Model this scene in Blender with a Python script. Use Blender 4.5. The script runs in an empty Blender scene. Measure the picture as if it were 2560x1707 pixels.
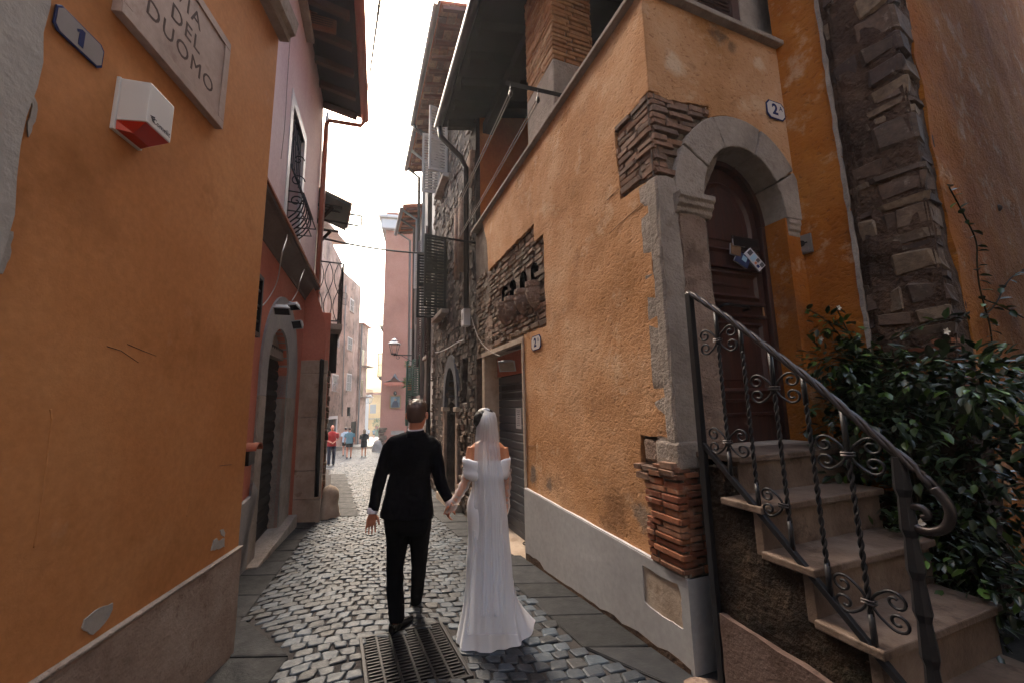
import bpy, bmesh, math, random
from mathutils import Vector, Matrix, noise
from mathutils.geometry import delaunay_2d_cdt
rnd = random.Random(7)
SC = bpy.context.scene
COL = SC.collection
# ------------------------------------------------------------------ camera, sky, sun, exposure
FPX, CX, CY = 997.0, 1280.0, 853.5            # focal length and centre in photograph pixels (2560 x 1707)
PITCH, ROLL = math.atan(153.3 / FPX), math.radians(1.1)
CAM = Vector((0, 0, 1.68))
_cp, _sp, _c, _s = math.cos(PITCH), math.sin(PITCH), math.cos(ROLL), math.sin(ROLL)
cam = bpy.data.cameras.new('camera'); camo = bpy.data.objects.new('camera', cam); COL.objects.link(camo)
cam.sensor_width = 36; cam.lens = FPX / 2560 * 36; cam.clip_end = 2000; cam.clip_start = 0.05
_r, _u, _f = Vector((_c, _s * _sp, -_s * _cp)), Vector((_s, -_c * _sp, _c * _cp)), Vector((0, _cp, _sp))
camo.matrix_world = Matrix.Translation(CAM) @ Matrix((_r, _u, -_f)).transposed().to_4x4()
SC.camera = camo
SC.render.resolution_x, SC.render.resolution_y = 1024, 682
SUN_AZ, SUN_EL = -28.0, 52.0                  # the light comes from up ahead, over the far end of the street
w = bpy.data.worlds.new('World'); SC.world = w; w.use_nodes = True
nt = w.node_tree; nt.nodes.clear()
sky = nt.nodes.new('ShaderNodeTexSky'); sky.sky_type = 'NISHITA'; sky.sun_disc = False
sky.sun_elevation = math.radians(SUN_EL); sky.sun_rotation = math.radians(SUN_AZ)
sky.air_density = 1.6; sky.dust_density = 8.0; sky.ozone_density = 0.6
hs = nt.nodes.new('ShaderNodeHueSaturation'); hs.inputs['Saturation'].default_value = 1.05
bg = nt.nodes.new('ShaderNodeBackground'); bg.inputs['Strength'].default_value = 0.15
wo = nt.nodes.new('ShaderNodeOutputWorld')
nt.links.new(sky.outputs[0], hs.inputs['Color']); nt.links.new(hs.outputs[0], bg.inputs['Color']); nt.links.new(bg.outputs[0], wo.inputs['Surface'])
sl = bpy.data.lights.new('sun', 'SUN'); sl.energy = 0.5; sl.angle = math.radians(25); sl.color = (1.0, .965, .93)
so = bpy.data.objects.new('sun', sl); COL.objects.link(so)
so.rotation_euler = (math.radians(90 - SUN_EL), 0, math.radians(180 - SUN_AZ))
SC.view_settings.view_transform = 'Standard'; SC.view_settings.look = 'None'
SC.view_settings.exposure = 2.55; SC.view_settings.gamma = 1.0; SC.view_settings.use_curve_mapping = False
SC.cycles.use_denoising = True
try: SC.cycles.denoiser = 'OPENIMAGEDENOISE'
except Exception: pass
SC.cycles.max_bounces = 8; SC.cycles.diffuse_bounces = 5; SC.cycles.glossy_bounces = 3
SC.cycles.transparent_max_bounces = 12; SC.cycles.sample_clamp_indirect = 6
# ------------------------------------------------------------------ pixels to directions, planes, ground
def ray(p):
    x, y = (p[0] - CX) / FPX, -(p[1] - CY) / FPX
    return _f + _r * x + _u * y
def crop(x0, y0, k): return lambda x, y: (x0 + x / k, y0 + y / k)
cA = crop(0, 0, 1.8233); cB = crop(0, 860, 1.8512); cC = crop(560, 400, 2.6125); cD = crop(560, 880, 2.6125)
cE = crop(1020, 0, 2.6133); cF = crop(1000, 500, 3.136); cG = crop(780, 480, 4.6118); cH = crop(780, 800, 4.126)
cI = crop(1500, 0, 2.6133); cJ = crop(1980, 0, 2.2397); cK = crop(1560, 500, 2.412); cL = crop(1560, 1050, 2.3867)
cM = crop(1980, 650, 2.6138); cN = crop(1980, 1150, 2.8155); cO = crop(880, 980, 4.356); cP = crop(880, 1300, 3.852)
cQ = crop(500, 1250, 3.432); cR = crop(1150, 850, 2.6127); cS = crop(1280, 1250, 3.4308); cT = crop(700, 0, 3.92)
cU = crop(0, 0, 3.92); cV = crop(1060, 780, 3.9214); cX = crop(1130, 1000, 4.48); cY = crop(1700, 560, 6.5333)
cZ = crop(0, 0, .91875)
GP = [(-40, 3.4), (-6, .71), (2.76, 0.0), (8, -.43), (17.7, -.86), (24, -1.32), (77, -4.3), (150, -8.2), (400, -20)]
def gz(y):
    for (a, b), (c, d) in zip(GP, GP[1:]):
        if y <= c: return b + (d - b) * (y - a) / (c - a)
    return GP[-1][1]
def at_y(p, y): r = ray(p); return CAM + r * (y / r.y)
def on_ground(p, lift=0):
    r = ray(p); lo, hi = .3, 300
    for _ in range(60):
        m = (lo + hi) / 2
        if CAM.z + r.z / r.y * m > gz(m) + lift: lo = m
        else: hi = m
    return Vector((r.x / r.y * m, m, gz(m) + lift))
class Frame:
    """A vertical plane: s runs along azimuth az from the origin, z is height, d is distance out along the normal."""
    def __init__(self, o, az, side):
        a = math.radians(az); self.az = az
        self.o = Vector((o[0], o[1], 0)); self.u = Vector((math.sin(a), math.cos(a), 0))
        self.n = Vector((math.cos(a), -math.sin(a), 0)) * side
        self.side = side
    def hit(self, p, d=0):
        r = ray(p); q = CAM + r * ((self.o + self.n * d - CAM).dot(self.n) / r.dot(self.n))
        return ((q - self.o).dot(self.u), q.z)
    def W(self, s, z, d=0): return self.o + self.u * s + self.n * d + Vector((0, 0, z))
    def X(self, p, d=0): return self.W(*self.hit(p, d), d)
    def rot(self):                            # local x along u, y along -n or n so that it stays right-handed, z up
        y = Vector((0, 0, 1)).cross(self.u)
        return Matrix((self.u, y, Vector((0, 0, 1)))).transposed().to_4x4()
# ------------------------------------------------------------------ objects
WORLD = {}
def link(o, parent=None, base=None):
    COL.objects.link(o)
    M = base if base is not None else Matrix.Identity(4)
    WORLD[o.name] = M
    if parent is not None:
        o.parent = parent; o.matrix_basis = WORLD[parent.name].inverted() @ M
    else: o.matrix_basis = M
    return o
def tag(o, label=None, cat=None, group=None, kind=None):
    if label: o['label'] = label
    if cat: o['category'] = cat
    if group: o['group'] = group
    if kind: o['kind'] = kind
    return o
def thing(name, label, cat, loc=(0, 0, 0), group=None):
    o = bpy.data.objects.new(name, None); o.empty_display_size = .1
    link(o, None, Matrix.Translation(Vector(loc)))
    return tag(o, label, cat, group)
class MB:
    def __init__(self): self.v = []; self.f = []
    def add(self, vs, fs):
        k = len(self.v); self.v += [Vector(a) for a in vs]; self.f += [tuple(i + k for i in q) for q in fs]
    def poly(self, pts): self.add(pts, [tuple(range(len(pts)))])
    def box(self, c, ax, ay, az):
        """c centre, three half-axis vectors"""
        c = Vector(c); vs = [c + ax * i + ay * j + az * k for k in (-1, 1) for j in (-1, 1) for i in (-1, 1)]
        self.add(vs, [(0, 2, 3, 1), (4, 5, 7, 6), (0, 1, 5, 4), (2, 6, 7, 3), (0, 4, 6, 2), (1, 3, 7, 5)]); return self
    def fbox(self, fr, s0, s1, z0, z1, d0, d1):
        c = fr.W((s0 + s1) / 2, (z0 + z1) / 2, (d0 + d1) / 2)
        return self.box(c, fr.u * ((s1 - s0) / 2), fr.n * ((d1 - d0) / 2), Vector((0, 0, (z1 - z0) / 2)))
    def prism(self, pts, ex):
        """closed outline of 3-D points swept by vector ex"""
        n = len(pts); ex = Vector(ex); a = [Vector(p) for p in pts]
        self.add(a + [p + ex for p in a], [tuple(range(n))[::-1], tuple(range(n, 2 * n))] + [(i, (i + 1) % n, (i + 1) % n + n, i + n) for i in range(n)]); return self
    def fprism(self, fr, poly, d0, d1): return self.prism([fr.W(s, z, d0) for s, z in poly], fr.n * (d1 - d0))
    def tube(self, path, r, n=8, cap=True, flat=None):
        path = [Vector(p) for p in path]; m = len(path)
        if m < 2: return self
        rs = r if isinstance(r, (list, tuple)) else [r] * m
        rings = []; prev = None
        for i, p in enumerate(path):
            t = (path[min(i + 1, m - 1)] - path[max(i - 1, 0)]).normalized()
            if prev is None:
                ref = Vector((0, 0, 1)) if abs(t.z) < .9 else Vector((0, 1, 0))
                a = t.cross(ref).normalized()
            else:
                a = (prev - t * prev.dot(t))
                a = a.normalized() if a.length > 1e-6 else t.orthogonal().normalized()
            prev = a; b = t.cross(a)
            fx = flat or 1.0
            rings.append([p + a * (math.cos(2 * math.pi * k / n) * rs[i]) + b * (math.sin(2 * math.pi * k / n) * rs[i] * fx) for k in range(n)])
        return self.loft(rings, cap)
    def loft(self, rings, cap=True, closed=True):
        n = len(rings[0]); vs = [p for q in rings for p in q]; fs = []
        for i in range(len(rings) - 1):
            for k in range(n if closed else n - 1):
                k2 = (k + 1) % n
                fs.append((i * n + k, i * n + k2, (i + 1) * n + k2, (i + 1) * n + k))
        if cap and closed: fs += [tuple(range(n))[::-1], tuple(range((len(rings) - 1) * n, len(rings) * n))]
        self.add(vs, fs); return self
    def ball(self, c, rx, ry=None, rz=None, n=10, m=7, rot=None):
        c = Vector(c); ry = ry or rx; rz = rz or rx; rings = []
        for i in range(m + 1):
            t = math.pi * i / m; q = []
            for k in range(n):
                a = 2 * math.pi * k / n
                v = Vector((rx * max(math.sin(t), .02) * math.cos(a), ry * max(math.sin(t), .02) * math.sin(a), -rz * math.cos(t)))
                q.append(c + (rot @ v if rot else v))
            rings.append(q)
        return self.loft(rings)
    def mesh(self, name, mat=None, smooth=False):
        me = bpy.data.meshes.new(name); me.from_pydata([tuple(a) for a in self.v], [], self.f)
        bm = bmesh.new(); bm.from_mesh(me); bmesh.ops.recalc_face_normals(bm, faces=bm.faces); bm.to_mesh(me); bm.free()
        if smooth: me.polygons.foreach_set('use_smooth', [True] * len(me.polygons))
        if mat:
            for k in (mat if isinstance(mat, (list, tuple)) else [mat]): me.materials.append(k)
        return me
    def build(self, name, mat=None, parent=None, smooth=False, bevel=0, seg=2, kind=None, base=None):
        o = bpy.data.objects.new(name, self.mesh(name, mat, smooth)); link(o, parent, base)
        if bevel:
            b = o.modifiers.new('bevel', 'BEVEL'); b.width = bevel; b.segments = seg; b.limit_method = 'ANGLE'; b.angle_limit = .6
        if kind: o['kind'] = kind
        return o
def ragged(poly, step, amp, seed=0, closed=True):
    """split the edges of an outline and shake the new points, for torn plaster edges"""
    r = random.Random(seed); out = []; n = len(poly)
    for i in range(n if closed else n - 1):
        a, b = poly[i], poly[(i + 1) % n]; L = math.hypot(b[0] - a[0], b[1] - a[1]); k = max(1, int(L / step))
        for j in range(k):
            t = j / k; q = (a[0] + (b[0] - a[0]) * t, a[1] + (b[1] - a[1]) * t)
            e = amp if j else amp * .3
            out.append((q[0] + r.uniform(-e, e), q[1] + r.uniform(-e, e)))
    if not closed: out.append(poly[-1])
    return out
def inside(poly, x, y):
    c = False; n = len(poly); j = n - 1
    for i in range(n):
        xi, yi = poly[i]; xj, yj = poly[j]
        if (yi > y) != (yj > y) and x < (xj - xi) * (y - yi) / (yj - yi) + xi: c = not c
        j = i
    return c
def panel(mb, fr, outer, holes=(), d=0.0, thick=.12, grid=0, wave=0.0, wsc=1.0, seed=0, edges=True):
    """a wall sheet with openings: triangulated front, reveals going back by thick, optional wavy surface"""
    pts = []; edg = []
    for lp in [outer] + list(holes):
        k = len(pts); n = len(lp); pts += [Vector((a, b)) for a, b in lp]; edg += [(k + i, k + (i + 1) % n) for i in range(n)]
    nb = len(pts)
    if grid:
        s0, s1 = min(p[0] for p in outer), max(p[0] for p in outer); z0, z1 = min(p[1] for p in outer), max(p[1] for p in outer)
        r = random.Random(seed + 5)
        for i in range(1, int((s1 - s0) / grid)):
            for j in range(1, int((z1 - z0) / grid)):
                a, b = s0 + i * grid + r.uniform(-.2, .2) * grid, z0 + j * grid + r.uniform(-.2, .2) * grid
                if inside(outer, a, b) and not any(inside(h, a, b) for h in holes): pts.append(Vector((a, b)))
    V2, _, F2, *_ = delaunay_2d_cdt(pts, edg, [], 1, 1e-5)
    def off(a, b):
        if not wave: return d
        p = fr.W(a, b); return d + wave * (noise.noise(p * wsc) + .5 * noise.noise(p * wsc * 2.7))
    vs = [fr.W(p.x, p.y, off(p.x, p.y)) for p in V2]; fs = []
    for q in F2:
        cx = sum(V2[i].x for i in q) / len(q); cy = sum(V2[i].y for i in q) / len(q)
        if inside(outer, cx, cy) and not any(inside(h, cx, cy) for h in holes): fs.append(tuple(q))
    mb.add(vs, fs)
    if edges:
        for lp in [outer] + list(holes):
            n = len(lp)
            for i in range(n):
                a, b = lp[i], lp[(i + 1) % n]
                mb.poly([fr.W(*a, off(*a)), fr.W(*b, off(*b)), fr.W(*b, d - thick), fr.W(*a, d - thick)])
    return mb
def arc(cx, cz, r, a0, a1, n, rz=None):
    return [(cx + r * math.cos(math.radians(a0 + (a1 - a0) * i / n)), cz + (rz or r) * math.sin(math.radians(a0 + (a1 - a0) * i / n))) for i in range(n + 1)]
# ------------------------------------------------------------------ materials
def lin(h):
    h = h.lstrip('#'); c = [int(h[i:i + 2], 16) / 255 for i in (0, 2, 4)]
    return tuple(x / 12.92 if x <= .04045 else ((x + .055) / 1.055) ** 2.4 for x in c) + (1,)
class NT:
    def __init__(self, name):
        self.m = bpy.data.materials.new(name); self.m.use_nodes = True; self.t = self.m.node_tree; self.t.nodes.clear()
        self.out = self.n('ShaderNodeOutputMaterial'); self.b = self.n('ShaderNodeBsdfPrincipled'); self.l(self.b.outputs[0], self.out.inputs[0])
        self._p = None
    def n(self, k): return self.t.nodes.new(k)
    def l(self, a, b): self.t.links.new(a, b)
    def put(self, sock, val):
        if hasattr(val, 'is_linked'): self.l(val, sock)
        else: sock.default_value = val
    def pos(self, sc=(1, 1, 1), obj=False):
        if obj: src = self.n('ShaderNodeTexCoord').outputs['Object']
        else: src = self.n('ShaderNodeNewGeometry').outputs['Position']
        if sc == (1, 1, 1): return src
        v = self.n('ShaderNodeVectorMath'); v.operation = 'MULTIPLY'; self.l(src, v.inputs[0]); v.inputs[1].default_value = sc
        return v.outputs[0]
    def noise(self, sc, det=4, ro=.55, vec=None, dist=0):
        k = self.n('ShaderNodeTexNoise'); k.inputs['Scale'].default_value = sc; k.inputs['Detail'].default_value = det
        k.inputs['Roughness'].default_value = ro; k.inputs['Distortion'].default_value = dist
        self.l(vec if vec is not None else self.pos(), k.inputs['Vector']); return k.outputs[0]
    def vor(self, sc, vec=None, feat='F1', out='Distance', rnd_=1.0):
        k = self.n('ShaderNodeTexVoronoi'); k.inputs['Scale'].default_value = sc; k.feature = feat; k.inputs['Randomness'].default_value = rnd_
        self.l(vec if vec is not None else self.pos(), k.inputs['Vector']); return k.outputs[out]
    def ramp(self, f, stops):
        k = self.n('ShaderNodeValToRGB'); e = k.color_ramp.elements
        while len(e) < len(stops): e.new(.5)
        for q, (p, c) in zip(e, stops):
            q.position = p; q.color = c if isinstance(c, tuple) else ((c, c, c, 1) if not isinstance(c, str) else lin(c))
        self.l(f, k.inputs[0]); return k.outputs[0]
    def mix(self, f, a, b, mode='MIX'):
        k = self.n('ShaderNodeMix'); k.data_type = 'RGBA'; k.blend_type = mode
        self.put(k.inputs[0], f); self.put(k.inputs[6], lin(a) if isinstance(a, str) else a); self.put(k.inputs[7], lin(b) if isinstance(b, str) else b)
        return k.outputs[2]
    def math(self, op, a, b=0.0):
        k = self.n('ShaderNodeMath'); k.operation = op; self.put(k.inputs[0], a); self.put(k.inputs[1], b); return k.outputs[0]
    def bump(self, h, st, dist, prev=None):
        k = self.n('ShaderNodeBump'); k.inputs['Strength'].default_value = st; k.inputs['Distance'].default_value = dist
        self.l(h, k.inputs['Height'])
        if prev is not None: self.l(prev, k.inputs['Normal'])
        return k.outputs[0]
    def zc(self):
        k = self.n('ShaderNodeSeparateXYZ'); self.l(self.pos(), k.inputs[0]); return k.outputs[2]
    def rand(self): return self.n('ShaderNodeObjectInfo').outputs['Random']
    def island(self): return self.n('ShaderNodeNewGeometry').outputs['Random Per Island']
    def done(self, col, rough=.8, nrm=None, metal=0, spec=None, **kw):
        self.put(self.b.inputs['Base Color'], lin(col) if isinstance(col, str) else col); self.put(self.b.inputs['Roughness'], rough)
        if nrm is not None: self.l(nrm, self.b.inputs['Normal'])
        self.b.inputs['Metallic'].default_value = metal
        if spec is not None: self.b.inputs['Specular IOR Level'].default_value = spec
        for k, v in kw.items(): self.put(self.b.inputs[k.replace('_', ' ')], v)
        return self.m
def plaster(name, cols, big=.9, fine=60, bump=.25, bd=.004, rough=.85, stains=None, streak=None, coarse=None):
    """cols: 3 colours dark, mid, light spread by large soft noise; stains: (colour, scale, threshold)"""
    t = NT(name)
    f = t.noise(big, 6, .6); c = t.ramp(f, [(.3, cols[0]), (.5, cols[1]), (.72, cols[2])])
    g = t.noise(fine * .35, 3, .6); c = t.mix(.18, c, t.ramp(g, [(.3, .25), (.7, .75)]), 'OVERLAY')
    if streak:
        f2 = t.noise(streak[1], 5, .6, t.pos((1, 1, .12)))
        c = t.mix(t.ramp(f2, [(streak[2], 0.0), (streak[2] + .16, streak[3])]), c, streak[0])
    if stains:
        for col, sc, th, am in stains:
            f3 = t.noise(sc, 6, .65); c = t.mix(t.ramp(f3, [(th, 0.0), (th + .07, am)]), c, col)
    h = t.noise(fine, 4, .6); n = t.bump(h, bump, bd)
    if coarse: n = t.bump(t.noise(coarse[0], 5, .62, t.pos((1, 1, coarse[3] if len(coarse) > 3 else 1))), coarse[1], coarse[2], n)
    return t.done(c, rough, n, 0, .18)
def _unused(): pass
def plain(name, col, rough=.6, metal=0, var=.12, sc=8, bump=0, bs=40, spec=None):
    t = NT(name); c = t.mix(t.math('MULTIPLY', t.noise(sc, 5, .6), 2 * var), col, tuple(x * .45 for x in lin(col)[:3]) + (1,))
    n = t.bump(t.noise(bs, 3), bump, .003) if bump else None
    return t.done(c, rough, n, metal, spec)
def brickmat(name, cols, bump=.5, obj=True, fine=45):
    t = NT(name); r = t.rand() if obj else t.island()
    c = t.ramp(r, [(i / (len(cols) - 1), k) for i, k in enumerate(cols)])
    c = t.mix(t.ramp(t.noise(14, 6, .7), [(.35, .0), (.75, .75)]), c, tuple(x * .35 for x in lin(cols[0])[:3]) + (1,))
    c = t.mix(t.ramp(t.noise(9, 5, .7), [(.58, .0), (.7, .45)]), c, '#a89a88')
    n = t.bump(t.noise(fine, 5, .65), bump, .008); return t.done(c, .9, n)
M = {}
M['orange_left'] = plaster('orange_left', ('#a86e3e', '#b67b4b', '#c08a5a'), .7, 75, .3, .0022, .8,
    stains=[('#8c5a30', 1.1, .58, .4), ('#c39a78', 4.5, .66, .25)], coarse=(5, .25, .012))
O = on_ground((1738, 1684))
RW = Frame(O, -21.3, -1)                       # right-hand street front: loggia house, stone house, pale house
DF = Frame(O, 68.7, 1)                         # doorway face of the loggia house
def stucco(name, cols, spots=(), sc=26):
    """hand-trowelled stucco: pits and ridges with dirt held in the pits, chalky scuffs, and stains at given points"""
    t = NT(name); c = t.ramp(t.noise(1.1, 6, .6), [(.3, cols[0]), (.5, cols[1]), (.72, cols[2])])
    c = t.mix(t.ramp(t.noise(2.6, 6, .7), [(.56, 0.0), (.68, .5)]), c, '#cdb294')
    c = t.mix(t.ramp(t.noise(2.0, 6, .65), [(.60, 0.0), (.70, .45)]), c, '#75523a')
    h = t.noise(sc, 5, .62, t.pos((1, 1, 1.5)), .6); hr = t.ramp(h, [(.34, 0.0), (.46, .55), (.60, .8), (.75, 1.0)])
    c = t.mix(t.ramp(h, [(.30, .65), (.42, 0.0)]), c, '#6b4226')
    for p, r, col, am in spots:
        k = t.n('ShaderNodeVectorMath'); k.operation = 'DISTANCE'; t.l(t.pos(), k.inputs[0]); k.inputs[1].default_value = p
        d = t.math('ADD', t.math('DIVIDE', k.outputs['Value'], r), t.math('MULTIPLY', t.noise(7, 6, .7), 1.1))
        c = t.mix(t.ramp(d, [(.75, am), (1.2, 0.0)]), c, col)
    n = t.bump(hr, .75, .012); n = t.bump(t.noise(6, 4, .55), .6, .03, n); n = t.bump(t.noise(120, 3, .6), .3, .002, n)
    return t.done(c, .93, n, 0, .15)
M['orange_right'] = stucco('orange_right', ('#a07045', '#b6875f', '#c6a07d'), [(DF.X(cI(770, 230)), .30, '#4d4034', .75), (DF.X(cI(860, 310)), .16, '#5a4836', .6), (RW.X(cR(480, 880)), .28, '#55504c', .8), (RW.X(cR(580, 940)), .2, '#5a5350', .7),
    (RW.X(cR(1190, 1170)), .30, '#6a625c', .7), (RW.X(cR(1000, 1120)), .5, '#6d4c34', .6), (DF.X(cI(480, 430)), .28, '#cfb9a0', .6), (DF.X(cI(1040, 430)), .2, '#cfb9a0', .5)])
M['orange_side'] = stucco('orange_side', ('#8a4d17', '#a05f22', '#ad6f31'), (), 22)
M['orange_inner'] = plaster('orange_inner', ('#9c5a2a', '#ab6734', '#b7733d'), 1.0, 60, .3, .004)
M['grey_wall'] = plaster('grey_wall', ('#8c8782', '#9c968f', '#a59f97'), 1.5, 50, .5, .005, coarse=(8, .5, .01))
M['plinth_right'] = plaster('plinth_right', ('#93908f', '#9a9898', '#a19f9e'), 1.2, 50, .25, .003, .75,
    stains=[('#5c4636', 1.7, .70, .55)], streak=('#4d443f', 11, .69, .45))
M['plinth_left'] = plaster('plinth_left', ('#7d6a5d', '#978375', '#aa998b'), 2.3, 60, .7, .006, .9,
    stains=[('#5a3e30', 1.6, .60, .55), ('#6b5346', 9, .6, .5)], streak=('#5b3c2c', 3, .58, .55), coarse=(34, .7, .012))
M['mauve'] = plaster('mauve', ('#bda2a2', '#c8aead', '#cfb9b6'), .8, 60, .2, .003, streak=('#d8c6c2', 1.6, .52, .35))
M['coral'] = plaster('coral', ('#a8604c', '#b56c57', '#bd7762'), .8, 60, .2, .003)
M['coral_far'] = plaster('coral_far', ('#925f50', '#9f6b5b', '#a87565'), .5, 40, .2, .004)
M['cove'] = plaster('cove', ('#5c5250', '#665b58', '#6f6461'), 1.2, 60, .2, .003)
M['render_grey'] = plaster('render_grey', ('#84807f', '#8f8b8a', '#98938f'), 1.5, 60, .35, .004, stains=[('#6d6258', 2.5, .6, .4)])
M['weathered'] = plaster('weathered', ('#6e5f58', '#9c857a', '#b79d90'), .55, 12, .6, .02, .9,
    stains=[('#4d433e', .8, .56, .65), ('#c2b3a8', 1.3, .62, .55), ('#5a4a40', 2.4, .62, .5)], streak=('#cfc4bb', 1.2, .58, .6))
M['white_grey'] = plaster('white_grey', ('#7d7873', '#a8a29c', '#c0bab2'), .7, 20, .5, .01, .9,
    stains=[('#5a5049', 1.2, .57, .6), ('#7d5a48', 1.9, .64, .45)], streak=('#5f5852', 2.0, .57, .55))
M['yellow_far'] = plaster('yellow_far', ('#c49a62', '#d1a86e', '#d9b680'), .25, 10, .2, .01)
M['travertine'] = plaster('travertine', ('#8d7a69', '#a39180', '#b09e8c'), 3.0, 60, .5, .004, .7,
    stains=[('#6b513c', 3.1, .60, .55)], streak=('#b8aa99', 3, .5, .5), coarse=(35, .6, .008))
M['stone_grey'] = plaster('stone_grey', ('#7e736a', '#94887e', '#a3978c'), 2.6, 55, .8, .009, .88,
    stains=[('#6d5a4c', 3, .6, .5)], coarse=(30, .9, .02))
M['rough_jamb'] = plaster('rough_jamb', ('#735f54', '#8d7769', '#a08a7b'), 2.4, 38, 1.0, .02, .92, stains=[('#5d493c', 4, .58, .5)], coarse=(45, 1.0, .025))
M['plaque'] = plaster('plaque', ('#8e7a70', '#a08b80', '#ab978c'), 2.2, 70, .3, .002, .6, stains=[('#7c5c50', 4, .6, .4)])
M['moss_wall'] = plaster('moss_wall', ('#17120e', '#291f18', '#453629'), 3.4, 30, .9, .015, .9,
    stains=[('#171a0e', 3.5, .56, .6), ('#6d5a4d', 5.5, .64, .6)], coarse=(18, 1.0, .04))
M['mortar'] = plaster('mortar', ('#5e534b', '#71655b', '#7f7368'), 5, 60, .8, .012, .95, coarse=(30, .8, .02))
M['dark_mortar'] = plaster('dark_mortar', ('#2c2724', '#433b36', '#5a4f48'), 3, 45, .9, .02, .95, stains=[('#77685c', 4, .62, .5)], coarse=(18, 1, .04))
M['brick'] = brickmat('brick', ('#7a4027', '#8d4f31', '#9c6140', '#a77355', '#6f4a37'))
M['brick_ochre'] = brickmat('brick_ochre', ('#a5754c', '#b08358', '#a06c45', '#bb946c', '#8e5f3d'))
M['brick_grey'] = brickmat('brick_grey', ('#6b5345', '#7c6455', '#8a6650', '#93705a', '#5c4a40'))
M['rubble'] = brickmat('rubble', ('#463b34', '#5a4c42', '#6d5c4f', '#7d6d60', '#392f2a', '#6a503f'), .8, False, 30)
M['rubble_obj'] = brickmat('rubble_obj', ('#4f4037', '#665343', '#77614e', '#87705c', '#6d4d3b'), .8, True, 30)
M['quoin'] = brickmat('quoin', ('#40302a', '#523e32', '#665040', '#8a745c', '#473730'), 1.0, True, 22)
M['brown_mortar'] = plaster('brown_mortar', ('#33261f', '#4a382d', '#5f4a3b'), 2.2, 24, 1.0, .02, .95, stains=[('#241b16', 2.5, .56, .6), ('#7a6450', 5, .64, .5)], coarse=(9, 1.0, .06))
M['step_stone'] = plaster('step_stone', ('#52443a', '#69584c', '#7b6a5d'), 3.0, 60, .5, .004, .6, stains=[('#33261d', 3.1, .55, .6), ('#887a6c', 6, .62, .4), ('#2c221c', 11, .64, .55)], streak=('#8d8075', 3, .54, .35), coarse=(35, .6, .008))
M['base_stone'] = plaster('base_stone', ('#4f3d35', '#65524a', '#75625a'), 3.0, 50, .6, .006, .8, stains=[('#2f241f', 9, .64, .8)], coarse=(40, .7, .012))
M['tile'] = brickmat('tile', ('#6d5244', '#8a6a54', '#a58468', '#7a4f3a', '#5c4a40'), .4, False)
M['tile_red'] = brickmat('tile_red', ('#8c4a30', '#a05a3a', '#b0704e'), .4, False)
def cobble(name, obj):
    t = NT(name); r = t.rand() if obj else t.island()
    c = t.ramp(r, [(0, '#1c2025'), (.35, '#282e35'), (.7, '#353e47'), (.93, '#424d57'), (1, '#2b2826')])
    c = t.mix(t.ramp(t.noise(18, 5, .65), [(.42, 0.0), (.75, .6)]), c, '#1f1f22')
    c = t.mix(t.ramp(t.noise(60, 3, .6), [(.66, 0.0), (.74, .3)]), c, '#7b7f84')
    ro = t.ramp(t.noise(22, 4, .6), [(.3, .36), (.7, .62)])
    n = t.bump(t.noise(26, 4, .6), .5, .010); n = t.bump(t.noise(110, 3, .6), .35, .003, n)
    return t.done(c, ro, n, 0, .4)
M['cobble'] = cobble('cobble', False); M['cobble_obj'] = cobble('cobble_obj', True)
t = NT('slab'); c = t.ramp(t.rand(), [(0, '#17181a'), (.5, '#1e1f22'), (1, '#27282b')])
c = t.mix(t.ramp(t.noise(5, 6, .65), [(.42, 0.0), (.75, .6)]), c, '#0f0f11')
c = t.mix(t.ramp(t.noise(16, 6, .75), [(.68, 0.0), (.76, .5)]), c, '#7c7772')
M['slab'] = t.done(c, t.ramp(t.noise(9, 4), [(.3, .62), (.7, .85)]), t.bump(t.noise(35, 5, .65), .6, .01), 0, .3)
t = NT('joint'); c = t.ramp(t.noise(7, 6, .7), [(.3, '#211e1d'), (.6, '#302b29'), (.8, '#413b37')])
M['joint'] = t.done(c, .95, t.bump(t.noise(60, 5, .7), .8, .012))
t = NT('far_paving'); v = t.vor(7, t.pos((1, 1, 0)), 'DISTANCE_TO_EDGE')
c = t.mix(t.ramp(v, [(.03, 1.0), (.08, 0.0)]), t.ramp(t.noise(1.2, 4), [(.3, '#4c4f54'), (.7, '#64686d')]), '#37332f')
M['far_paving'] = t.done(c, .42, t.bump(t.ramp(v, [(.0, 0.0), (.12, 1.0)]), .6, .02), 0, .6)
M['iron'] = plain('iron', '#2b2a2d', .42, .5, .3, 25, .4, 50)
M['iron_worn'] = plain('iron_worn', '#4a4444', .36, .75, .5, 16, .3, 60)
M['black_metal'] = plain('black_metal', '#17171a', .4, .2, .2)
M['grate'] = plain('grate', '#2c2a2c', .45, .6, .5, 20, .3, 60)
M['pit'] = plain('pit', '#050505', 1.0, spec=0.0)
M['zinc'] = plain('zinc', '#7d8084', .45, .5, .25, 4)
M['pipe_dark'] = plain('pipe_dark', '#2f2b2b', .4, .35, .3, 4)
M['pipe_pink'] = plain('pipe_pink', '#a8614f', .55, 0, .2, 4)
M['pipe_red'] = plain('pipe_red', '#9d4a36', .5, 0, .2, 4)
M['white_paint'] = plain('white_paint', '#c9c9cb', .5, 0, .1, 5)
M['siren_white'] = plain('siren_white', '#d4d1cd', .38, 0, .05, 5)
M['siren_red'] = plain('siren_red', '#c02a12', .3, 0, .1, 5)
M['enamel'] = plain('enamel', '#c9c5c1', .22, 0, .15, 12)
M['enamel_old'] = plain('enamel_old', '#8f8886', .35, 0, .25, 14)
M['enamel_blue'] = plain('enamel_blue', '#22305f', .25)
M['engrave'] = plain('engrave', '#4d3a33', .9)
M['shutter_brown'] = plain('shutter_brown', '#1d1615', .6, .0, .35, 9, .15, spec=.25)
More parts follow.
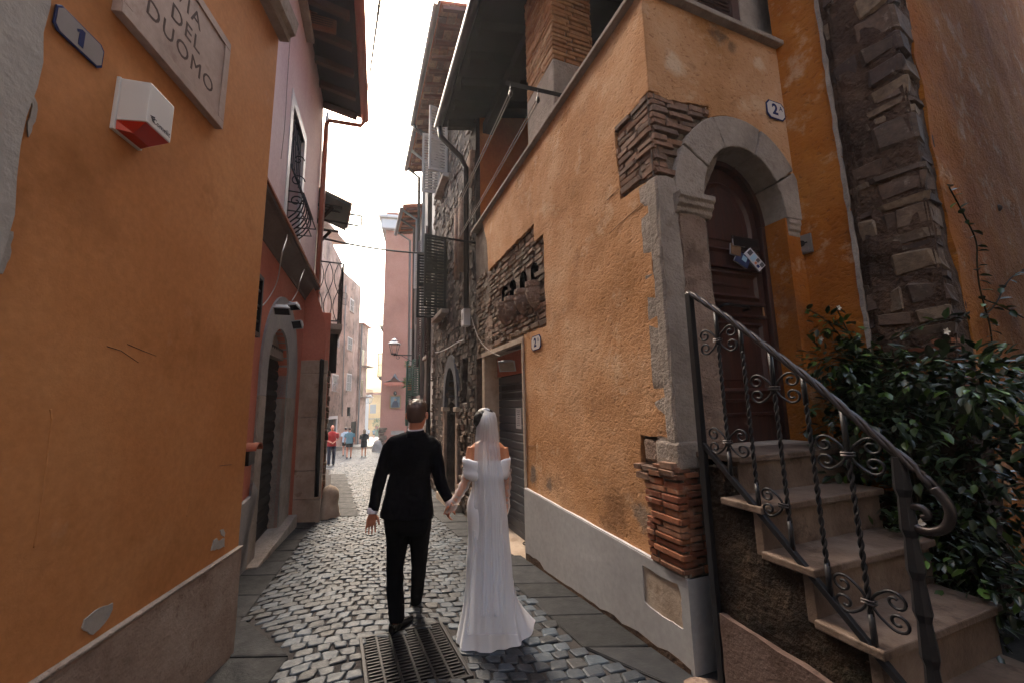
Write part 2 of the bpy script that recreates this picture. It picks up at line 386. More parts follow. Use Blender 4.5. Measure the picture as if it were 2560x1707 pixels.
M['shutter_grey'] = plain('shutter_grey', '#46484e', .48, .2, .18, 4, .1)
M['louvre_dark'] = plain('louvre_dark', '#100e11', .6, 0, .2, spec=.25)
M['louvre_brown'] = plain('louvre_brown', '#4b3430', .6, 0, .25)
M['louvre_pale'] = plain('louvre_pale', '#9a948f', .6, 0, .2)
M['louvre_grey'] = plain('louvre_grey', '#77757a', .6, 0, .2)
M['louvre_green'] = plain('louvre_green', '#2f5a4c', .6, 0, .2)
t = NT('door_wood'); f = t.noise(7, 6, .6, t.pos((3, 3, .25)), .5)
c = t.ramp(f, [(.25, '#1f0e0b'), (.5, '#341711'), (.75, '#482418')])
M['door_wood'] = t.done(c, t.ramp(t.noise(3, 4), [(.3, .38), (.7, .6)]), t.bump(t.noise(22, 5, .6, t.pos((3, 3, .15))), .35, .004))
M['wood_dark'] = plain('wood_dark', '#221611', .85, 0, .4, 6, .4, 25, .15)
M['wood_red'] = plain('wood_red', '#5d3528', .75, 0, .4, 5, .4, 25)
M['wood_board'] = plain('wood_board', '#3b2824', .85, 0, .4, 3, .4, 20, .15)
M['wood_shutter'] = plain('wood_shutter', '#8a4f2c', .6, 0, .3, 8)
M['glass_dark'] = plain('glass_dark', '#14161a', .12, 0, .1)
M['paper'] = plain('paper', '#b9b3b6', .8)
M['ink'] = plain('ink', '#3a3540', .8)
M['cable_white'] = plain('cable_white', '#b4afae', .6)
M['cable_dark'] = plain('cable_dark', '#2b2628', .6)
M['rope'] = plain('rope', '#7d736c', .8)
M['flood_grey'] = plain('flood_grey', '#a3a6ab', .5, .1)
M['flood_glass'] = plain('flood_glass', '#2b2d31', .15, .1)
M['steel'] = plain('steel', '#8b8885', .35, .7, .1)
M['terracotta'] = plain('terracotta', '#9a5238', .85, 0, .35, 12, .4)
M['pot_orange'] = plain('pot_orange', '#c2701f', .6)
def leafmat(name, a, b, rough=.42):
    t = NT(name); r = t.island(); c = t.ramp(r, [(0, a), (.75, b), (1, '#53702c')])
    return t.done(c, rough, None, 0, .5)
M['leaf'] = leafmat('leaf', '#14220f', '#223317', .33)
t = NT('leaf_obj'); M['leaf_obj'] = t.done(t.ramp(t.rand(), [(0, '#182811'), (.8, '#2c431d'), (1, '#6b8a34')]), .32)
M['leaf_pale'] = leafmat('leaf_pale', '#4d6030', '#6d8048', .5)
M['stem'] = plain('stem', '#2b2415', .9, spec=.1)
M['flower'] = plain('flower', '#d8cfc0', .7)
M['skin_m'] = plain('skin_m', '#b9785e', .5, 0, .08, 20)
M['skin_f'] = plain('skin_f', '#b97a58', .45, 0, .06, 20)
M['hair_brown'] = plain('hair_brown', '#3d2a20', .5, 0, .3, 60, .6, 160)
M['hair_fade'] = plain('hair_fade', '#4a3026', .65, 0, .3, 60, .6, 160)
M['hair_black'] = plain('hair_black', '#0e0d10', .4, 0, .3, 60, .6, 130)
M['hair_blond'] = plain('hair_blond', '#7a5f45', .6, 0, .3, 60)
def cloth(name, col, rough=.85, sc=9, bump=.35, sheen=0, bd=.02, sp=.3):
    t = NT(name); c = t.mix(t.math('MULTIPLY', t.noise(sc, 4), .3), col, tuple(x * .5 for x in lin(col)[:3]) + (1,))
    n = t.bump(t.noise(sc, 3, .5, t.pos((1, 1, .55)), .4), bump, bd); n = t.bump(t.noise(420, 2), .15, .001, n)
    return t.done(c, rough, n, 0, sp)
M['suit'] = cloth('suit', '#0b0b10', .9, 7, .6, sp=.06); M['trouser'] = cloth('trouser', '#08080b', .9, 7, .6, sp=.06)
M['shirt'] = cloth('shirt', '#c9c4cc', .8, 20, .1); M['shoe'] = plain('shoe', '#0b0b0d', .22)
M['satin'] = cloth('satin', '#e2e4ea', .34, 4.5, .25, 0, .02)
M['red_tee'] = cloth('red_tee', '#a33a3c', .9); M['jeans'] = cloth('jeans', '#2d3a4c', .9); M['teal_tee'] = cloth('teal_tee', '#5d7f86', .9)
M['black_cloth'] = cloth('black_cloth', '#121216', .85); M['white_tee'] = cloth('white_tee', '#b9bec5', .9)
def sheer(name, col, alpha, edge):
    t = NT(name); lw = t.n('ShaderNodeLayerWeight'); lw.inputs['Blend'].default_value = .45
    f = t.math('ADD', t.math('MULTIPLY', lw.outputs['Facing'], edge), alpha)
    t.b.inputs['Base Color'].default_value = lin(col); t.b.inputs['Roughness'].default_value = .7
    tl = t.n('ShaderNodeBsdfTranslucent'); tl.inputs[0].default_value = lin(col)
    a = t.n('ShaderNodeMixShader'); a.inputs[0].default_value = .35; t.l(t.b.outputs[0], a.inputs[1]); t.l(tl.outputs[0], a.inputs[2])
    tr = t.n('ShaderNodeBsdfTransparent'); k = t.n('ShaderNodeMixShader'); t.l(f, k.inputs[0]); t.l(tr.outputs[0], k.inputs[1]); t.l(a.outputs[0], k.inputs[2])
    t.l(k.outputs[0], t.out.inputs[0]); return t.m
M['veil'] = sheer('veil', '#ebeef4', .36, .28); M['tulle'] = sheer('tulle', '#e6e6ea', .20, .5)
# ------------------------------------------------------------------ the planes of the street
IC = DF.hit(cK(1100, 900))[0] + .02
SW = Frame(DF.W(IC, 0), -24, -1)               # wall beside the steps
QS = SW.hit(cM(1030, 380))[0]
RF = Frame(SW.W(QS, 0), 66, 1)                 # face beyond the rough stone corner
LW = Frame(on_ground((586, 1628)), -8.1, 1)    # left orange house
PK = Frame((-4.1, 7.7), -18.5, 1)              # pink house, ground floor
# ------------------------------------------------------------------ the street
def left_edge(y):
    pts = [(-20, 1.3), (-3, -.95), (1.0, -1.69), (3.12, -2.01), (3.14, -2.75), (4.6, -3.06), (7.66, -4.08), (7.68, -3.45), (8.0, -3.5), (17.0, -7.6), (17.4, -14), (34, -14.9), (42, -15.4), (43, -24), (95, -36)]
    for (a, b), (c, d) in zip(pts, pts[1:]):
        if y <= c: return b + (d - b) * (y - a) / (c - a)
    return -36
def right_edge(y):
    if y < 2.75: return 1.4 + (2.75 - y) * .42
    if y < 16.8: return 1.095 - .3899 * (y - 2.758)
    if y < 30: return 2
    return -10.2 - (y - 30) * .36
street = MB(); xs = [-74, -60, -50, -40, -30, -22, -16, -12, -9, -7, -5.5, -4, -3, -2, -1, 0, 1, 2, 3, 4, 6, 9, 14, 30, 45, 60, 74]
ys = [-40, -20, -10, -6, -3, -1, 0, 1, 2, 2.76, 4, 6, 8, 11, 14, 17.7, 20, 24, 30, 40, 50, 60, 77, 100, 125, 150]
street.add([(x, y, gz(y) - .013) for y in ys for x in xs], [(j * len(xs) + i, j * len(xs) + i + 1, (j + 1) * len(xs) + i + 1, (j + 1) * len(xs) + i) for j in range(len(ys) - 1) for i in range(len(xs) - 1) if ys[j] < 45])
k = len(street.f)
street.add([(x, y, gz(y) - .002) for y in ys for x in xs], [(j * len(xs) + i, j * len(xs) + i + 1, (j + 1) * len(xs) + i + 1, (j + 1) * len(xs) + i) for j in range(len(ys) - 1) for i in range(len(xs) - 1) if ys[j] >= 40])
st = street.build('street', [M['joint'], M['far_paving']]); tag(st, 'narrow cobbled street running downhill between the houses', 'street', kind='structure')
for p in st.data.polygons[k:]: p.material_index = 1
# dark basalt slabs: one strip along each side
def slab(pts, lift, seed):
    r = random.Random(seed); mb = MB(); n = len(pts); c = sum((Vector(p) for p in pts), Vector()) / n
    ins = [c + (Vector(p) - c) * .965 for p in pts]; top = [c + (Vector(p) - c) * .93 for p in pts]; dz = Vector((0, 0, 1))
    t_ = [r.uniform(-.004, .004) for _ in pts]
    mb.loft([[p - dz * .05 for p in ins], [p + dz * (lift - .008) for p in ins], [p + dz * (lift + e) for p, e in zip(top, t_)]])
    return mb.build('paving_slab', M['slab'], st)
SLABS = []
def slab_strip(a_of, b_of, y0, y1, step, rows, seed):
    r = random.Random(seed); y = y0; k = 0
    while y < y1:
        L = step * r.uniform(.75, 1.3); cuts = [0] + [j / rows + r.uniform(-.06, .06) for j in range(1, rows)] + [1]
        for j in range(rows):
            q = []
            for yy, tt in ((y, cuts[j]), (y, cuts[j + 1]), (y + L, cuts[j + 1]), (y + L, cuts[j])):
                xa, xb = a_of(yy), b_of(yy); x = xa + (xb - xa) * tt; q.append(Vector((x, yy, gz(yy))))
            slab(q, .004, seed * 100 + k); k += 1
            SLABS.append([(v.x, v.y) for v in q])
        y += L
slab_strip(lambda y: right_edge(y) - .50 - .02 * max(0, y - 4), lambda y: right_edge(y) - .005, 1.2, 9.5, .48, 1, 3)
slab_strip(lambda y: -2.72 - .335 * (y - 3.14) if y > 3.13 else left_edge(y) + .01, lambda y: (-2.12 - .335 * (y - 3.14)), 3.15, 7.6, .62, 1, 4)
slab_strip(lambda y: left_edge(y), lambda y: left_edge(y) + .42, 1.0, 3.1, .6, 1, 5)
slab_strip(lambda y: left_edge(y), lambda y: left_edge(y) + .55, 8.2, 15, .6, 1, 6)
GR = [Vector((*on_ground(p).xy, 0)) for p in (cP(140, 1160), cP(890, 1000), cP(1062, 1470), cP(130, 1700))]
GRC = sum(GR, Vector()) / 4
def in_grate(x, y):
    q = [(GRC + (p - GRC) * 1.10) for p in GR]; return inside([(p.x, p.y) for p in q], x, y)
A0 = math.radians(-17); ux, uy = Vector((math.cos(A0), -math.sin(A0))), Vector((math.sin(A0), math.cos(A0)))
cob = []                                       # every cobble: list of 4 corner points (x, y), centre
CW, CL = .118, .112
rc = random.Random(11)
def warp(i, j):
    a = i * CW + (CW * .5 if j % 2 else 0); b = j * CL
    h = noise.noise(Vector((a * .6, b * .6, 0))) * .05
    bow = .20 * math.cos(a * 1.15 + .5 * math.sin(b * .23)) + .06 * math.sin(a * 3.1 + b * .7)
    a2 = a + .05 * noise.noise(Vector((a * 1.3, b * 1.3, 5))); b2 = b + bow + h
    return ux * a2 + uy * b2
for j in range(4, 330):
    big = 1 if j < 190 else 2
    for i in range(-75, 30):
        c0 = warp(i + .5, j) if False else None
        a = ux * ((i + .5) * CW + (CW * .5 if j % 2 else 0)) + uy * ((j + .5) * CL)
        if not (1.0 < a.y < 36): continue
        L_, R_ = left_edge(a.y), right_edge(a.y)
        if not (L_ + .02 < a.x < min(R_ - .02, L_ + 12)): continue
        if a.y > 17 and not (-14 < a.x < -4.2 - .3 * (a.y - 17)): continue
        def P(u, v):
            k = j + v; aa = (i + u) * CW + (CW * .5 if j % 2 else 0); bb = k * CL
            h = noise.noise(Vector((aa * .6, bb * .6, 0))) * .05
            bow = .20 * math.cos(aa * 1.15 + .5 * math.sin(bb * .23)) + .06 * math.sin(aa * 3.1 + bb * .7)
            return ux * (aa + .05 * noise.noise(Vector((aa * 1.3, bb * 1.3, 5)))) + uy * (bb + bow + h)
        q = [P(0, 0), P(1, 0), P(1, 1), P(0, 1)]
        c = (q[0] + q[1] + q[2] + q[3]) / 4
        if in_grate(c.x, c.y): continue
        if any(inside(s_, c.x, c.y) for s_ in SLABS): continue
        if a.y < 20: q = [p + Vector((rc.uniform(-.020, .020), rc.uniform(-.019, .019))) for p in q]
        cob.append((c, q))
def cobble_geo(mb, c, q, r):
    z = gz(c.y) + r.uniform(-.005, .004); t1, t2 = r.uniform(-.003, .003), r.uniform(-.003, .003)
    g0 = r.uniform(.87, .96); g1 = g0 * r.uniform(.80, .88)
    def rg(s, dz): return [Vector((c.x + (p.x - c.x) * s, c.y + (p.y - c.y) * s, z + dz + (p.x - c.x) * t1 * 8 + (p.y - c.y) * t2 * 8 + (gz(p.y) - gz(c.y)) * s)) for p in q]
    def oct_(s, dz, k):                         # eight-point ring: corners cut by k
        b = rg(s, dz); o = []
        for m_ in range(4):
            p, a, n_ = b[m_], b[m_ - 1], b[(m_ + 1) % 4]; o += [p + (a - p) * k, p + (n_ - p) * k]
        return o
    k1, k2 = r.uniform(.05, .16), r.uniform(.1, .2)
    mb.loft([oct_(g0, -.03, k1), oct_(g0, -.0075, k1), oct_(g0 * .955, -.002, k1 + .02), oct_(g1, .001 + r.uniform(-.001, .0015), k2)])
cob.sort(key=lambda e: (e[0].x ** 2 + e[0].y ** 2))
seen_c = [e for e in cob if e[0].y > 2.3 and -2.2 < e[0].x < 1.1]
near = seen_c[:300]; ns = set(id(e) for e in near)
for c, q in near:
    mb = MB(); cobble_geo(mb, c, q, rc); mb.build('cobblestone', M['cobble_obj'], st, False, .004, 2)
mb = MB()
for e in cob:
    if id(e) in ns: continue
    if e[0].y < 20: cobble_geo(mb, *e, rc)
    else:
        c, q = e; z = gz(c.y) + rc.uniform(-.006, .004)
        b = [Vector((c.x + (p.x - c.x) * .88, c.y + (p.y - c.y) * .88, z - .02)) for p in q]; t_ = [Vector((c.x + (p.x - c.x) * .7, c.y + (p.y - c.y) * .7, z + rc.uniform(-.002, .004))) for p in q]
        mb.loft([b, t_])
mb.build('cobblestones', M['cobble'], st, False, kind='stuff')
# drain grate
gc = Vector((GRC.x, GRC.y, gz(GRC.y)))
gu = ((GR[1] - GR[0]) + (GR[2] - GR[3])).normalized(); gu.z = 0
gv = Vector((-gu.y, gu.x, 0)); gl = (gz(GRC.y + .5) - gz(GRC.y - .5))
gu3 = Vector((gu.x, gu.y, gu.y * gl)).normalized(); gv3 = Vector((gv.x, gv.y, gv.y * gl)).normalized(); gn = gu3.cross(gv3)
GWd = ((GR[1] - GR[0]).length + (GR[2] - GR[3]).length) / 4; GLn = .40
th = thing('drain_grate', 'cast iron drain grate with six columns of slots set in the cobbles', 'drain grate', gc)
mb = MB(); mb.box(gc - gn * .075, gu3 * (GWd), gv3 * GLn, gn * .01); mb.build('pit_floor', M['pit'], th)
mb = MB()
for sg in (-1, 1):
    mb.box(gc + gu3 * sg * (GWd + .012) - gn * .030, gu3 * .012, gv3 * (GLn + .024), gn * .035)
    mb.box(gc + gv3 * sg * (GLn + .012) - gn * .030, gu3 * GWd, gv3 * .012, gn * .035)
mb.build('frame', M['grate'], th, bevel=.003)
cwid = 2 * GWd / 6
for k in range(1, 6):
    mb = MB(); mb.box(gc + gu3 * (-GWd + k * cwid) - gn * .012, gu3 * .008, gv3 * (GLn - .001), gn * .012); mb.build('rib', M['grate'], th, bevel=.002)
for k in range(6):
    mb = MB(); cx_ = -GWd + (k + .5) * cwid; nb = 20
    for j in range(nb):
        c = gc + gu3 * cx_ + gv3 * (-GLn + (j + .5) * 2 * GLn / nb) - gn * .0135
        sk = gv3 * (.004 if j % 2 else -.004)
        mb.box(c, gu3 * (cwid / 2 - .0085) + sk, gv3 * .0062, gn * .011)
    mb.build('slot_bars', M['grate'], th, kind='stuff')
# ------------------------------------------------------------------ lettering
def text(name, body, size_, fr, s, z, d, mat, parent, depth=.002, sx=1.0, align='CENTER', shear=0, spacing=1.0, bold=.0):
    """real letters as a mesh on the plane fr; reads along the viewer's left-to-right"""
    cu = bpy.data.curves.new(name, 'FONT'); cu.body = body; cu.size = size_; cu.offset = size_ * bold; cu.extrude = depth; cu.align_x = align; cu.align_y = 'CENTER'
    cu.shear = shear; cu.space_character = spacing; cu.resolution_u = 3
    o = bpy.data.objects.new(name, cu); COL.objects.link(o)
    dg = bpy.context.evaluated_depsgraph_get(); me = bpy.data.meshes.new_from_object(o.evaluated_get(dg)); bpy.data.objects.remove(o)
    me.materials.clear(); me.materials.append(mat)
    x = fr.u if fr.u.cross(Vector((0, 0, 1))).dot(fr.n) > 0 else -fr.u
    y = Vector((0, 0, 1)); zz = fr.n
    me.transform(Matrix((x * sx, y, zz)).transposed().to_4x4()); me.transform(Matrix.Translation(fr.W(s, z, d)))
    o = bpy.data.objects.new(name, me); return link(o, parent)
def bolt_plate(name, label, fr, px, d, w_, h_, mat, edge, parent=None): pass
# ------------------------------------------------------------------ left orange house
b0 = LW.W(0, 0); zt = gz(b0.y)
th = LH = thing('orange_house', 'smooth orange plastered house with stone plinth and engraved street plaque', 'house', LW.W(-1.5, gz(1.6)))
s_g = LW.hit((105, 60))[0]
mb = MB(); panel(mb, LW, [(s_g - .05, gz(1) - .2), (0, gz(3.2) - .2), (0, 9.5), (s_g - .05, 9.5)], [], -.03, .25, .35, .006, .8); mb.build('wall', M['orange_left'], th, True)
mb = MB(); mb.fbox(LW, -.4, -.03, -.6, 9.4, -4, -.28); mb.fbox(LW, -12, -.4, -.6, 9.3, -6, -.30); mb.build('wall', M['orange_left'], th)
ptop = [LW.hit((593, 1369)), LW.hit((120, 1707))]; pz = (ptop[0][1] + ptop[1][1]) / 2
mb = MB(); mb.fprism(LW, ragged([(-3.2, .05), (0, gz(3.2) - .1), (0, pz), (-3.2, pz)], .22, .004, 3), -.2, .0); mb.build('plinth', M['plinth_left'], th, bevel=.012)
mb = MB(); mb.fbox(LW, -3.2, .004, pz + .001, pz + .016, -.03, .006); mb.build('plinth_cap', M['stone_grey'], th, bevel=.005)
# flaked paint patches with a thin raised rim of filler
def patch(fr, pts, d, mat, parent, th_=.0025, seed=1, name='bare_patch'):
    q = ragged([fr.hit(p) for p in pts], .02, .004, seed); mb = MB(); mb.fprism(fr, q, d - .002, d + th_); return mb.build(name, mat, parent)
patch(LW, [cB(410, 1310), cB(420, 1270), cB(490, 1215), cB(550, 1193), cB(548, 1225), cB(510, 1290), cB(460, 1340)], -.026, M['grey_wall'], th, .003, 1)
patch(LW, [cB(995, 955), cB(1008, 905), cB(1022, 895), cB(1030, 908), cB(1056, 895), cB(1058, 935)], -.026, M['grey_wall'], th, .003, 2)
patch(LW, [cB(1036, 858), cB(1052, 852), cB(1060, 870), cB(1056, 890), cB(1042, 880)], -.026, M['grey_wall'], th, .003, 3)
patch(LW, [cU(370, 880), cU(400, 890), cU(438, 1080), cU(420, 1200), cU(350, 1350), cU(345, 1200), cU(390, 1050)], -.026, M['grey_wall'], th, .003, 4)
patch(LW, [cA(60, 1050), cA(95, 1060), cA(85, 1150), cA(50, 1250), cA(10, 1240), cA(40, 1130)], -.026, M['grey_wall'], th, .003, 5)
for k, q in enumerate(([cB(495, 10), cB(560, 30), cB(640, 85)], [cB(590, 0), cB(660, 30), cB(722, 54)], [cB(1015, 562), cB(1045, 558), cB(1072, 556)])):
    mb = MB(); mb.tube([LW.X(p, -.027) for p in q], .0018, 4); mb.build('scratch', M['engrave'], th)
for q in ([cB(232, 300), cB(240, 350), cB(228, 430), cB(215, 560), cB(195, 700), cB(172, 860), cB(155, 950)], [cB(880, 720), cB(872, 760), cB(862, 800)]):
    mb = MB(); pp = [LW.X(p, -.029) for p in q]; pp = [a.lerp(b_, i / 9) for a, b_ in zip(pp, pp[1:]) for i in range(9)]; mb.tube(pp, [.003 + .004 * abs(noise.noise(p * 30)) for p in pp], 5); mb.build('paint_drip', M['orange_left'], th, True)
s1, z1 = LW.hit((697, 82))
mb = MB(); prof = [(-.03, 0), (.05, 0), (.06, .05), (.10, .07), (.11, .13), (.12, .20), (-.03, .20)]
mb.loft([[LW.W(s_, z1 + b, a) for a, b in prof] for s_ in (-2.2, .02)]); mb.build('string_course', M['stone_grey'], th)
th = thing('grey_house', 'grey rendered wall at the edge of the orange house', 'house', LW.W(-3, gz(.3)))
e = ragged([(s_g, gz(1) - .3), (s_g, 9)], .12, .012, 8, False)
mb = MB(); panel(mb, LW, [(-10, .6)] + e + [(-10, 9)], [], .012, .3, .25, .01, 1.5); mb.build('wall', M['grey_wall'], th, True)
# enamel number plate 1
def plate(label, fr, corners, d, mat, number, nsize, cut=.18, group=None, sup=None, nx=0.0, plain_rim=False):
    hs = [fr.hit(c, d) for c in corners]; s_0, s_1 = min(h[0] for h in hs), max(h[0] for h in hs); z_0, z_1 = min(h[1] for h in hs), max(h[1] for h in hs)
    w_, h_ = s_1 - s_0, z_1 - z_0; k = cut * h_
    def outl(i): return [(s_0 + i + k, z_0 + i), (s_1 - i - k, z_0 + i), (s_1 - i, z_0 + i + k), (s_1 - i, z_1 - i - k), (s_1 - i - k, z_1 - i), (s_0 + i + k, z_1 - i), (s_0 + i, z_1 - i - k), (s_0 + i, z_0 + i + k)]
    t_ = thing('house_number_plate', label, 'number plate', fr.W((s_0 + s_1) / 2, z_0, d), group)
    mb = MB(); mb.fprism(fr, outl(0), d, d + .008); mb.build('rim', M['enamel_blue'], t_, bevel=.002)
    mb = MB(); mb.fprism(fr, outl(h_ * .06), d, d + .0095); mb.build('plate', mat, t_)
    sc_, zc_ = (s_0 + s_1) / 2, (z_0 + z_1) / 2; sg = 1 if fr.u.cross(Vector((0, 0, 1))).dot(fr.n) > 0 else -1
    if number == '1':
        a_ = h_ * .09; mb = MB(); mb.fprism(fr, [(sc_ + sg * x * h_, zc_ + z * h_) for x, z in ((-.09, -.32), (.11, -.32), (.11, .33), (-.02, .33), (-.20, .18), (-.16, .10), (-.09, .15))], d + .0095, d + .0108); mb.build('number', M['enamel_blue'], t_)
    else: text('number', number, nsize * h_, fr, sc_ + sg * nx * w_, zc_, d + .0105, M['enamel_blue'], t_, .0008, 1.0, bold=.035)
    if sup: text('letter', sup, nsize * h_ * .45, fr, sc_ + sg * w_ * .27, zc_ + h_ * .14, d + .0105, M['enamel_blue'], t_, .0008)
    return t_
plate('long old grey enamel number 1 plate with blue rim', LW, [cU(500, 240), cU(560, 20), cU(1010, 490), cU(950, 680)], -.027, M['enamel_old'], '1', 1.25, .16)
# engraved plaque
q = [LW.hit(p, 0) for p in (cU(2150, 1248), cU(2245, 450), cU(1030, 0))]; pr = (q[0][0] + q[1][0]) / 2; pb = (q[0][1] + q[2][1]) / 2; ptp = q[1][1]
pl_ = pr - .82
th = thing('street_name_plaque', 'pinkish marble plaque with raised border engraved VIA DEL DUOMO', 'plaque', LW.W(pr - .4, pb))
mb = MB(); mb.fbox(LW, pl_, pr, pb, ptp, -.028, .012); mb.build('slab', M['plaque'], th, bevel=.004)
for a, b, c, d_ in ((pl_, pr, pb, pb + .058), (pl_, pr, ptp - .058, ptp), (pl_, pl_ + .058, pb + .0583, ptp - .0583), (pr - .058, pr, pb + .0583, ptp - .0583)):
    mb = MB(); mb.fbox(LW, a, b, c, d_, .0122, .019); mb.build('border', M['plaque'], th, bevel=.006)
H_ = ptp - pb; cs = (pl_ + pr) / 2
for i, (tx, sz) in enumerate((('VIA', .13), ('DEL', .13), ('DUOMO', .13))):
    text('inscription', tx, sz * H_ / .62, LW, cs, pb + H_ * (.74 - .225 * i), .0125, M['engrave'], th, .0006, 1.0, spacing=1.15)
# alarm siren
h = [LW.hit(p, .02) for p in (cU(1275, 728), cU(1175, 1315), cU(1650, 1560))]
sa, sb, ztop, zbot = h[0][0], LW.hit(cU(1700, 1240), .12)[0], LW.hit(cU(1430, 742), .11)[1], LW.hit(cU(1180, 1320), -.02)[1]
zm = LW.hit(cU(1365, 1140), .11)[1]
th = thing('alarm_siren_box', 'white alarm siren box with red lower half below the plaque', 'alarm siren', LW.W((sa + sb) / 2, zbot, -.03))
sd = .115
mb = MB(); mb.fbox(LW, sa - .006, sb + .006, zbot - .004, ztop + .003, -.03, -.012); mb.build('back_plate', M['siren_white'], th, bevel=.003)
mb = MB(); mb.prism([LW.W(sa, zm, -.012), LW.W(sa, ztop, -.012), LW.W(sa, ztop - .012, sd), LW.W(sa, zm, sd)], LW.u * (sb - sa)); mb.build('cover', M['siren_white'], th, bevel=.004)
mb = MB(); m_ = (sb - sa) * .3
top = [LW.W(sa + .002, zm - .0015, -.012), LW.W(sb - .002, zm - .0015, -.012), LW.W(sb - .002, zm - .0015, sd - .003), LW.W(sa + .002, zm - .0015, sd - .003)]
bot = [LW.W(sa + .004, zbot, -.012), LW.W(sb - .004, zbot, -.012), LW.W(sb - .03, zbot, .045), LW.W(sa + .03, zbot, .045)]
mb.loft([bot, top]); mb.build('light_cover', M['siren_red'], th, bevel=.002)
zl = zm + .035
text('logo_text', 'Comelit', .036, LW, sa + (sb - sa) * .58, zl, sd + .0005, M['ink'], th, .0004, 1.0)
mb = MB(); s_ = sa + (sb - sa) * .10
for k in range(3): mb.fprism(LW, [(s_ + .006 * k, zl + .012 - .008 * k), (s_ + .03, zl + .022 - .012 * k), (s_ + .03, zl + .015 - .012 * k), (s_ + .012 + .006 * k, zl + .006 - .008 * k)], sd - .001, sd + .001 + .0002 * k)
mb.build('logo_mark', M['ink'], th)
# ------------------------------------------------------------------ pink house
th = PH = thing('pink_house', 'pink house with mauve upper floor over a coral shopfront and grey arch', 'house', PK.W(-1, gz(6.5)))
UW = Frame(PK.W(0, 0, .10), -18.5, 1)          # the upper floor stands a little out over the ground floor
s_end = UW.hit((800, 420))[0]; z_lt = UW.hit(cZ(720, 652))[1]; z_lt = (z_lt + UW.hit(cZ(592, 452))[1]) / 2
z_lb = z_lt - .42
eave_z = UW.hit((812, 300))[1]
wo_ = [UW.hit(cC(p[0], p[1])) for p in ((352, 385), (480, 585))]
w_s0, w_s1 = UW.hit(cC(400, 400))[0], UW.hit(cC(480, 560))[0]
wz0 = UW.hit(cC(440, 470))[1]; wz1 = UW.hit(cA(1350, 520))[1]
win = [(w_s0, wz0), (w_s1, wz0), (w_s1, wz1), (w_s0, wz1)]
mb = MB(); panel(mb, UW, [(-4.3, z_lt - .03), (s_end, z_lt - .03), (s_end, eave_z + .3), (-4.3, eave_z + .3)], [win], 0, .3, .4, .008, .8); mb.build('wall', M['mauve'], th, True)
mb = MB(); mb.fbox(UW, -4.3, s_end - .01, z_lt, eave_z + .25, -6, -.32); mb.build('wall', M['mauve'], th)
# coved ledge between the floors
mb = MB(); prof = [(-.12, -.33), (-.085, -.33), (-.075, -.28), (-.05, -.24), (.03, -.10), (.07, -.06), (.12, -.05), (.12, .0), (-.12, .0)]
mb.loft([[UW.W(s_, z_lt + b, a) for a, b in prof] for s_ in (-4.3, s_end - .02)]); mb.build('ledge', M['cove'], th)
mb = MB(); mb.fbox(UW, -4.3, s_end - .015, z_lt + .001, z_lt + .03, -.05, .145); mb.build('ledge_tiles', M['tile_red'], th)
# ground floor with arched shop door
a_l, a_r = PK.hit(cD(190, 600))[0], PK.hit(cD(440, 560))[0]
o_l, o_r = PK.hit(cD(228, 560), -.02)[0], PK.hit(cD(372, 560), -.02)[0]
z_spr = PK.hit(cC(480, 1150))[1]; z_ap = PK.hit(cC(345, 845))[1]; z_ai = PK.hit(cC(330, 1015))[1]
cs = (a_l + a_r) / 2; ro = (a_r - a_l) / 2; ri = (o_r - o_l) / 2; ci = (o_l + o_r) / 2
zc = z_ap - ro
zc = max(zc, 1.6)
zg = gz(7.7) - .2
hole = [(o_l, zg + .1), (o_r, zg + .1)] + arc(ci, zc, ri, 0, 180, 14)
mb = MB(); panel(mb, PK, [(-4.4, zg - .3), (.05, zg - .3), (.05, z_lt - .05), (-4.4, z_lt - .05)], [hole], 0, .35, .4, .006, .9); mb.build('wall', M['coral'], th, True)
ring_o = [(a_l, zc)] + [(a_l, 1.22), ]; zj = PK.hit(cD(440, 300))[1]
for side, (x0, x1) in enumerate(((a_l, o_l), (o_r, a_r))):
    mb = MB(); mb.fbox(PK, x0, x1, zg, zj, -.3, .03); mb.build('jamb_stone', M['stone_grey'], th, bevel=.012)
    mb = MB(); mb.fbox(PK, x0, x1, zj + .002, zc, -.3, .028); mb.build('jamb_render', M['render_grey'], th, bevel=.006)
po, pi_ = arc(cs, zc, ro, 0, 180, 20), arc(ci, zc, ri, 0, 180, 20)
mb = MB()
for i in range(20): mb.fprism(PK, [po[i], po[i + 1], pi_[i + 1], pi_[i]], -.3, .028)
mb.build('arch', M['render_grey'], th)
z_sh = PK.hit(cD(320, 40), -.12)[1]
mb = MB(); mb.fprism(PK, [(o_l, z_sh + .16), (o_r, z_sh + .16)] + [p for p in arc(ci, zc, ri, 0, 180, 14) if p[1] > z_sh + .16], -.20, -.10); mb.build('lunette', M['stone_grey'], th)
mb = MB(); mb.fbox(PK, o_l - .01, o_r + .01, z_sh, z_sh + .158, -.22, -.05); mb.build('shutter_box', M['stone_grey'], th, bevel=.008)
mb = MB()
for k in range(12): mb.fprism(PK, [(o_l + (o_r - o_l) * k / 12, z_sh + .16), (o_l + (o_r - o_l) * (k + 1) / 12, z_sh + .16), (o_l + (o_r - o_l) * (k + .5) / 12, z_sh + .12)], -.049, -.042)
mb.build('scalloped_trim', M['shutter_brown'], th)
sh = MB(); sh.fbox(PK, o_l - .02, o_r + .02, zg, z_sh, -.20, -.16); shut = sh.build('roller_shutter', M['shutter_brown'], th)
nsl = 18
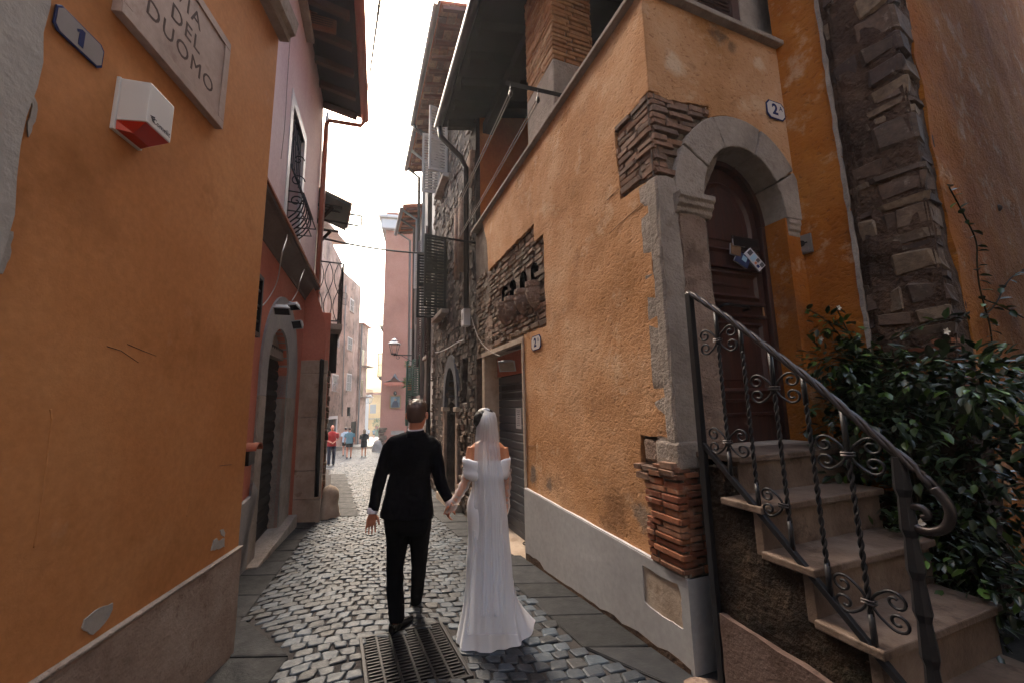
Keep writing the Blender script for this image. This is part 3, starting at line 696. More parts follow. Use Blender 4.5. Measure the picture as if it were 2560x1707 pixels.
for k in range(nsl):
    za, zb = zg + .18 + (z_sh - zg - .18) * k / nsl, zg + .18 + (z_sh - zg - .18) * (k + .93) / nsl
    mb = MB(); mb.prism([PK.W(o_l, za, -.16), PK.W(o_l, za, -.128), PK.W(o_l, (za + zb) / 2, -.112), PK.W(o_l, zb, -.132), PK.W(o_l, zb, -.16)], PK.u * (o_r - o_l)); mb.build('slat', M['shutter_brown'], shut)
mb = MB(); mb.tube([PK.W(o_l + .55, zg + .36, -.12), PK.W(o_l + .55, zg + .36, -.05), PK.W(o_l + .68, zg + .36, -.05), PK.W(o_l + .68, zg + .36, -.12)], .009, 6); mb.build('handle', M['black_metal'], shut)
zs_ = gz(6.2) + .12
mb = MB(); mb.fprism(PK, ragged([(a_l - .05, zg - .2), (a_r + .05, zg - .2), (a_r + .05, zs_), (a_l - .05, zs_)], .3, .004, 4), -.32, .16); mb.build('door_sill', M['stone_grey'], th, bevel=.015)
pt = PK.hit(cD(60, 1000))[1]
mb = MB(); mb.fprism(PK, ragged([(-4.4, zg), (a_l - .002, zg), (a_l - .002, pt + .14), (-2.6, pt), (-4.4, pt - .1)], .25, .004, 5), -.2, .035); mb.build('plinth', M['render_grey'], th, bevel=.01)
# flared buttress of travertine blocks under coral render
bl, br_ = -.02, .57
yb = PK.W(.02, 0)
BT = Frame(PK.W(.02, 0, -.05), 88.0, 1); 
def bt(p): return BT.hit(p)
xr = bt((803, 1250))[0]; xl = -.05
zq = bt(cD(560, 60))[1]; ztopb = bt(cC(500, 860))[1]
prof = [bt(p) for p in (cC(578, 812), cC(600, 868), cC(625, 935), cC(648, 1005), cC(662, 1070), cC(666, 1180), cC(660, 1290))]
outline = [(xl, zq), (xr + .004, zq)] + [(a, b) for a, b in reversed(prof)] + [(xl, prof[0][1])]
outline[1] = (prof[-1][0], zq)
MD = Vector((math.sin(math.radians(-24.5)), math.cos(math.radians(-24.5)), 0))   # the street line beyond the buttress
mb = MB(); mb.prism([BT.W(a, b, 0) for a, b in outline], MD * .9); mb.build('buttress', M['coral'], th)
blocks = [bt(cD(470, y))[1] for y in (52, 140, 425, 775, 960)] + [zg]
for k in range(5):
    mb = MB(); a, b = blocks[k + 1], blocks[k] - .006
    mb.prism([BT.W(*p, .012) for p in ragged([(xl + .03 - .02 * k, a), (xr, a), (xr, b), (xl + .03 - .02 * k, b)], .12, .004, 30 + k)], MD * .6); mb.build('quoin_block', M['travertine'], th, bevel=.012)
# eaves: boards, rafters, gutter
ov = UW.X(cT(590, 1200)); 
EO = .78
mb = MB(); mb.prism([UW.W(-4.1, eave_z + .27, -.5), UW.W(-4.1, eave_z + .05, EO), UW.W(-4.1, eave_z + .10, EO), UW.W(-4.1, eave_z + .55, -.5)], UW.u * (s_end + 4.15)); mb.build('roof', M['wood_board'], th)
for k in range(7):
    s_ = s_end - .10 - k * .62; mb = MB(); mb.prism([UW.W(s_, eave_z + .07, .0), UW.W(s_, eave_z - .08, .70), UW.W(s_, eave_z + .05, .70), UW.W(s_, eave_z + .19, 0)], UW.u * .09); mb.build('rafter', M['wood_red'], th)
def half_gutter(mb, a, b, r, up=Vector((0, 0, 1)), out=None):
    ring = lambda p: [p + out * (r * math.cos(t_)) + up * (r * math.sin(t_)) for t_ in [math.pi + math.pi * i / 8 for i in range(9)]] + [p + out * ((r - .008) * math.cos(t_)) + up * ((r - .008) * math.sin(t_)) for t_ in [2 * math.pi - math.pi * i / 8 for i in range(9)]]
    mb.loft([ring(a), ring(b)])
mb = MB(); half_gutter(mb, UW.W(-4.1, eave_z + .08, EO + .08), UW.W(s_end + .08, eave_z + .06, EO + .08), .085, out=UW.n); mb.build('gutter', M['pipe_pink'], th, True)
mb = MB(); e0 = UW.W(s_end + .05, eave_z, EO + .07)
mb.tube([e0, UW.W(s_end + .07, eave_z - .12, EO), UW.W(s_end + .07, eave_z - .14, .12), UW.W(s_end + .07, eave_z - .25, .06), UW.W(s_end + .07, 3.2, .06)], .045, 10); mb.build('downpipe', M['pipe_pink'], th, True)
# upper window with white surround, bars and a bellied basket
mb = MB(); sw_ = .15
panel(mb, UW, [(w_s0 - sw_, wz0 - .06), (w_s1 + sw_, wz0 - .06), (w_s1 + sw_, wz1 + .16), (w_s0 - sw_, wz1 + .16)], [win], .012, .05); wi = mb.build('window', M['white_paint'], th)
mb = MB(); mb.fbox(UW, w_s0, w_s1, wz0, wz1, -.2, -.17); mb.build('pane', M['glass_dark'], wi)
mb = MB(); mb.fbox(UW, w_s0 - .22, w_s1 + .22, wz0 - .12, wz0 - .062, -.02, .08); mb.build('sill', M['terracotta'], wi, bevel=.006)
for k in range(7):
    s_ = w_s0 + (w_s1 - w_s0) * (k + .5) / 7; mb = MB(); bz = wz0 + .05
    path = [UW.W(s_, wz1 - .02, -.04), UW.W(s_, bz + .95, -.02)] + [UW.W(s_, bz + .95 - .95 * t_, .30 * math.sin(math.pi * min(1, t_ * .98)) ** .8 * (t_ ** .7) - .02) for t_ in [i / 10 for i in range(1, 11)]]
    mb.tube(path, .011, 6); mb.build('grille_bar', M['iron'], wi, True)
for z_, dd in ((wz1 - .02, -.04), (wz0 + 1.55, -.035), (wz0 + 1.0, -.02), (wz0 + .45, .21), (wz0 + .28, .26), (wz0 + .15, .20)):
    mb = MB(); mb.tube([UW.W(w_s0, z_, -.05), UW.W(w_s0 + .02, z_, dd), UW.W(w_s1 - .02, z_, dd), UW.W(w_s1, z_, -.05)], .010, 6); mb.build('grille_rail', M['iron'], wi)
def spiral(fr, s, z, d, r0, turns, a0, sg=1, n=26, r1=.12):
    return [fr.W(s + sg * (r0 * (1 - (1 - r1) * i / n)) * math.cos(a0 + turns * 2 * math.pi * i / n), z + (r0 * (1 - (1 - r1) * i / n)) * math.sin(a0 + turns * 2 * math.pi * i / n), d) for i in range(n + 1)]
EW = Frame(UW.W(w_s0, 0, 0), UW.az + 90, 1)
for k, (zz, rr) in enumerate(((wz0 + .62, .10), (wz0 + .95, .075), (wz0 + .30, .09))):
    mb = MB(); mb.tube(spiral(EW, .12, zz, 0, rr, 1.3, 0), .009, 6); mb.build('scroll', M['iron'], wi, True)
# second floor window sill and open shutter, ground floor grilled window
q0, q1 = UW.hit(cT(215, 10), .1), UW.hit(cT(325, 435), .1)
zz = q1[1]
mb = MB(); mb.fbox(UW, q1[0] - 1.25, q1[0], zz, zz + .09, -.02, .12); wi = mb.build('window', M['stone_grey'], th, bevel=.01)
s_ = q1[0] - .15; zb_ = UW.hit(cT(420, 215), .3)[1]
mb = MB()
for a, b, c, d_ in ((0, .05, 0, 1.6), (.40, .45, 0, 1.6), (.05, .40, 0, .07), (.05, .40, 1.53, 1.6)): mb.fbox(UW, s_ - .04, s_, zz + .14 + c, zz + .14 + d_, .02 + a, .02 + b)
for k in range(30): mb.box(UW.W(s_ - .02, zz + .23 + k * .044, .245), UW.u * .014, UW.n * .172, Vector((0, 0, .012)) + UW.u * .010)
mb.build('shutter', M['wood_shutter'], wi)
g0, g1 = PK.hit(cC(120, 1150))[0], PK.hit(cC(180, 1130))[0]
gz0, gz1 = PK.hit(cC(150, 1145))[1], PK.hit(cC(180, 740))[1]
mb = MB(); g0 = g1 - .85
for a, b, c, d_ in ((g0, g1, gz0, gz0 + .05), (g0, g1, gz1 - .05, gz1), (g1 - .05, g1, gz0, gz1), (g0, g0 + .05, gz0, gz1)): mb.fbox(PK, a, b, c, d_, .0, .09)
for k in range(1, 5): mb.fbox(PK, g0 + (g1 - g0) * k / 5 - .01, g0 + (g1 - g0) * k / 5 + .01, gz0 + .05, gz1 - .05, .03, .05)
for k in range(1, 4): mb.fbox(PK, g0 + .05, g1 - .05, gz0 + (gz1 - gz0) * k / 4 - .012, gz0 + (gz1 - gz0) * k / 4 + .012, .05, .075)
wi = mb.build('window', M['iron'], th)
mb = MB(); mb.fbox(PK, g0 + .03, g1 - .03, gz0 + .03, gz1 - .03, -.02, .005); mb.build('pane', M['glass_dark'], wi)
mb = MB(); pp = PK.hit(cB(1125, 5), .05)[0]
mb.tube([PK.X(cB(1122, 10), .07), PK.X(cB(1078, 660), .07)], .035, 8); mb.build('conduit', M['black_metal'], th, True)
mb = MB(); mb.tube([BT.X(cC(645, 1300), .05), BT.X(cD(640, 55), .05), BT.X(cD(603, 940), .05)], .040, 8); mb.build('conduit', M['black_metal'], th, True)
# guard stone at the foot of the buttress
def boulder(name, label, c, rx, ry, rz, mat, seed, cat='stone', parent=None, group=None):
    r = random.Random(seed); mb = MB(); rings = []
    off = Vector((seed * 3.1, seed, 0))
    for i in range(13):
        t_ = i / 12; zz_ = t_; rad = (1 - .45 * t_ ** 1.5) if t_ < .8 else (1 - .45 * t_ ** 1.5) * math.sqrt(max(.003, 1 - ((t_ - .8) / .2) ** 2))
        ring = []
        for k in range(18):
            a = 2 * math.pi * k / 18; v = Vector((math.cos(a) * rad, math.sin(a) * rad, zz_ * 2)); n_ = 1 + .22 * noise.noise(v * 1.1 + off) + .14 * noise.noise(v * 3.1 + off)
            ring.append(Vector(c) + Vector((v.x * rx * n_, v.y * ry * n_, zz_ * rz - .05)))
        rings.append(ring)
    mb.loft(rings); o = mb.build(name, mat, parent, True)
    if label: tag(o, label, cat, group)
    return o
bc = on_ground(cD(655, 1085)); boulder('guard_stone', 'worn travertine guard stone at the foot of the pink house buttress', bc + Vector((0, .18, 0)), .20, .22, .64, M['travertine'], 5)
# tile hood letter box
th = thing('letter_box', 'small black letter box under a curved terracotta tile', 'letter box', PK.X(cB(1135, 525)))
hs_, hz_ = PK.hit(cB(1140, 490), .06)
mb = MB(); mb.fbox(PK, hs_ - .11, hs_ + .11, hz_ - .16, hz_ + .0, .0, .12); mb.build('box', M['black_metal'], th, bevel=.006)
mb = MB(); rr = .15
oa = [PK.W(hs_ + rr * math.cos(t_), hz_ + .55 * rr * math.sin(t_), 0) for t_ in [math.pi * i / 10 for i in range(11)]]; ia = [PK.W(hs_ + (rr - .022) * math.cos(t_), hz_ + .55 * (rr - .022) * math.sin(t_) - .003, 0) for t_ in [math.pi * i / 10 for i in range(10, -1, -1)]]
mb.prism(oa + ia, PK.n * .19); mb.build('tile_hood', M['terracotta'], th)
# three floodlights over the arch with loose cable
def floodlight(label, c, yaw, tilt, sc=1.0):
    t_ = thing('floodlight', label, 'floodlight', c, 'floodlights over the grey arch')
    Rm = Matrix.Rotation(yaw, 3, 'Z') @ Matrix.Rotation(tilt, 3, 'X'); X, Y, Zv = (Rm @ Vector(a) for a in ((1, 0, 0), (0, 1, 0), (0, 0, 1)))
    mb = MB(); f_ = [Vector(c) + X * a * .15 * sc + Zv * b * .11 * sc + Y * .0 for a, b in ((-1, -1), (1, -1), (1, 1), (-1, 1))]; k_ = [Vector(c) + X * a * .085 * sc + Zv * b * .06 * sc - Y * .12 * sc for a, b in ((-1, -1), (1, -1), (1, 1), (-1, 1))]
    mb.loft([k_, f_]); mb.build('housing', M['flood_grey'], t_, bevel=.008)
    mb = MB(); mb.box(Vector(c) + Y * .008, X * .16 * sc, Y * .008, Zv * .12 * sc); mb.build('rim', M['flood_grey'], t_, bevel=.004)
    mb = MB(); mb.box(Vector(c) + Y * .018, X * .135 * sc, Y * .004, Zv * .095 * sc); mb.build('lens', M['flood_glass'], t_)
    mb = MB(); mb.tube([Vector(c) - Y * .1 * sc, Vector(c) - Y * .1 * sc - PK.n * .14 * sc + Vector((0, 0, .02))], .016, 6); mb.build('bracket', M['flood_grey'], t_)
    return t_
P1, P2, P3 = PK.X(cC(380, 985), .22), PK.X(cC(455, 960), .22), PK.X(cC(480, 1075), .22)
floodlight('largest of the floodlights, mounted at the crown of the grey arch', P1, math.radians(200), math.radians(-60), .62)
floodlight('smallest floodlight, just behind the largest one over the grey arch', P2, math.radians(170), math.radians(-65), .55)
floodlight('floodlight low on the shoulder of the grey arch beside the buttress', P3, math.radians(165), math.radians(-25), .58)
def cable(name, label, pts, r, mat, cat='cable', n=14, sag=0, parent=None, group=None):
    mb = MB(); path = []
    if len(pts) == 2:
        a, b = Vector(pts[0]), Vector(pts[1]); path = [a.lerp(b, i / n) - Vector((0, 0, sag * 4 * (i / n) * (1 - i / n))) for i in range(n + 1)]
    else:
        P_ = [Vector(p) for p in pts]; P_ = [P_[0]] + P_ + [P_[-1]]
        for i in range(1, len(P_) - 2):
            for k in range(6):
                t_ = k / 6; a, b, c, d_ = P_[i - 1], P_[i], P_[i + 1], P_[i + 2]
                path.append(.5 * ((2 * b) + (c - a) * t_ + (2 * a - 5 * b + 4 * c - d_) * t_ ** 2 + (3 * b - a - 3 * c + d_) * t_ ** 3))
        path.append(P_[-1])
    mb.tube(path, r, 5); o = mb.build(name, mat, parent, True)
    if label: tag(o, label, cat, group)
    return o
cable('cable', 'thin white cable looping from the barred window across the coral wall', [UW.X(cC(415, 400), .06), UW.X(cC(412, 500), .09), PK.X(cC(380, 610), .36), PK.X(cC(345, 800), .12), PK.X(cC(280, 920), .05), PK.X(cC(210, 980), .05), PK.X(cC(150, 976), .05)], .007, M['cable_white'])
cable('cable', 'thin white cable hanging from the dark ledge to the floodlights', [UW.X(cC(525, 715), .06), PK.X(cC(497, 790), .30), PK.X(cC(480, 860), .2), PK.X(cC(445, 920), .18)], .007, M['cable_white'])
cable('cable', 'thin dark cable with a hooked end running down the mauve wall', [UW.X(cT(135, 260), .015), UW.X(cT(160, 240), .015), UW.X(cT(120, 190), .015), UW.X(cT(95, 450), .015), UW.X(cT(72, 800), .015), UW.X(cT(45, 1250), .015), UW.X(cT(10, 1560), .015)], .004, M['rope'])
# ------------------------------------------------------------------ bricks and stones as single pieces
def piece_mesh(name, mat, seed, jit=.06, bev=.07):
    r = random.Random(seed); bm = bmesh.new(); bmesh.ops.create_cube(bm, size=1.0)
    for v in bm.verts: v.co += Vector((r.uniform(-jit, jit) * .5, r.uniform(-jit, jit) * .5, r.uniform(-jit, jit)))
    bmesh.ops.bevel(bm, geom=list(bm.edges), offset=bev, segments=1, affect='EDGES', profile=.5)
    me = bpy.data.meshes.new(name); bm.to_mesh(me); bm.free(); me.materials.append(mat); return me
PIECES = {}
def pieces(kind, mat, n=6, jit=.06, bev=.07):
    if kind not in PIECES: PIECES[kind] = [piece_mesh(kind, M[mat], 50 + i, jit, bev) for i in range(n)]
    return PIECES[kind]
def piece(name, kind, fr, s, z, d, L, D, H, parent, tilt=0.0):
    o = bpy.data.objects.new(name, rnd.choice(PIECES[kind]))
    Mx = Matrix.Translation(fr.W(s, z, d)) @ fr.rot() @ Matrix.Rotation(tilt, 4, 'Y') @ Matrix.Diagonal((L, D, H, 1))
    COL.objects.link(o); WORLD[o.name] = Mx; o.parent = parent; o.matrix_basis = WORLD[parent.name].inverted() @ Mx
    return o
pieces('brick', 'brick'); pieces('brick_ochre', 'brick_ochre'); pieces('brick_grey', 'brick_grey', 6, .12, .09); pieces('rubble_obj', 'rubble_obj', 8, .22, .14); pieces('quoin', 'quoin', 8, .2, .12)
def courses(fr, poly, pitch, joint, lens, d, depth, kind, parent, seed, name='brick', var=.006, skip=0.0, tilt=0.0, s_snap=None, max_n=400):
    r = random.Random(seed); s0, s1 = min(p[0] for p in poly), max(p[0] for p in poly); z = min(p[1] for p in poly) + pitch / 2; z1 = max(p[1] for p in poly); n = 0
    while z < z1:
        h = pitch * r.uniform(.85, 1.15); s = s0 - r.uniform(0, lens[0])
        if s_snap is not None: s = s_snap
        while s < s1:
            L = r.uniform(*lens); a, b = max(s, s0), min(s + L, s1)
            c = (a + b) / 2
            if b - a > .03 and inside(poly, c, z) and r.random() >= skip and n < max_n:
                piece(name, kind, fr, c, z + r.uniform(-.004, .004), d - depth / 2 + r.uniform(-var, var), (b - a) - joint, depth, h - joint * .8, parent, tilt + r.uniform(-.012, .012)); n += 1
            s += L
        z += h
    return n
# ------------------------------------------------------------------ the loggia house
IC = 1.58
SW = Frame(DF.W(IC, 0), -31, -1); QS = SW.hit(cM(1030, 380))[0]; RF = Frame(SW.W(QS, 0), 62, 1)
th = LG = thing('loggia_house', 'rough orange stucco house with open loggia, arched wooden door and grey plinth', 'house', DF.W(.0, gz(2.76)))
ZC = 4.95
hR = RW.hit
pl0, pl1 = .555, .63
out = [(.30, -.3), (2.62, -.6), (2.62, 2.49), hR(cF(975, 1055)), hR(cF(1150, 985)), hR(cF(1122, 268)), hR(cF(1050, 325)), hR(cF(1050, 185)), hR(cF(693, 555)), hR(cF(680, 320)), (4.42, ZC), (0, ZC), (0, 4.05),
       hR(cI(95, 850)), hR(cI(135, 1305)), hR(cI(300, 1195)), hR(cK(150, 100)), hR(cK(205, 760)), hR(cK(262, 1430)), hR(cL(95, 85)), hR(cL(98, 330)), hR(cL(190, 385)), hR(cL(166, 700)), hR(cL(182, 800)), (.32, .5)]
out = [out[0], out[1], out[2]] + ragged(out[3:10], .06, .010, 2, False) + [out[10], out[11]] + ragged(out[12:], .05, .008, 3, False)
mb = MB(); panel(mb, RW, out, [], 0, .10, .11, .012, 3.0); mb.build('wall', M['orange_right'], th, True)
mb = MB(); panel(mb, RW, [(.0, -.4), (2.64, -.6), (2.64, 2.4), (4.33, 2.50), (5.0, 2.5), (5.0, ZC - .05), (0, ZC - .05)], [], -.048, .3, .1, .010, 4, edges=False); mb.build('masonry', M['mortar'], th, True)
patA_ = [hR(cI(100, 850)), hR(cI(140, 1300)), (.30, 3.40), (0.03, 3.34), (0.03, 4.05)]
# plinth with a bare patch, returning round the corner
bare = [RW.hit(p, .03) for p in (cS(1115, 560), cS(1140, 565), cS(1250, 640), cS(1340, 685), cS(1420, 715), cS(1448, 800), cS(1468, 1108), cS(1255, 968), cS(1190, 920), cS(1135, 865))]
bare = ragged(bare, .03, .004, 6)
mb = MB(); panel(mb, RW, [(0, -.3), (2.625, -.6), (2.625, pl1), (0, pl0)], [bare], .030, .034, .3, .002, 2); mb.fbox(RW, .32, 2.62, -.5, .5, -.2, -.004)
mb.build('plinth', M['plinth_right'], th)
mb = MB(); mb.fbox(RW, .05, .9, -.2, .5, -.06, .020); mb.build('bare_patch', M['travertine'], th)
mb = MB(); mb.fbox(DF, .0, .16, -.3, pl0, -.3, .03); mb.fbox(RW, -.03, .0, -.3, pl0, -.16, .0295); mb.build('plinth_return', M['plinth_right'], th)
mb = MB(); mb.fprism(RW, [(0.0, pl0 + .001), (2.6, pl1 + .001), (2.6, pl1 + .012), (0, pl0 + .012)], -.02, .024); mb.build('plinth_cap', M['white_paint'], th)
mb = MB(); mb.fprism(RW, [hR(cL(190, 400)), hR(cL(172, 700)), (.29, pl0), (.0, pl0), (.0, 1.24)], -.1, .026); mb.fbox(DF, .0, .165, pl0, 1.22, -.2, .014); mb.build('pier_core', M['mortar'], th)
mb = MB(); mb.fprism(RW, patA_, -.1, -.022); mb.build('masonry', M['mortar'], th)
# lower brick pier, both faces
pier = [hR(cL(190, 400)), hR(cL(168, 700)), hR(cL(185, 800)), (.30, pl0 + .015), (-.031, pl0 + .015), (-.031, 1.22), (.2, 1.24)]
courses(RW, pier, .046, .013, (.13, .29), .045, .12, 'brick', th, 21, var=.008, s_snap=-.031)
courses(DF, [(0.015, pl0 + .015), (.17, pl0 + .015), (.17, 1.22), (.015, 1.22)], .046, .013, (.11, .16), .03, .12, 'brick', th, 22, var=.006, s_snap=.015)
courses(RW, [hR(cL(98, 270)), hR(cL(98, 335)), (-.01, 1.21), (-.01, 1.29)], .05, .014, (.14, .25), .055, .14, 'brick_grey', th, 23)
mb = MB(); mb.fprism(RW, ragged([(.0, 1.25), (.33, 1.24), (.34, 1.40), (.0, 1.37)], .06, .01, 7), -.08, .005); mb.build('stone_block', M['rough_jamb'], th, bevel=.02)
mb = MB(); mb.fbox(DF, -.012, .17, 1.22, 1.40, -.2, .03); mb.build('stone_block', M['stone_grey'], th, bevel=.02)
# tall rough jamb at the corner
jl = [hR(p) for p in (cI(300, 1195), cK(150, 100), cK(205, 760), cK(262, 1430))]
mb = MB(); mb.fprism(RW, ragged([(0, 1.37), (0, 3.33)] + [(a - .003, b) for a, b in jl[:3]] + [(jl[3][0], 1.40)], .07, .008, 9), -.1, .008); mb.build('corner_stone', M['stone_grey'], th, bevel=.012)
mb = MB(); panel(mb, DF, ragged([(0, 1.37), (.185, 1.37), (.18, 3.05), (.17, 3.34), (0, 3.33)], .07, .006, 10), [], .012, .2, .04, .012, 9); mb.build('corner_stone', M['stone_grey'], th, True)
mb = MB(); e = ragged([(.175, 1.34), (.46, 1.34), (.445, 1.9), (.455, 2.3), (.42, 2.62), (.44, 3.06), (.18, 3.06)], .06, .012, 12)
panel(mb, DF, e, [], .022, .3, .035, .016, 10); mb.build('door_jamb', M['rough_jamb'], th, True)
mb = MB(); pr_ = [(.02, 3.05), (.04, 3.07), (.04, 3.10), (.065, 3.12), (.065, 3.15), (.085, 3.17), (.085, 3.21), (-.2, 3.21), (-.2, 3.05)]
mb.loft([[DF.W(s_, b, a) for a, b in pr_] for s_ in (.14, .49)]); mb.build('impost', M['stone_grey'], th, bevel=.006)
mb = MB(); mb.loft([[DF.W(s_, b, a * .5 - .02) for a, b in pr_] for s_ in (1.41, 1.56)]); mb.build('impost', M['stone_grey'], th, bevel=.006)
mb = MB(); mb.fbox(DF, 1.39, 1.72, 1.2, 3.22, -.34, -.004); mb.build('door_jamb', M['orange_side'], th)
# arch of five voussoirs
AC, AZ = .925, 3.21
cut = [0, 34, 70, 113, 148, 180]
for k in range(5):
    a0, a1 = cut[k] + .5, cut[k + 1] - .5; n_ = 7
    o_ = [(AC + .755 * math.cos(math.radians(t_)), AZ + .83 * math.sin(math.radians(t_))) for t_ in [a0 + (a1 - a0) * i / n_ for i in range(n_ + 1)]]
    i_ = [(AC + .47 * math.cos(math.radians(t_)), AZ + .555 * math.sin(math.radians(t_))) for t_ in [a1 + (a0 - a1) * i / n_ for i in range(n_ + 1)]]
    q = ragged([(min(a, 1.64), b) for a, b in o_] + i_, .06, .006, 40 + k)
    mb = MB(); mb.fprism(DF, q, -.30, .018 + .006 * (k % 2)); mb.build('voussoir', M['stone_grey'], th, bevel=.010)
# door face wall above the arch
o_ = [(AC + .765 * math.cos(math.radians(t_)), AZ + .84 * math.sin(math.radians(t_))) for t_ in range(36, 118, 6)]
pt_ = [DF.hit(p) for p in (cI(715, 745), cI(705, 695), cI(450, 650))]
mb = MB(); panel(mb, DF, [(0, ZC), (IC + .02, ZC), (IC + .02, 3.5)] + o_ + ragged(pt_ + [(0, 4.05)], .05, .008, 14, False), [], 0, .1, .09, .012, 3.0); mb.build('wall', M['orange_right'], th, True)
mb = MB(); panel(mb, DF, [(0.0, 1.3), (.5, 1.3), (.5, 3.3), (.9, 4.0), (1.5, 3.8), (1.5, ZC - .03), (0.0, ZC - .03)], [], -.032, .2, .2, .006, 4, edges=False); mb.build('masonry', M['mortar'], th, True)
patA = [hR(cI(95, 850)), hR(cI(135, 1305)), (.30, 3.40), (0.01, 3.34), (0.01, 4.05)]
courses(RW, patA, .056, .013, (.16, .34), -.004, .12, 'brick_grey', th, 25, var=.012, s_snap=.0)
patB = [(.005, 3.36), (.16, 3.3), (.2, 3.5), (.33, 3.74), (.5, 3.93), (.62, 4.0)] + pt_ + [(.005, 4.05)]
courses(DF, patB, .056, .013, (.14, .28), .0, .12, 'brick_grey', th, 26, var=.012, s_snap=.0)
# coping
mb = MB(); mb.fbox(RW, -.06, 4.95, ZC, ZC + .045, -.28, .06); mb.build('coping', M['stone_grey'], th, bevel=.008)
mb = MB(); mb.fbox(DF, .061, IC + .14, ZC - .001, ZC + .046, -.28, .062); mb.build('coping', M['stone_grey'], th, bevel=.008)
# wooden door
D_ = -.24
leaf = [(.44, 1.33), (1.41, 1.33), (1.41, AZ)] + [(AC + .49 * math.cos(math.radians(t_)), AZ + .58 * math.sin(math.radians(t_))) for t_ in range(0, 181, 9)] + [(.44, AZ)]
mb = MB(); mb.fprism(DF, leaf, D_ - .05, D_); door = mb.build('door', M['door_wood'], th)
def dz(p): return DF.hit(p, D_ + .02)[1]
za, zb, zc1, zd, ze, zf = dz(cK(555, 395)), dz(cK(570, 610)), dz(cK(600, 690)), dz(cK(700, 1205)), dz(cK(700, 1290)), 1.35
x0, x1 = .585, 1.275
zsl = dz(cK(720, 270))
def ring_arch(i): return [(x0 + i, zsl - .10 + i), (x1 - i, zsl - .10 + i), (x1 - i, AZ - .02)] + [(AC + (.345 - i) * math.cos(math.radians(t_)), AZ - .02 + (.40 - i) * math.sin(math.radians(t_))) for t_ in range(10, 171, 10)] + [(x0 + i, AZ - .02)]
def ring_rect(a, b, c, d_): return lambda i: [(a + i, c + i), (b - i, c + i), (b - i, d_ - i), (a + i, d_ - i)]
def moulding(name, f, w_, d0, d1, parent, mat):
    mb = MB(); A_, B_, C_ = f(0), f(w_ * .5), f(w_); n_ = len(A_)
    for i in range(n_):
        j = (i + 1) % n_
        for P_, Q_, e0, e1 in ((A_, B_, d0, d1), (B_, C_, d1, d0)): mb.poly([DF.W(*P_[i], e0), DF.W(*P_[j], e0), DF.W(*Q_[j], e1), DF.W(*Q_[i], e1)])
    return mb.build(name, mat, parent)
for f in (ring_arch, ring_rect(x0, x1, zb + .03, za - .03), ring_rect(x0, x1, zd + .05, zc1 - .05)):
    moulding('panel_moulding', f, .05, D_ + .001, D_ + .022, door, M['door_wood'])
    q = f(.11); mb = MB(); mb.fprism(DF, q, D_ - .02, D_ + .012); mb.build('door_panel', M['door_wood'], door, bevel=.01)
for z_ in (za, zb, zc1, zd, ze):
    mb = MB(); mb.fbox(DF, x0 - .04, x1 + .04, z_ - .012, z_ + .012, D_, D_ + .03); mb.build('door_rail', M['door_wood'], door, bevel=.006)
mb = MB(); mb.fbox(DF, x0 - .05, x1 + .05, 1.335, ze - .013, D_, D_ + .012); mb.build('kick_board', M['door_wood'], door)
for f_ in ((.44, .50), (1.345, 1.41)):
    mb = MB(); mb.fbox(DF, f_[0], f_[1], 1.335, AZ, D_, D_ + .05); mb.build('frame', M['door_wood'], door, bevel=.008)
mb = MB(); n_ = 18
for i in range(n_):
    t0, t1 = math.pi * i / n_, math.pi * (i + 1) / n_
    f0 = lambda r, rz, t_: (AC + r * math.cos(t_), AZ + rz * math.sin(t_))
    mb.fprism(DF, [f0(.49, .58, t0), f0(.49, .58, t1), f0(.42, .51, t1), f0(.42, .51, t0)], D_, D_ + .05)
mb.build('frame', M['door_wood'], door)
hs, hz = DF.hit(cK(780, 655), D_ + .05)
mb = MB(); mb.tube([DF.W(.79, hz, D_), DF.W(.79, hz + .005, D_ + .055), DF.W(.83, hz + .012, D_ + .062), DF.W(1.03, hz + .004, D_ + .062), DF.W(1.07, hz - .008, D_ + .055), DF.W(1.07, hz - .012, D_)], .013, 8); mb.build('handle', M['iron'], door, True)
ls, lz = DF.hit(cY(1060, 320), D_ + .02)
mb = MB(); mb.fbox(DF, ls - .15, ls + .17, lz - .055, lz + .055, D_, D_ + .028); slot = mb.build('letter_slot', M['iron_worn'], door, bevel=.005)
mb = MB(); mb.fbox(DF, ls - .12, ls + .14, lz - .025, lz + .03, D_ + .0285, D_ + .031); mb.build('flap', M['black_metal'], slot)
mb = MB(); mb.fbox(DF, 1.285, 1.30, zb - .12, zb - .02, D_ + .012, D_ + .02); mb.build('lock_plate', M['brick_ochre'], door)
# post stuffed in the slot
def booklet(name, label, c, L, W_, tilt, lean, cov, extra):
    X = DF.u; Zv = Vector((0, 0, 1)); a = math.radians(tilt); ax = X * math.cos(a) - Zv * math.sin(a); ay = X * math.sin(a) + Zv * math.cos(a); nn = DF.n
    ax = (ax + nn * lean).normalized()
    t_ = thing(name, label, 'magazine', c)
    mb = MB(); mb.box(c, ax * L / 2, ay * W_ / 2, nn * .006); mb.build('pages', M['paper'], t_)
    mb = MB(); mb.box(Vector(c) + nn * .0075, ax * L / 2 * 1.01, ay * W_ / 2 * 1.01, nn * .001); mb.build('cover', cov, t_)
    for (p, q, w2, h2, m_) in extra:
        mb = MB(); mb.box(Vector(c) + nn * .0092 + ax * p * L + ay * q * W_, ax * w2 * L / 2, ay * h2 * W_ / 2, nn * .0006); mb.build('print_block', m_, t_)
mag = plain('mag_blue', '#2a3558', .35); prs = plain('print_sky', '#8fb0c4', .5); pro = plain('print_orange', '#c0602a', .5); prd = plain('print_dark', '#3f3d42', .5)
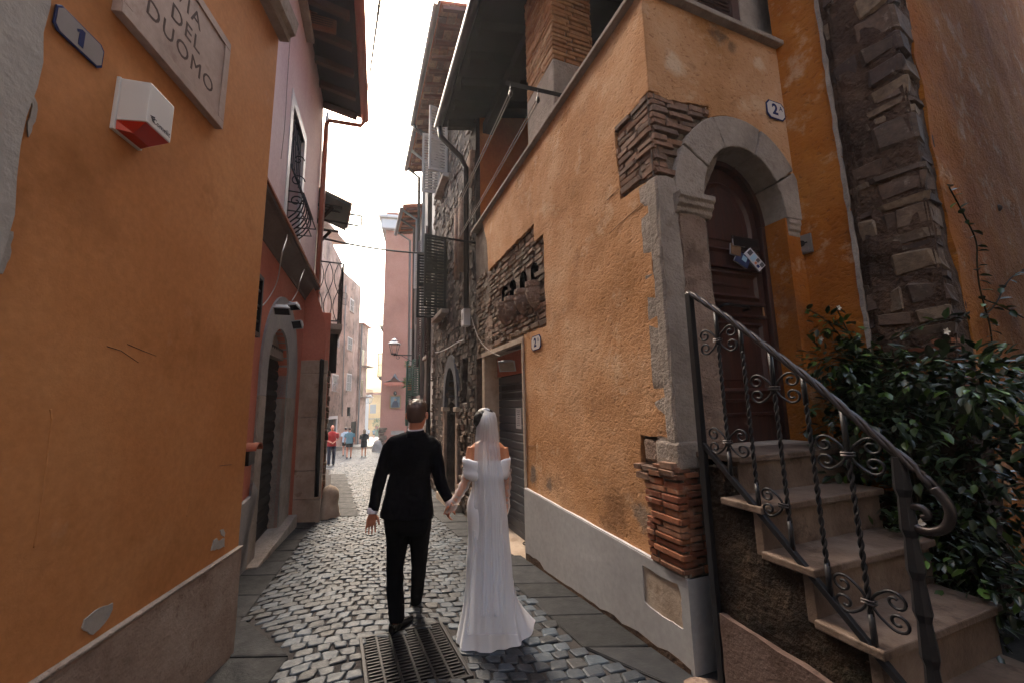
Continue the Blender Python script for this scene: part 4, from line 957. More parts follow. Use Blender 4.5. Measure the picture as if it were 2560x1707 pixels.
booklet('magazine', 'white flyer magazine hanging from the letter slot', DF.X(cY(1210, 590), D_ + .07), .20, .105, 52, .15, M['paper'], [(-.36, .1, .2, .55, prd), (-.1, .0, .22, .75, prs), (.13, -.2, .1, .25, pro), (.12, .2, .16, .4, prd), (.38, .2, .18, .45, prd), (.3, -.25, .14, .3, M['enamel_blue'])])
booklet('magazine', 'dark blue folded booklet below the letter slot', DF.X(cY(1010, 590), D_ + .055), .14, .11, 30, .1, mag, [(.1, .15, .35, .45, prs)])
booklet('magazine', 'rolled black brochure poking from the letter slot', DF.X(cY(960, 315), D_ + .06), .14, .06, 0, .0, M['black_metal'], [])
booklet('magazine', 'crumpled brown paper bag under the letter slot', DF.X(cY(900, 430), D_ + .05), .11, .10, 8, .05, plain('kraft', '#6d5138', .8), [])
plate('white enamel number 2A plate with blue rim above the stone arch', DF, [cI(1078, 660), cI(1205, 800), cI(1105, 770), cI(1195, 690)], .004, M['enamel'], '2', .80, .2, None, 'A', -.06)
plate('white enamel number 2B plate with blue rim beside the garage door', RW, [cF(1035, 1075), cF(1105, 1065), cF(1105, 1165), cF(1035, 1178)], .004, M['enamel'], '2', .80, .2, None, 'B', -.06)
# ---- garage opening
gl, gr, gt = 4.30, 2.62, 2.49
dp = -.24
mb = MB(); mb.fbox(RW, gl - .002, gl + .14, -.6, 2.52, dp - .05, .012); mb.build('door_jamb', M['travertine'], th, bevel=.008)
mb = MB(); mb.fbox(RW, gr - .035, gr + .02, -.6, 2.46, dp - .05, .02); mb.build('door_jamb', M['travertine'], th, bevel=.006)
mb = MB(); mb.fbox(RW, gr - .035, gl + .14, 2.462, 2.535, dp - .05, .022); mb.build('lintel', M['travertine'], th, bevel=.006)
zsh = RW.hit(cV(850, 618), dp)[1]
mb = MB(); mb.fbox(RW, gr + .02, gl - .003, zsh + .01, 2.461, dp - .04, dp + .02); mb.build('lintel_panel', M['coral'], th)
zb_ = gz(6) + .0
mb = MB(); mb.fbox(RW, gr, gl, -.6, zsh, dp - .08, dp - .05); shut = mb.build('roller_shutter', M['shutter_grey'], th)
ns = 19; zz0 = zb_ + .02
for k in range(ns):
    a, b = zz0 + (zsh - zz0) * k / ns, zz0 + (zsh - zz0) * (k + .94) / ns
    mb = MB(); mb.prism([RW.W(gr + .02, a, dp - .05), RW.W(gr + .02, a, dp - .012), RW.W(gr + .02, a + .01, dp - .004), RW.W(gr + .02, b - .012, dp - .004), RW.W(gr + .02, b, dp - .016), RW.W(gr + .02, b, dp - .05)], RW.u * (gl - gr - .022)); o = mb.build('slat', M['shutter_grey'], shut)
    if k in (ns - 2, ns - 3):
        mb = MB()
        for j in range(30): s_ = gr + .12 + j * .048; mb.fbox(RW, s_, s_ + .016, a + .02, b - .02, dp - .01, dp - .0025)
        mb.build('vent_slots', M['pit'], shut, kind='stuff')
mb = MB(); mb.fprism(RW, [(gr, zz0 - .4), (gl, zz0 - .4), (gl, zz0 + .03), (gr, zz0 + .03)], dp - .05, .10); mb.build('door_sill', M['travertine'], th, bevel=.012)
mb = MB(); ring = [RW.W(3.05 + .06 * math.cos(t_), zz0 + .075, dp + .06 + .06 * math.sin(t_)) for t_ in [i * .35 for i in range(18)]]; mb.tube(ring, .008, 5); mb.build('handle', M['iron_worn'], shut)
ps, pz_ = RW.hit(cV(925, 1040), dp)
t_ = thing('paper_notice', 'white paper notice taped to the grey roller shutter', 'notice', RW.W(ps, pz_ - .15, dp))
mb = MB(); mb.fbox(RW, ps - .105, ps + .105, pz_ - .15, pz_ + .15, dp - .003, dp - .0015); mb.build('sheet', M['paper'], t_)
for k in range(9):
    mb = MB(); w_ = rnd.uniform(.04, .085); mb.fbox(RW, ps - w_, ps + w_ * rnd.uniform(.5, 1), pz_ + .11 - k * .027, pz_ + .118 - k * .027, dp - .0014, dp - .0008); mb.build('text_line', M['ink'], t_)
fl = floodlight('cream floodlight hanging under the garage lintel', RW.X(cV(815, 525), dp + .16), math.radians(170), math.radians(-40), .8)
for c in fl.children:
    if c.name.startswith(('lens',)): c.data.materials[0] = M['stone_grey']
fl['group'] = 'floodlights'; del fl['group']
# ---- corbel frieze and bare masonry
cz = [cF(805, 905), cF(868, 868), cF(950, 800), cF(1040, 750)]
cs_ = [RW.hit(p) for p in cz]; zk = sum(c[1] for c in cs_) / 4
cs_s = [c[0] for c in cs_]
fz = [hR(cF(1150, 985)), hR(cF(1122, 268)), hR(cF(1050, 325)), hR(cF(1050, 185)), hR(cF(693, 555)), (4.35, 3.2), (4.4, 2.56), (2.6, 2.56)]
def in_niche(s, z): return any(abs(s - c) < .15 and zk + .02 < z < zk + .42 for c in cs_s)
r_ = random.Random(77); z = 2.58; nst = 0
while z < 3.95:
    h = r_.uniform(.05, .095); s = 1.7 + r_.uniform(0, .1)
    while s < 4.95:
        L = r_.uniform(.12, .32)
        c = s + L / 2
        ok = inside(fz, c, z + h / 2) or (4.36 < c < 4.92 and z < 3.95)
        if ok and not in_niche(c, z + h / 2): piece('stone', 'rubble_obj' if r_.random() < .75 or c > 4.35 else 'brick_grey', RW, c, z + h / 2, -.078 + r_.uniform(-.010, .014), L - .018, .10, h - .014, th, r_.uniform(-.03, .03)); nst += 1
        s += L
    z += h
for k, c in enumerate(cs_s):
    mb = MB(); rings = []
    for t_, rr, dd in ((0, .07, .0), (.05, .105, .05), (.12, .125, .09), (.20, .128, .11), (.26, .12, .10), (.27, .135, .115), (.34, .135, .115)):
        rings.append([RW.W(c + rr * math.cos(a), zk - .16 + t_, -.08 + max(.0, (dd + .06) * math.sin(a))) for a in [math.pi * i / 8 for i in range(9)]])
    mb.loft(rings); mb.build('corbel', M['rough_jamb'], th, False, .012)
    mb = MB(); mb.fprism(RW, [(c - .10, zk + .2), (c + .10, zk + .2), (c + .10, zk + .34)] + arc(c, zk + .34, .10, 0, 180, 8) + [(c - .10, zk + .34)], -.08, -.026); mb.build('niche', M['pit'], th)  # flush black plate stands for the shade inside the niche
mb = MB(); panel(mb, RW, ragged([(4.0, 2.56), (4.36, 2.56), (4.38, 3.05), (4.15, 3.2), (3.98, 3.1)], .06, .01, 70), [], -.03, .1, .08, .01, 5); mb.build('render_patch', M['rough_jamb'], th, True)
# ---- loggia: floor, end wall, back wall, pillar, roof
LD = 2.9
mb = MB(); mb.fbox(RW, .02, 5.0, ZC - 1.0, ZC - .9, -LD, -.32); mb.build('loggia_floor', M['mortar'], th)
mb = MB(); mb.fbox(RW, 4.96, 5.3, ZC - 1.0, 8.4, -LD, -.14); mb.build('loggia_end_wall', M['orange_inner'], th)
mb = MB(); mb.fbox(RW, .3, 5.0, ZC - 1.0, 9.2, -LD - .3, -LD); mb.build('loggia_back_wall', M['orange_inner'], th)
pa, pb_ = RW.hit(cE(950, 745)), RW.hit(cE(780, 1020))
ps0, ps1 = pa[0], pb_[0] + .02; PT = .58
zbr = RW.hit(cE(935, 375))[1]; ztop_ = 7.75
PF = Frame(RW.W(ps0, 0, -.02), RW.az + 90, 1)   # pillar face towards the steps
mb = MB(); mb.fbox(RW, ps0, ps1, ZC + .04, zbr, -.02 - PT, -.02); mb.build('pillar_base', M['stone_grey'], th, bevel=.02)
mb = MB(); mb.fbox(RW, ps0 + .03, ps1 - .03, zbr, ztop_, -.02 - PT + .03, -.05); mb.build('pillar_core', M['mortar'], th)
z = zbr; k = 0
while z < ztop_ - .05:
    h = .062
    n1 = courses(RW, [(ps0, z), (ps1, z), (ps1, z + h * .9), (ps0, z + h * .9)], h, .016, (.28, .42), -.02, .10, 'brick_ochre', th, 300 + k, var=.006, s_snap=ps0 - (.12 if k % 2 else 0))
    courses(PF, [(.0, z), (PT, z), (PT, z + h * .9), (.0, z + h * .9)], h, .016, (.24, .36), .0, .10, 'brick_ochre', th, 600 + k, var=.006, s_snap=-(0 if k % 2 else .12))
    z += h; k += 1
EZ = RW.hit(cE(330, 470), .6)[1]
mb = MB(); mb.prism([RW.W(-.9, EZ + .02, .60), RW.W(-.9, EZ + .10, .60), RW.W(-.9, EZ + 1.02, -LD), RW.W(-.9, EZ + .92, -LD)], RW.u * 6.15); mb.build('roof', M['wood_dark'], th)
for k in range(11):
    s_ = -.6 + k * .56; mb = MB(); mb.prism([RW.W(s_, EZ - .12, .50), RW.W(s_, EZ + .04, .50), RW.W(s_, EZ + .90, -LD), RW.W(s_, EZ + .74, -LD)], RW.u * .12); mb.build('rafter', M['wood_dark'], th)
mb = MB(); mb.fbox(RW, -.6, 5.0, EZ - .12, EZ + .10, -.42, -.20); mb.build('beam', M['wood_dark'], th)
mb = MB(); half_gutter(mb, RW.W(-.9, EZ + .04, .67), RW.W(5.25, EZ, .67), .08, out=RW.n); mb.build('gutter', M['pipe_dark'], th, True)
mb = MB(); pz0 = RW.hit(cF(575, 800), .1)[1]
mb.tube([RW.W(5.15, EZ - .05, .66), RW.W(5.15, EZ - .28, .62), RW.W(5.16, EZ - .62, .22), RW.W(5.16, EZ - .85, .10), RW.W(5.16, pz0, .10)], .055, 10); mb.build('downpipe', M['pipe_dark'], th, True)
mb = MB(); mb.fprism(RW, [(5.05, EZ - 1.1), (5.3, EZ - 1.2), (5.35, EZ - .6), (5.0, EZ - .5)], -.3, .06); mb.build('stone_bracket', M['rough_jamb'], th, bevel=.03)
# loggia shutters over the door face
mb = MB(); s0, s1 = DF.hit(cI(560, 0), -.2)[0] - .55, DF.hit(cI(905, 150), -.2)[0]
for a, b in ((s0, s0 + .07), (s1 - .10, s1), ((s0 + s1) / 2 - .05, (s0 + s1) / 2 + .05)): mb.fbox(DF, a, b, ZC + .047, 6.8, -.26, -.18)
mb.fbox(DF, s0 + .07, s1 - .1, ZC + .047, ZC + .14, -.25, -.19); shf = mb.build('window_shutter', M['louvre_brown'], th)
for side in (0, 1):
    a, b = (s0 + .07, (s0 + s1) / 2 - .05) if side == 0 else ((s0 + s1) / 2 + .05, s1 - .10)
    for k in range(30):
        mb = MB(); mb.box(DF.W((a + b) / 2, ZC + .17 + k * .045, -.22), DF.u * ((b - a) / 2), DF.n * .016 + Vector((0, 0, -.012)), Vector((0, 0, .004)) + DF.n * .003); mb.build('slat', M['louvre_brown'], shf)
mb = MB(); mb.fbox(DF, s1 + .002, IC + .3, ZC + .047, 9, -.5, -.17); mb.build('loggia_pier', M['stone_grey'], th)
mb = MB(); mb.fbox(DF, .2, IC + .3, 6.85, 9.2, -.45, -.17); mb.build('loggia_side_wall', M['orange_inner'], th)
# side wall by the steps and the rough stone corner
zgr = gz(1.5)
pL = (SW.hit(cJ(130, 0))[0] + SW.hit(cJ(380, 1560))[0]) / 2
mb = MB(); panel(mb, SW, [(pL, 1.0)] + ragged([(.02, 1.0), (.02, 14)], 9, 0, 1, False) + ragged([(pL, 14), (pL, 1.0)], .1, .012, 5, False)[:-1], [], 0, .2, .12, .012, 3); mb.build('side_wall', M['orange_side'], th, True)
mb = MB(); panel(mb, SW, [(QS, -.2), (pL + .02, -.2), (pL + .02, 14), (QS, 14)], [], -.012, .3, .06, .035, 4.5); mb.fbox(SW, QS + .1, .0, .0, 9.4, -1, -.22); mb.build('masonry', M['brown_mortar'], th, True)
mb = MB(); panel(mb, RF, [(0, -.2), (.42, -.2), (.42, 14), (0, 14)], [], -.012, .3, .06, .03, 4.5); mb.build('masonry', M['brown_mortar'], th, True)
r_ = random.Random(31); z = 1.5; k = 0
while z < 6.3:
    brick = 1.62 < z < 2.02
    h = r_.uniform(.045, .06) if brick else r_.choice((.06, .09, .13, .17, .22)) * r_.uniform(.9, 1.15)
    s = QS
    L1 = r_.uniform(.16, .3) if not brick else r_.uniform(.2, .3); kind = 'brick' if brick else 'quoin'; p0 = r_.uniform(-.02, .022)
    piece('stone' if not brick else 'brick', kind, SW, QS + L1 / 2 - .004, z + h / 2, -.098 + p0, L1, .2, h - .018, th, r_.uniform(-.03, .03))
    L2 = r_.uniform(.10, .28); piece('stone' if not brick else 'brick', kind, RF, L2 / 2 + .004, z + h / 2, -.098 + p0, L2, .2, h - .02, th, r_.uniform(-.03, .03))
    s = QS + L1
    while s < pL - .04:
        L = min(r_.uniform(.09, .3), pL - s)
        if r_.random() < (.5 if not brick else .95): piece('stone' if not brick else 'brick', kind if not brick else 'brick', SW, s + L / 2, z + h / 2, -.108 + r_.uniform(-.02, .015), L - .02, .2, h - .02, th, r_.uniform(-.05, .05))
        s += L
    z += h
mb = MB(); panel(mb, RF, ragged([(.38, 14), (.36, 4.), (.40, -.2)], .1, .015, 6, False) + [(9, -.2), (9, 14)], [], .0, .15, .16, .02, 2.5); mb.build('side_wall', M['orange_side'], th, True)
mb = MB(); hh = RF.hit(cJ(1160, 1165)); mb.ball(RF.W(*hh, -.01), .035, .03, .035, 9, 6); mb.build('plaster_chip', M['mortar'], th, True)
mb = MB(); e1 = ragged([(pL - .012, 1.2), (pL - .012, 9.4)], .09, .006, 15, False); e2 = ragged([(pL + .012, 9.4), (pL + .012, 1.2)], .09, .006, 16, False); mb.fprism(SW, e1 + e2, -.05, .014); mb.build('render_edge', M['stone_grey'], th)
for q in ([cI(45, 1310), cI(85, 1270), cI(125, 1235)], [cI(60, 1530), cI(110, 1480), cI(200, 1400), cI(290, 1325)], [cR(445, 690), cR(480, 688), cR(515, 692)]):
    mb = MB(); mb.tube([RW.X(p, .004) for p in q], .0022, 4); mb.build('crack', M['engrave'], th)
b0_ = [(s_ * .1, gz(RW.W(s_ * .1, 0).y)) for s_ in range(0, 27)]; rr_ = random.Random(3)
mb = MB(); mb.fprism(RW, [(a, z_ - .05) for a, z_ in b0_] + [(a, z_ + .02 + .05 * abs(noise.noise(Vector((a * 3, 1, 0)))) + rr_.uniform(0, .012) + (.07 if a > 2.1 else 0) * rr_.uniform(.6, 1)) for a, z_ in reversed(b0_)], .0, .0335); mb.build('grime', M['brown_mortar'], th)
# intercom
q = [SW.hit(p, .01) for p in (cY(1822, 250), cY(2130, 155), cY(2180, 450), cY(1865, 548))]
a, b = min(p[0] for p in q), max(p[0] for p in q); c, d_ = (q[2][1] + q[3][1]) / 2, (q[0][1] + q[1][1]) / 2
t_ = thing('intercom_panel', 'brushed steel intercom panel on the orange wall by the wooden door', 'intercom', SW.W((a + b) / 2, c, 0))
mb = MB(); mb.fbox(SW, a, b, c, d_, .0, .022); mb.build('plate', M['steel'], t_, bevel=.003)
m_ = (a + b) / 2; zz = (c + d_) / 2 + .01
mb = MB(); mb.fprism(SW, arc(m_, zz, .028, 0, 350, 14), .0221, .025); mb.fbox(SW, m_ - .045, m_ + .045, zz - .006, zz + .006, .0222, .0245); mb.build('speaker', M['black_metal'], t_)
mb = MB(); mb.fbox(SW, m_ - .05, m_ + .05, c + .025, c + .05, .0221, .026); mb.build('name_strip', M['enamel_old'], t_)
# ------------------------------------------------------------------ stone steps
th = thing('stone_staircase', 'travertine steps climbing to the arched wooden door', 'steps', RW.W(-.9, gz(1.8), -.4))
ZT = [1.335, 1.115, .89, .668, .445, .22]; SF = [-.36, -.588, -.82, -1.056, -1.29, -1.525]
TW = [1.48, 1.06, 1.0, .95, .92, .90]
for k in range(6):
    z, sf = ZT[k], SF[k]; sb_ = .02 if k == 0 else SF[k - 1] + .0; wd = TW[k]
    mb = MB(); q = [(sf, 0.0), (sb_ - .012 if k else .0, 0.0), (sb_ - .012 if k else .0, 1), (sf, 1)]
    bk = sb_ + .03 if k else -.006
    dl = .02 if k else -.13
    pts = [RW.W(sf, z - .038, dl), RW.W(bk, z - .038, dl), RW.W(bk, z - .038, -wd), RW.W(sf, z - .038, -wd)]
    mb.prism(pts, (0, 0, .038)); mb.build('tread', M['step_stone'], th, bevel=.007)
    zr = ZT[k + 1] if k < 5 else gz(1.2) - .1
    mb = MB(); mb.fbox(RW, sf + .025, sf + .07, zr + .001 - .03, z - .0385, -wd + .02, -.002 if k else -.14); mb.build('riser', M['step_stone'], th, bevel=.003)
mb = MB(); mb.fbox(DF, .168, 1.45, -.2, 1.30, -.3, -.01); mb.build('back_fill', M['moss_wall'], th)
# mossy flank and the pitted slab at its foot
poly = [(-.22, -.25), (-1.62, -.2)]
for k in range(5, -1, -1): poly += [(SF[k] + .03, ZT[k + 1] - .04 if k < 5 else .1), (SF[k] + .03, ZT[k] - .039)]
poly = poly[:-1] + [(SF[0] + .03, ZT[0] - .06), (-.22, ZT[0] - .06)]
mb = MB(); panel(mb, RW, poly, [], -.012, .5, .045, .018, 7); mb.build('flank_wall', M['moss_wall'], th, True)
zs0, zs1 = RW.hit(cL(575, 1140))[1], RW.hit(cL(1240, 1568))[1]
mb = MB(); mb.fprism(RW, ragged([(-.25, -.15), (-1.7, -.0), (-1.7, zs1 - .03), (-.82, zs1), (-.25, zs0), (-.25, -.15)], .1, .005, 3), -.2, .02); mb.build('base_slab', M['base_stone'], th, bevel=.012)
boulder('kerb_lump', None, RW.W(-.12, gz(2.7) - .02, .05), .16, .12, .10, M['rough_jamb'], 9, parent=th)
# ------------------------------------------------------------------ wrought iron railing
th = thing('iron_railing', 'black wrought iron stair railing with twisted bars and scrolls', 'railing', RW.W(-.2, gz(2.6), .03))
RD_ = .0
def rx(p): return RW.X(p, RD_)
hd = [rx(p) for p in (cK(385, 562), cK(425, 580), cK(640, 720), cK(905, 920), cK(1120, 1080), cK(1447, 1360), cM(650, 1230), cM(850, 1400), cN(900, 95), cN(1000, 195))]
def twist_rope(path, r, turns_per_m, strands=3, n=8):
    """several strands wound round a line"""
    mbs = MB(); L = 0; segs = [0]
    for a, b in zip(path, path[1:]): L += (b - a).length; segs.append(L)
    N_ = max(12, int(L * turns_per_m * 10)); 
    def at(d):
        for i in range(len(path) - 1):
            if d <= segs[i + 1] + 1e-9: t_ = (d - segs[i]) / max(1e-9, segs[i + 1] - segs[i]); return path[i].lerp(path[i + 1], t_), (path[i + 1] - path[i]).normalized()
        return path[-1], (path[-1] - path[-2]).normalized()
    for s in range(strands):
        pp = []
        for i in range(N_ + 1):
            p, t_ = at(L * i / N_); a = t_.cross(RW.n).normalized(); b = t_.cross(a); ph = 2 * math.pi * (turns_per_m * L * i / N_ + s / strands)
            pp.append(p + a * math.cos(ph) * r * .55 + b * math.sin(ph) * r * .55)
        mbs.tube(pp, r * .62, 6)
    return mbs
twist_rope(hd, .017, 3.2, 3).build('handrail', M['iron_worn'], th, True)
cc = [rx(p) for p in (cN(1000, 195), cN(1060, 260), cN(1105, 330), cN(1115, 400), cN(1085, 470), cN(1000, 500), cN(900, 485), cN(825, 430), cN(797, 370), cN(820, 335), cN(880, 325), cN(935, 350), cN(960, 390), cN(915, 400))]
def smooth(P_, m=5):
    P_ = [P_[0]] + P_ + [P_[-1]]; o = []
    for i in range(1, len(P_) - 2):
        for k in range(m):
            t_ = k / m; a, b, c, d_ = P_[i - 1], P_[i], P_[i + 1], P_[i + 2]
            o.append(.5 * ((2 * b) + (c - a) * t_ + (2 * a - 5 * b + 4 * c - d_) * t_ ** 2 + (3 * b - a - 3 * c + d_) * t_ ** 3))
    return o + [P_[-1]]
mb = MB(); mb.tube(smooth(cc), [.019 - .007 * i / (len(smooth(cc)) - 1) for i in range(len(smooth(cc)))], 8); mb.build('end_scroll', M['iron_worn'], th, True)
def bar4(mb, a, b, w_):
    t_ = (b - a).normalized(); n_ = RW.n; m_ = t_.cross(n_).normalized(); mb.box((a + b) / 2, t_ * ((b - a).length / 2), m_ * w_, n_ * w_)
mb = MB(); bar4(mb, RW.W(-.215, gz(2.6) + .02), RW.W(-.215, rx(cK(400, 565)).z + .005), .020); mb.build('post', M['iron'], th, bevel=.004)
bt0, bt1 = rx(cK(470, 1458)), rx(cN(770, 1568)); btd = bt1 - bt0
mb = MB(); bar4(mb, bt0, bt0 + btd * 1.35, .014); mb.build('bottom_rail', M['iron'], th, bevel=.003)
pa_, pb2 = rx(cM(690, 1265)), rx(cN(880, 1568)); sp = (pa_.xy - RW.o.xy).dot(RW.u.xy)
mb = MB(); pz0 = gz(1.3); path = [RW.W(sp, pz0 + i * .03 - .03) for i in range(int((pa_.z - pz0) / .03) + 2)]
mb.tube(path, [.026 + .004 * ((i * 7919) % 5 - 2) / 2 for i in range(len(path))], 7); mb.build('newel_post', M['iron'], th)
bars = [(cK(562, 690), cL(625, 292), 's', [cK(568, 845), cL(612, 128)]), (cK(716, 812), cL(790, 485), 't', []), (cK(903, 968), cL(985, 728), 's', [cK(916, 1133)]), (cK(1106, 1105), cL(1203, 985), 't', []), (cM(372, 1032), cN(537, 1258), 's', [cM(395, 1268), cN(520, 985)])]
half_sc = [cL(955, 520), cL(1420, 1020)]
def rail_z(s):
    pts = sorted(((p - RW.o).dot(RW.u), p.z) for p in hd)
    for (a, za), (b, zb) in zip(pts, pts[1:]):
        if a <= s <= b: return za + (zb - za) * (s - a) / (b - a)
    return pts[0][1]
def low_z(s): s0 = (bt0 - RW.o).dot(RW.u); s1 = (bt1 - RW.o).dot(RW.u); return bt0.z + (bt1.z - bt0.z) * (s - s0) / (s1 - s0)
def scroll_set(s, z, size, sides=(-1, 1), ud=(-1, 1)):
    for a in sides:
        for b in ud:
            mb = MB(); R_ = size; pts = []
            n_ = 34
            for i in range(n_ + 1):
                t_ = i / n_
                if t_ < .35:
                    u_ = t_ / .35; ss, zz = .010 + .9 * R_ * u_ ** 1.6, R_ * 1.15 * u_ ** .8
                else:
                    u_ = (t_ - .35) / .65; ang = math.radians(120) - u_ * math.radians(430); rr = R_ * .62 * (1 - .72 * u_)
                    c_s, c_z = .010 + .9 * R_ - R_ * .62 * math.cos(math.radians(120)) * 1, R_ * 1.15 - R_ * .62 * math.sin(math.radians(120))
                    ss, zz = c_s + rr * math.cos(ang), c_z + rr * math.sin(ang)
                pts.append(RW.W(s + a * ss, z + b * zz * .9, RD_))
            mb.tube(pts, .0062, 6); mb.build('scroll', M['iron'], th, True)
    mb = MB()
    for dz_ in (-.006, .006): mb.tube([RW.W(s - .020, z + dz_, RD_ + .012), RW.W(s + .020, z + dz_, RD_ + .012), RW.W(s + .020, z + dz_, RD_ - .012), RW.W(s - .020, z + dz_, RD_ - .012), RW.W(s - .020, z + dz_, RD_ + .012)], .0055, 5)
    mb.build('collar', M['iron_worn'], th, True)
for top, bot, kind, scs in bars:
    s = ((rx(top) - RW.o).dot(RW.u) + (rx(bot) - RW.o).dot(RW.u)) / 2
    z0, z1 = low_z(s), rail_z(s)
    mb = twist_rope([RW.W(s, z0 + .14), RW.W(s, z1 - (.14 if kind == 't' else .22))], .0105, 11, 2); bar4(mb, RW.W(s, z0), RW.W(s, z0 + .15), .0085); bar4(mb, RW.W(s, z1 - (.15 if kind == 't' else .23)), RW.W(s, z1), .0085)
    mb.build('baluster', M['iron'], th, True)
    for p in scs: scroll_set(s, rx(p).z, .068)
for p in half_sc:
    q = rx(p); s = (q - RW.o).dot(RW.u)
    s_ = min(bars, key=lambda b_: abs((rx(b_[1]) - RW.o).dot(RW.u) - s)); sb0 = (rx(s_[1]) - RW.o).dot(RW.u)
scroll_set((rx(cL(985, 728)) - RW.o).dot(RW.u), rx(cL(970, 510)).z, .062, sides=(1,))
# ------------------------------------------------------------------ jasmine
th = thing('jasmine_shrub', 'dark green climbing jasmine spilling over the stone steps', 'shrub', RW.W(-.7, gz(2), -1.2))
def leaf_geo(mb, c, d, up, L, W_):
    d = d.normalized(); s = d.cross(up)
    s = s.normalized() if s.length > 1e-4 else d.orthogonal().normalized(); n_ = s.cross(d)
    p = [c, c + d * L * .35 + s * W_ + n_ * .1 * L, c + d * L * .7 + s * W_ * .8 + n_ * .08 * L, c + d * L - n_ * .05 * L, c + d * L * .7 - s * W_ * .8 + n_ * .08 * L, c + d * L * .35 - s * W_ + n_ * .1 * L, c + d * L * .35, c + d * L * .7]
    mb.add(p, [(0, 1, 6), (1, 2, 7, 6), (2, 3, 7), (0, 6, 5), (6, 7, 4, 5), (7, 3, 4)])
rl = random.Random(5)
def rw3(s, t_, z): return RW.W(s, z, -t_)
# clumps: (s, t, z, radius)
cl = []
for i in range(230):
    f = rl.random(); s = -2.3 + 2.1 * f; t_ = rl.uniform(.92, 1.75) - .10 * (1 - f)
    ztop = 1.98 - .28 * max(0, (-.55 - s)) - .9 * max(0, 1.05 - t_); zl = gz(2) + .15
    z = zl + (ztop - zl) * rl.random() ** .7; cl.append((s, t_, z, rl.uniform(.10, .2)))
for i in range(26): f = i / 25; cl.append((-.28 - .1 * rl.random(), 1.40 - .06 * rl.random(), 1.55 + .65 * (1 - abs(2 * f - 1)) * .6, rl.uniform(.06, .12)))
for (px, r0) in ((cM(230, 420), .09), (cM(330, 470), .10), (cM(420, 520), .12), (cM(480, 620), .14), (cM(600, 720), .16), (cM(420, 700), .12), (cM(700, 800), .2), (cM(900, 870), .22), (cM(1100, 800), .2), (cM(1300, 820), .22), (cM(1400, 900), .25)):
    q = SW.X(px, .12) if px[0] < 2340 else RF.X(px, .25); cl.append(((q - RW.o).dot(RW.u), -(q - RW.o).dot(RW.n), q.z, r0))
mb = MB(); nl = 0
sparse = []
for (s, t_, z, r0) in cl:
    c = rw3(s, t_, z)
    for k in range(int(34 * (r0 / .14) ** 2) + 8):
        v = Vector((rl.gauss(0, 1), rl.gauss(0, 1), rl.gauss(0, 1))); v = v.normalized() * (r0 * rl.uniform(.55, 1.05))
        d = (v.normalized() + Vector((rl.uniform(-.6, .6), rl.uniform(-.6, .6), rl.uniform(-.9, .2)))); L = rl.uniform(.045, .085)
        p_ = c + v
        if (p_ - RW.o).dot(RW.n) > -.86 + .02 and p_.z < 1.2: continue
        leaf_geo(mb, p_, d, Vector((rl.uniform(-.4, .4), rl.uniform(-.4, .4), 1)), L, L * rl.uniform(.2, .28)); nl += 1
mb.build('foliage', M['leaf'], th, True, kind='stuff')
# single leaves that stand out at the edge of the mass and on the runners
lm = MB(); leaf_geo(lm, Vector((0, 0, 0)), Vector((1, 0, 0)), Vector((0, 0, 1)), 1, .26); LM = lm.mesh('leaf', M['leaf_obj'], True)
def leaf_at(p, d, L, parent):
    d = d.normalized(); up = Vector((rl.uniform(-.5, .5), rl.uniform(-.5, .5), 1)); s = d.cross(up).normalized(); n_ = s.cross(d)
    o = bpy.data.objects.new('leaf', LM); Mx = Matrix.Translation(p) @ Matrix((d, -s, n_)).transposed().to_4x4() @ Matrix.Scale(L, 4)
    COL.objects.link(o); o.parent = parent; o.matrix_basis = WORLD[parent.name].inverted() @ Mx; WORLD[o.name] = Mx
for i in range(150):
    s, t_, z, r0 = rl.choice(cl); v = Vector((rl.gauss(0, 1), rl.gauss(-.6, 1), rl.gauss(.4, 1))).normalized(); p = rw3(s, t_, z) + v * r0 * 1.1
    if (p - RW.o).dot(RW.n) > -.8 and p.z < 1.2: continue
    leaf_at(p, v + Vector((rl.uniform(-.7, .7), rl.uniform(-.7, .7), rl.uniform(-.7, .3))), rl.uniform(.06, .10), th)
runners = [[SW.X(p, .06) for p in (cM(400, 640), cM(300, 480), cM(200, 380), cM(110, 330), cM(70, 330))], [SW.X(p, .08) for p in (cM(420, 560), cM(330, 400), cM(290, 310))], [SW.X(p, .08) for p in (cM(400, 720), cM(280, 640), cM(150, 660), cM(60, 680), cM(30, 710))],
           [SW.X(p, .06) for p in (cM(480, 860), cM(340, 840), cM(270, 860), cM(180, 780))], [RF.X(p, .03) for p in (cM(1300, 720), cM(1310, 600), cM(1290, 420), cM(1230, 200), cM(1210, 40), cJ(1030, 1350), cJ(960, 1200), cJ(880, 1050))],
           [RF.X(p, .03) for p in (cM(1250, 370), cM(1330, 290), cM(1420, 130), cM(1516, 70))], [RF.X(p, .03) for p in (cM(1260, 260), cM(1360, 300), cM(1440, 340), cM(1516, 380))], [RF.X(p, .05) for p in (cM(640, 520), cM(760, 470), cM(900, 410), cM(1060, 380), cM(1160, 340))]]
mb = MB()
for q in runners: mb.tube(smooth(q), .005, 5)
for i in range(14):
    s, t_, z, r0 = rl.choice(cl); a = rw3(s * .6 - .4, 1.25, gz(2) + .1); b = rw3(s, t_, z); mb.tube(smooth([a, a.lerp(b, .5) + Vector((rl.uniform(-.1, .1), rl.uniform(-.1, .1), .15)), b]), .009, 5)
mb.build('stems', M['stem'], th, True)
for q in runners:
    pp = smooth(q)
    for i, p in enumerate(pp):
        if rl.random() < .55: leaf_at(p, Vector((rl.uniform(-1, 1), rl.uniform(-1, .2), rl.uniform(-.8, .6))), rl.uniform(.05, .085), th)
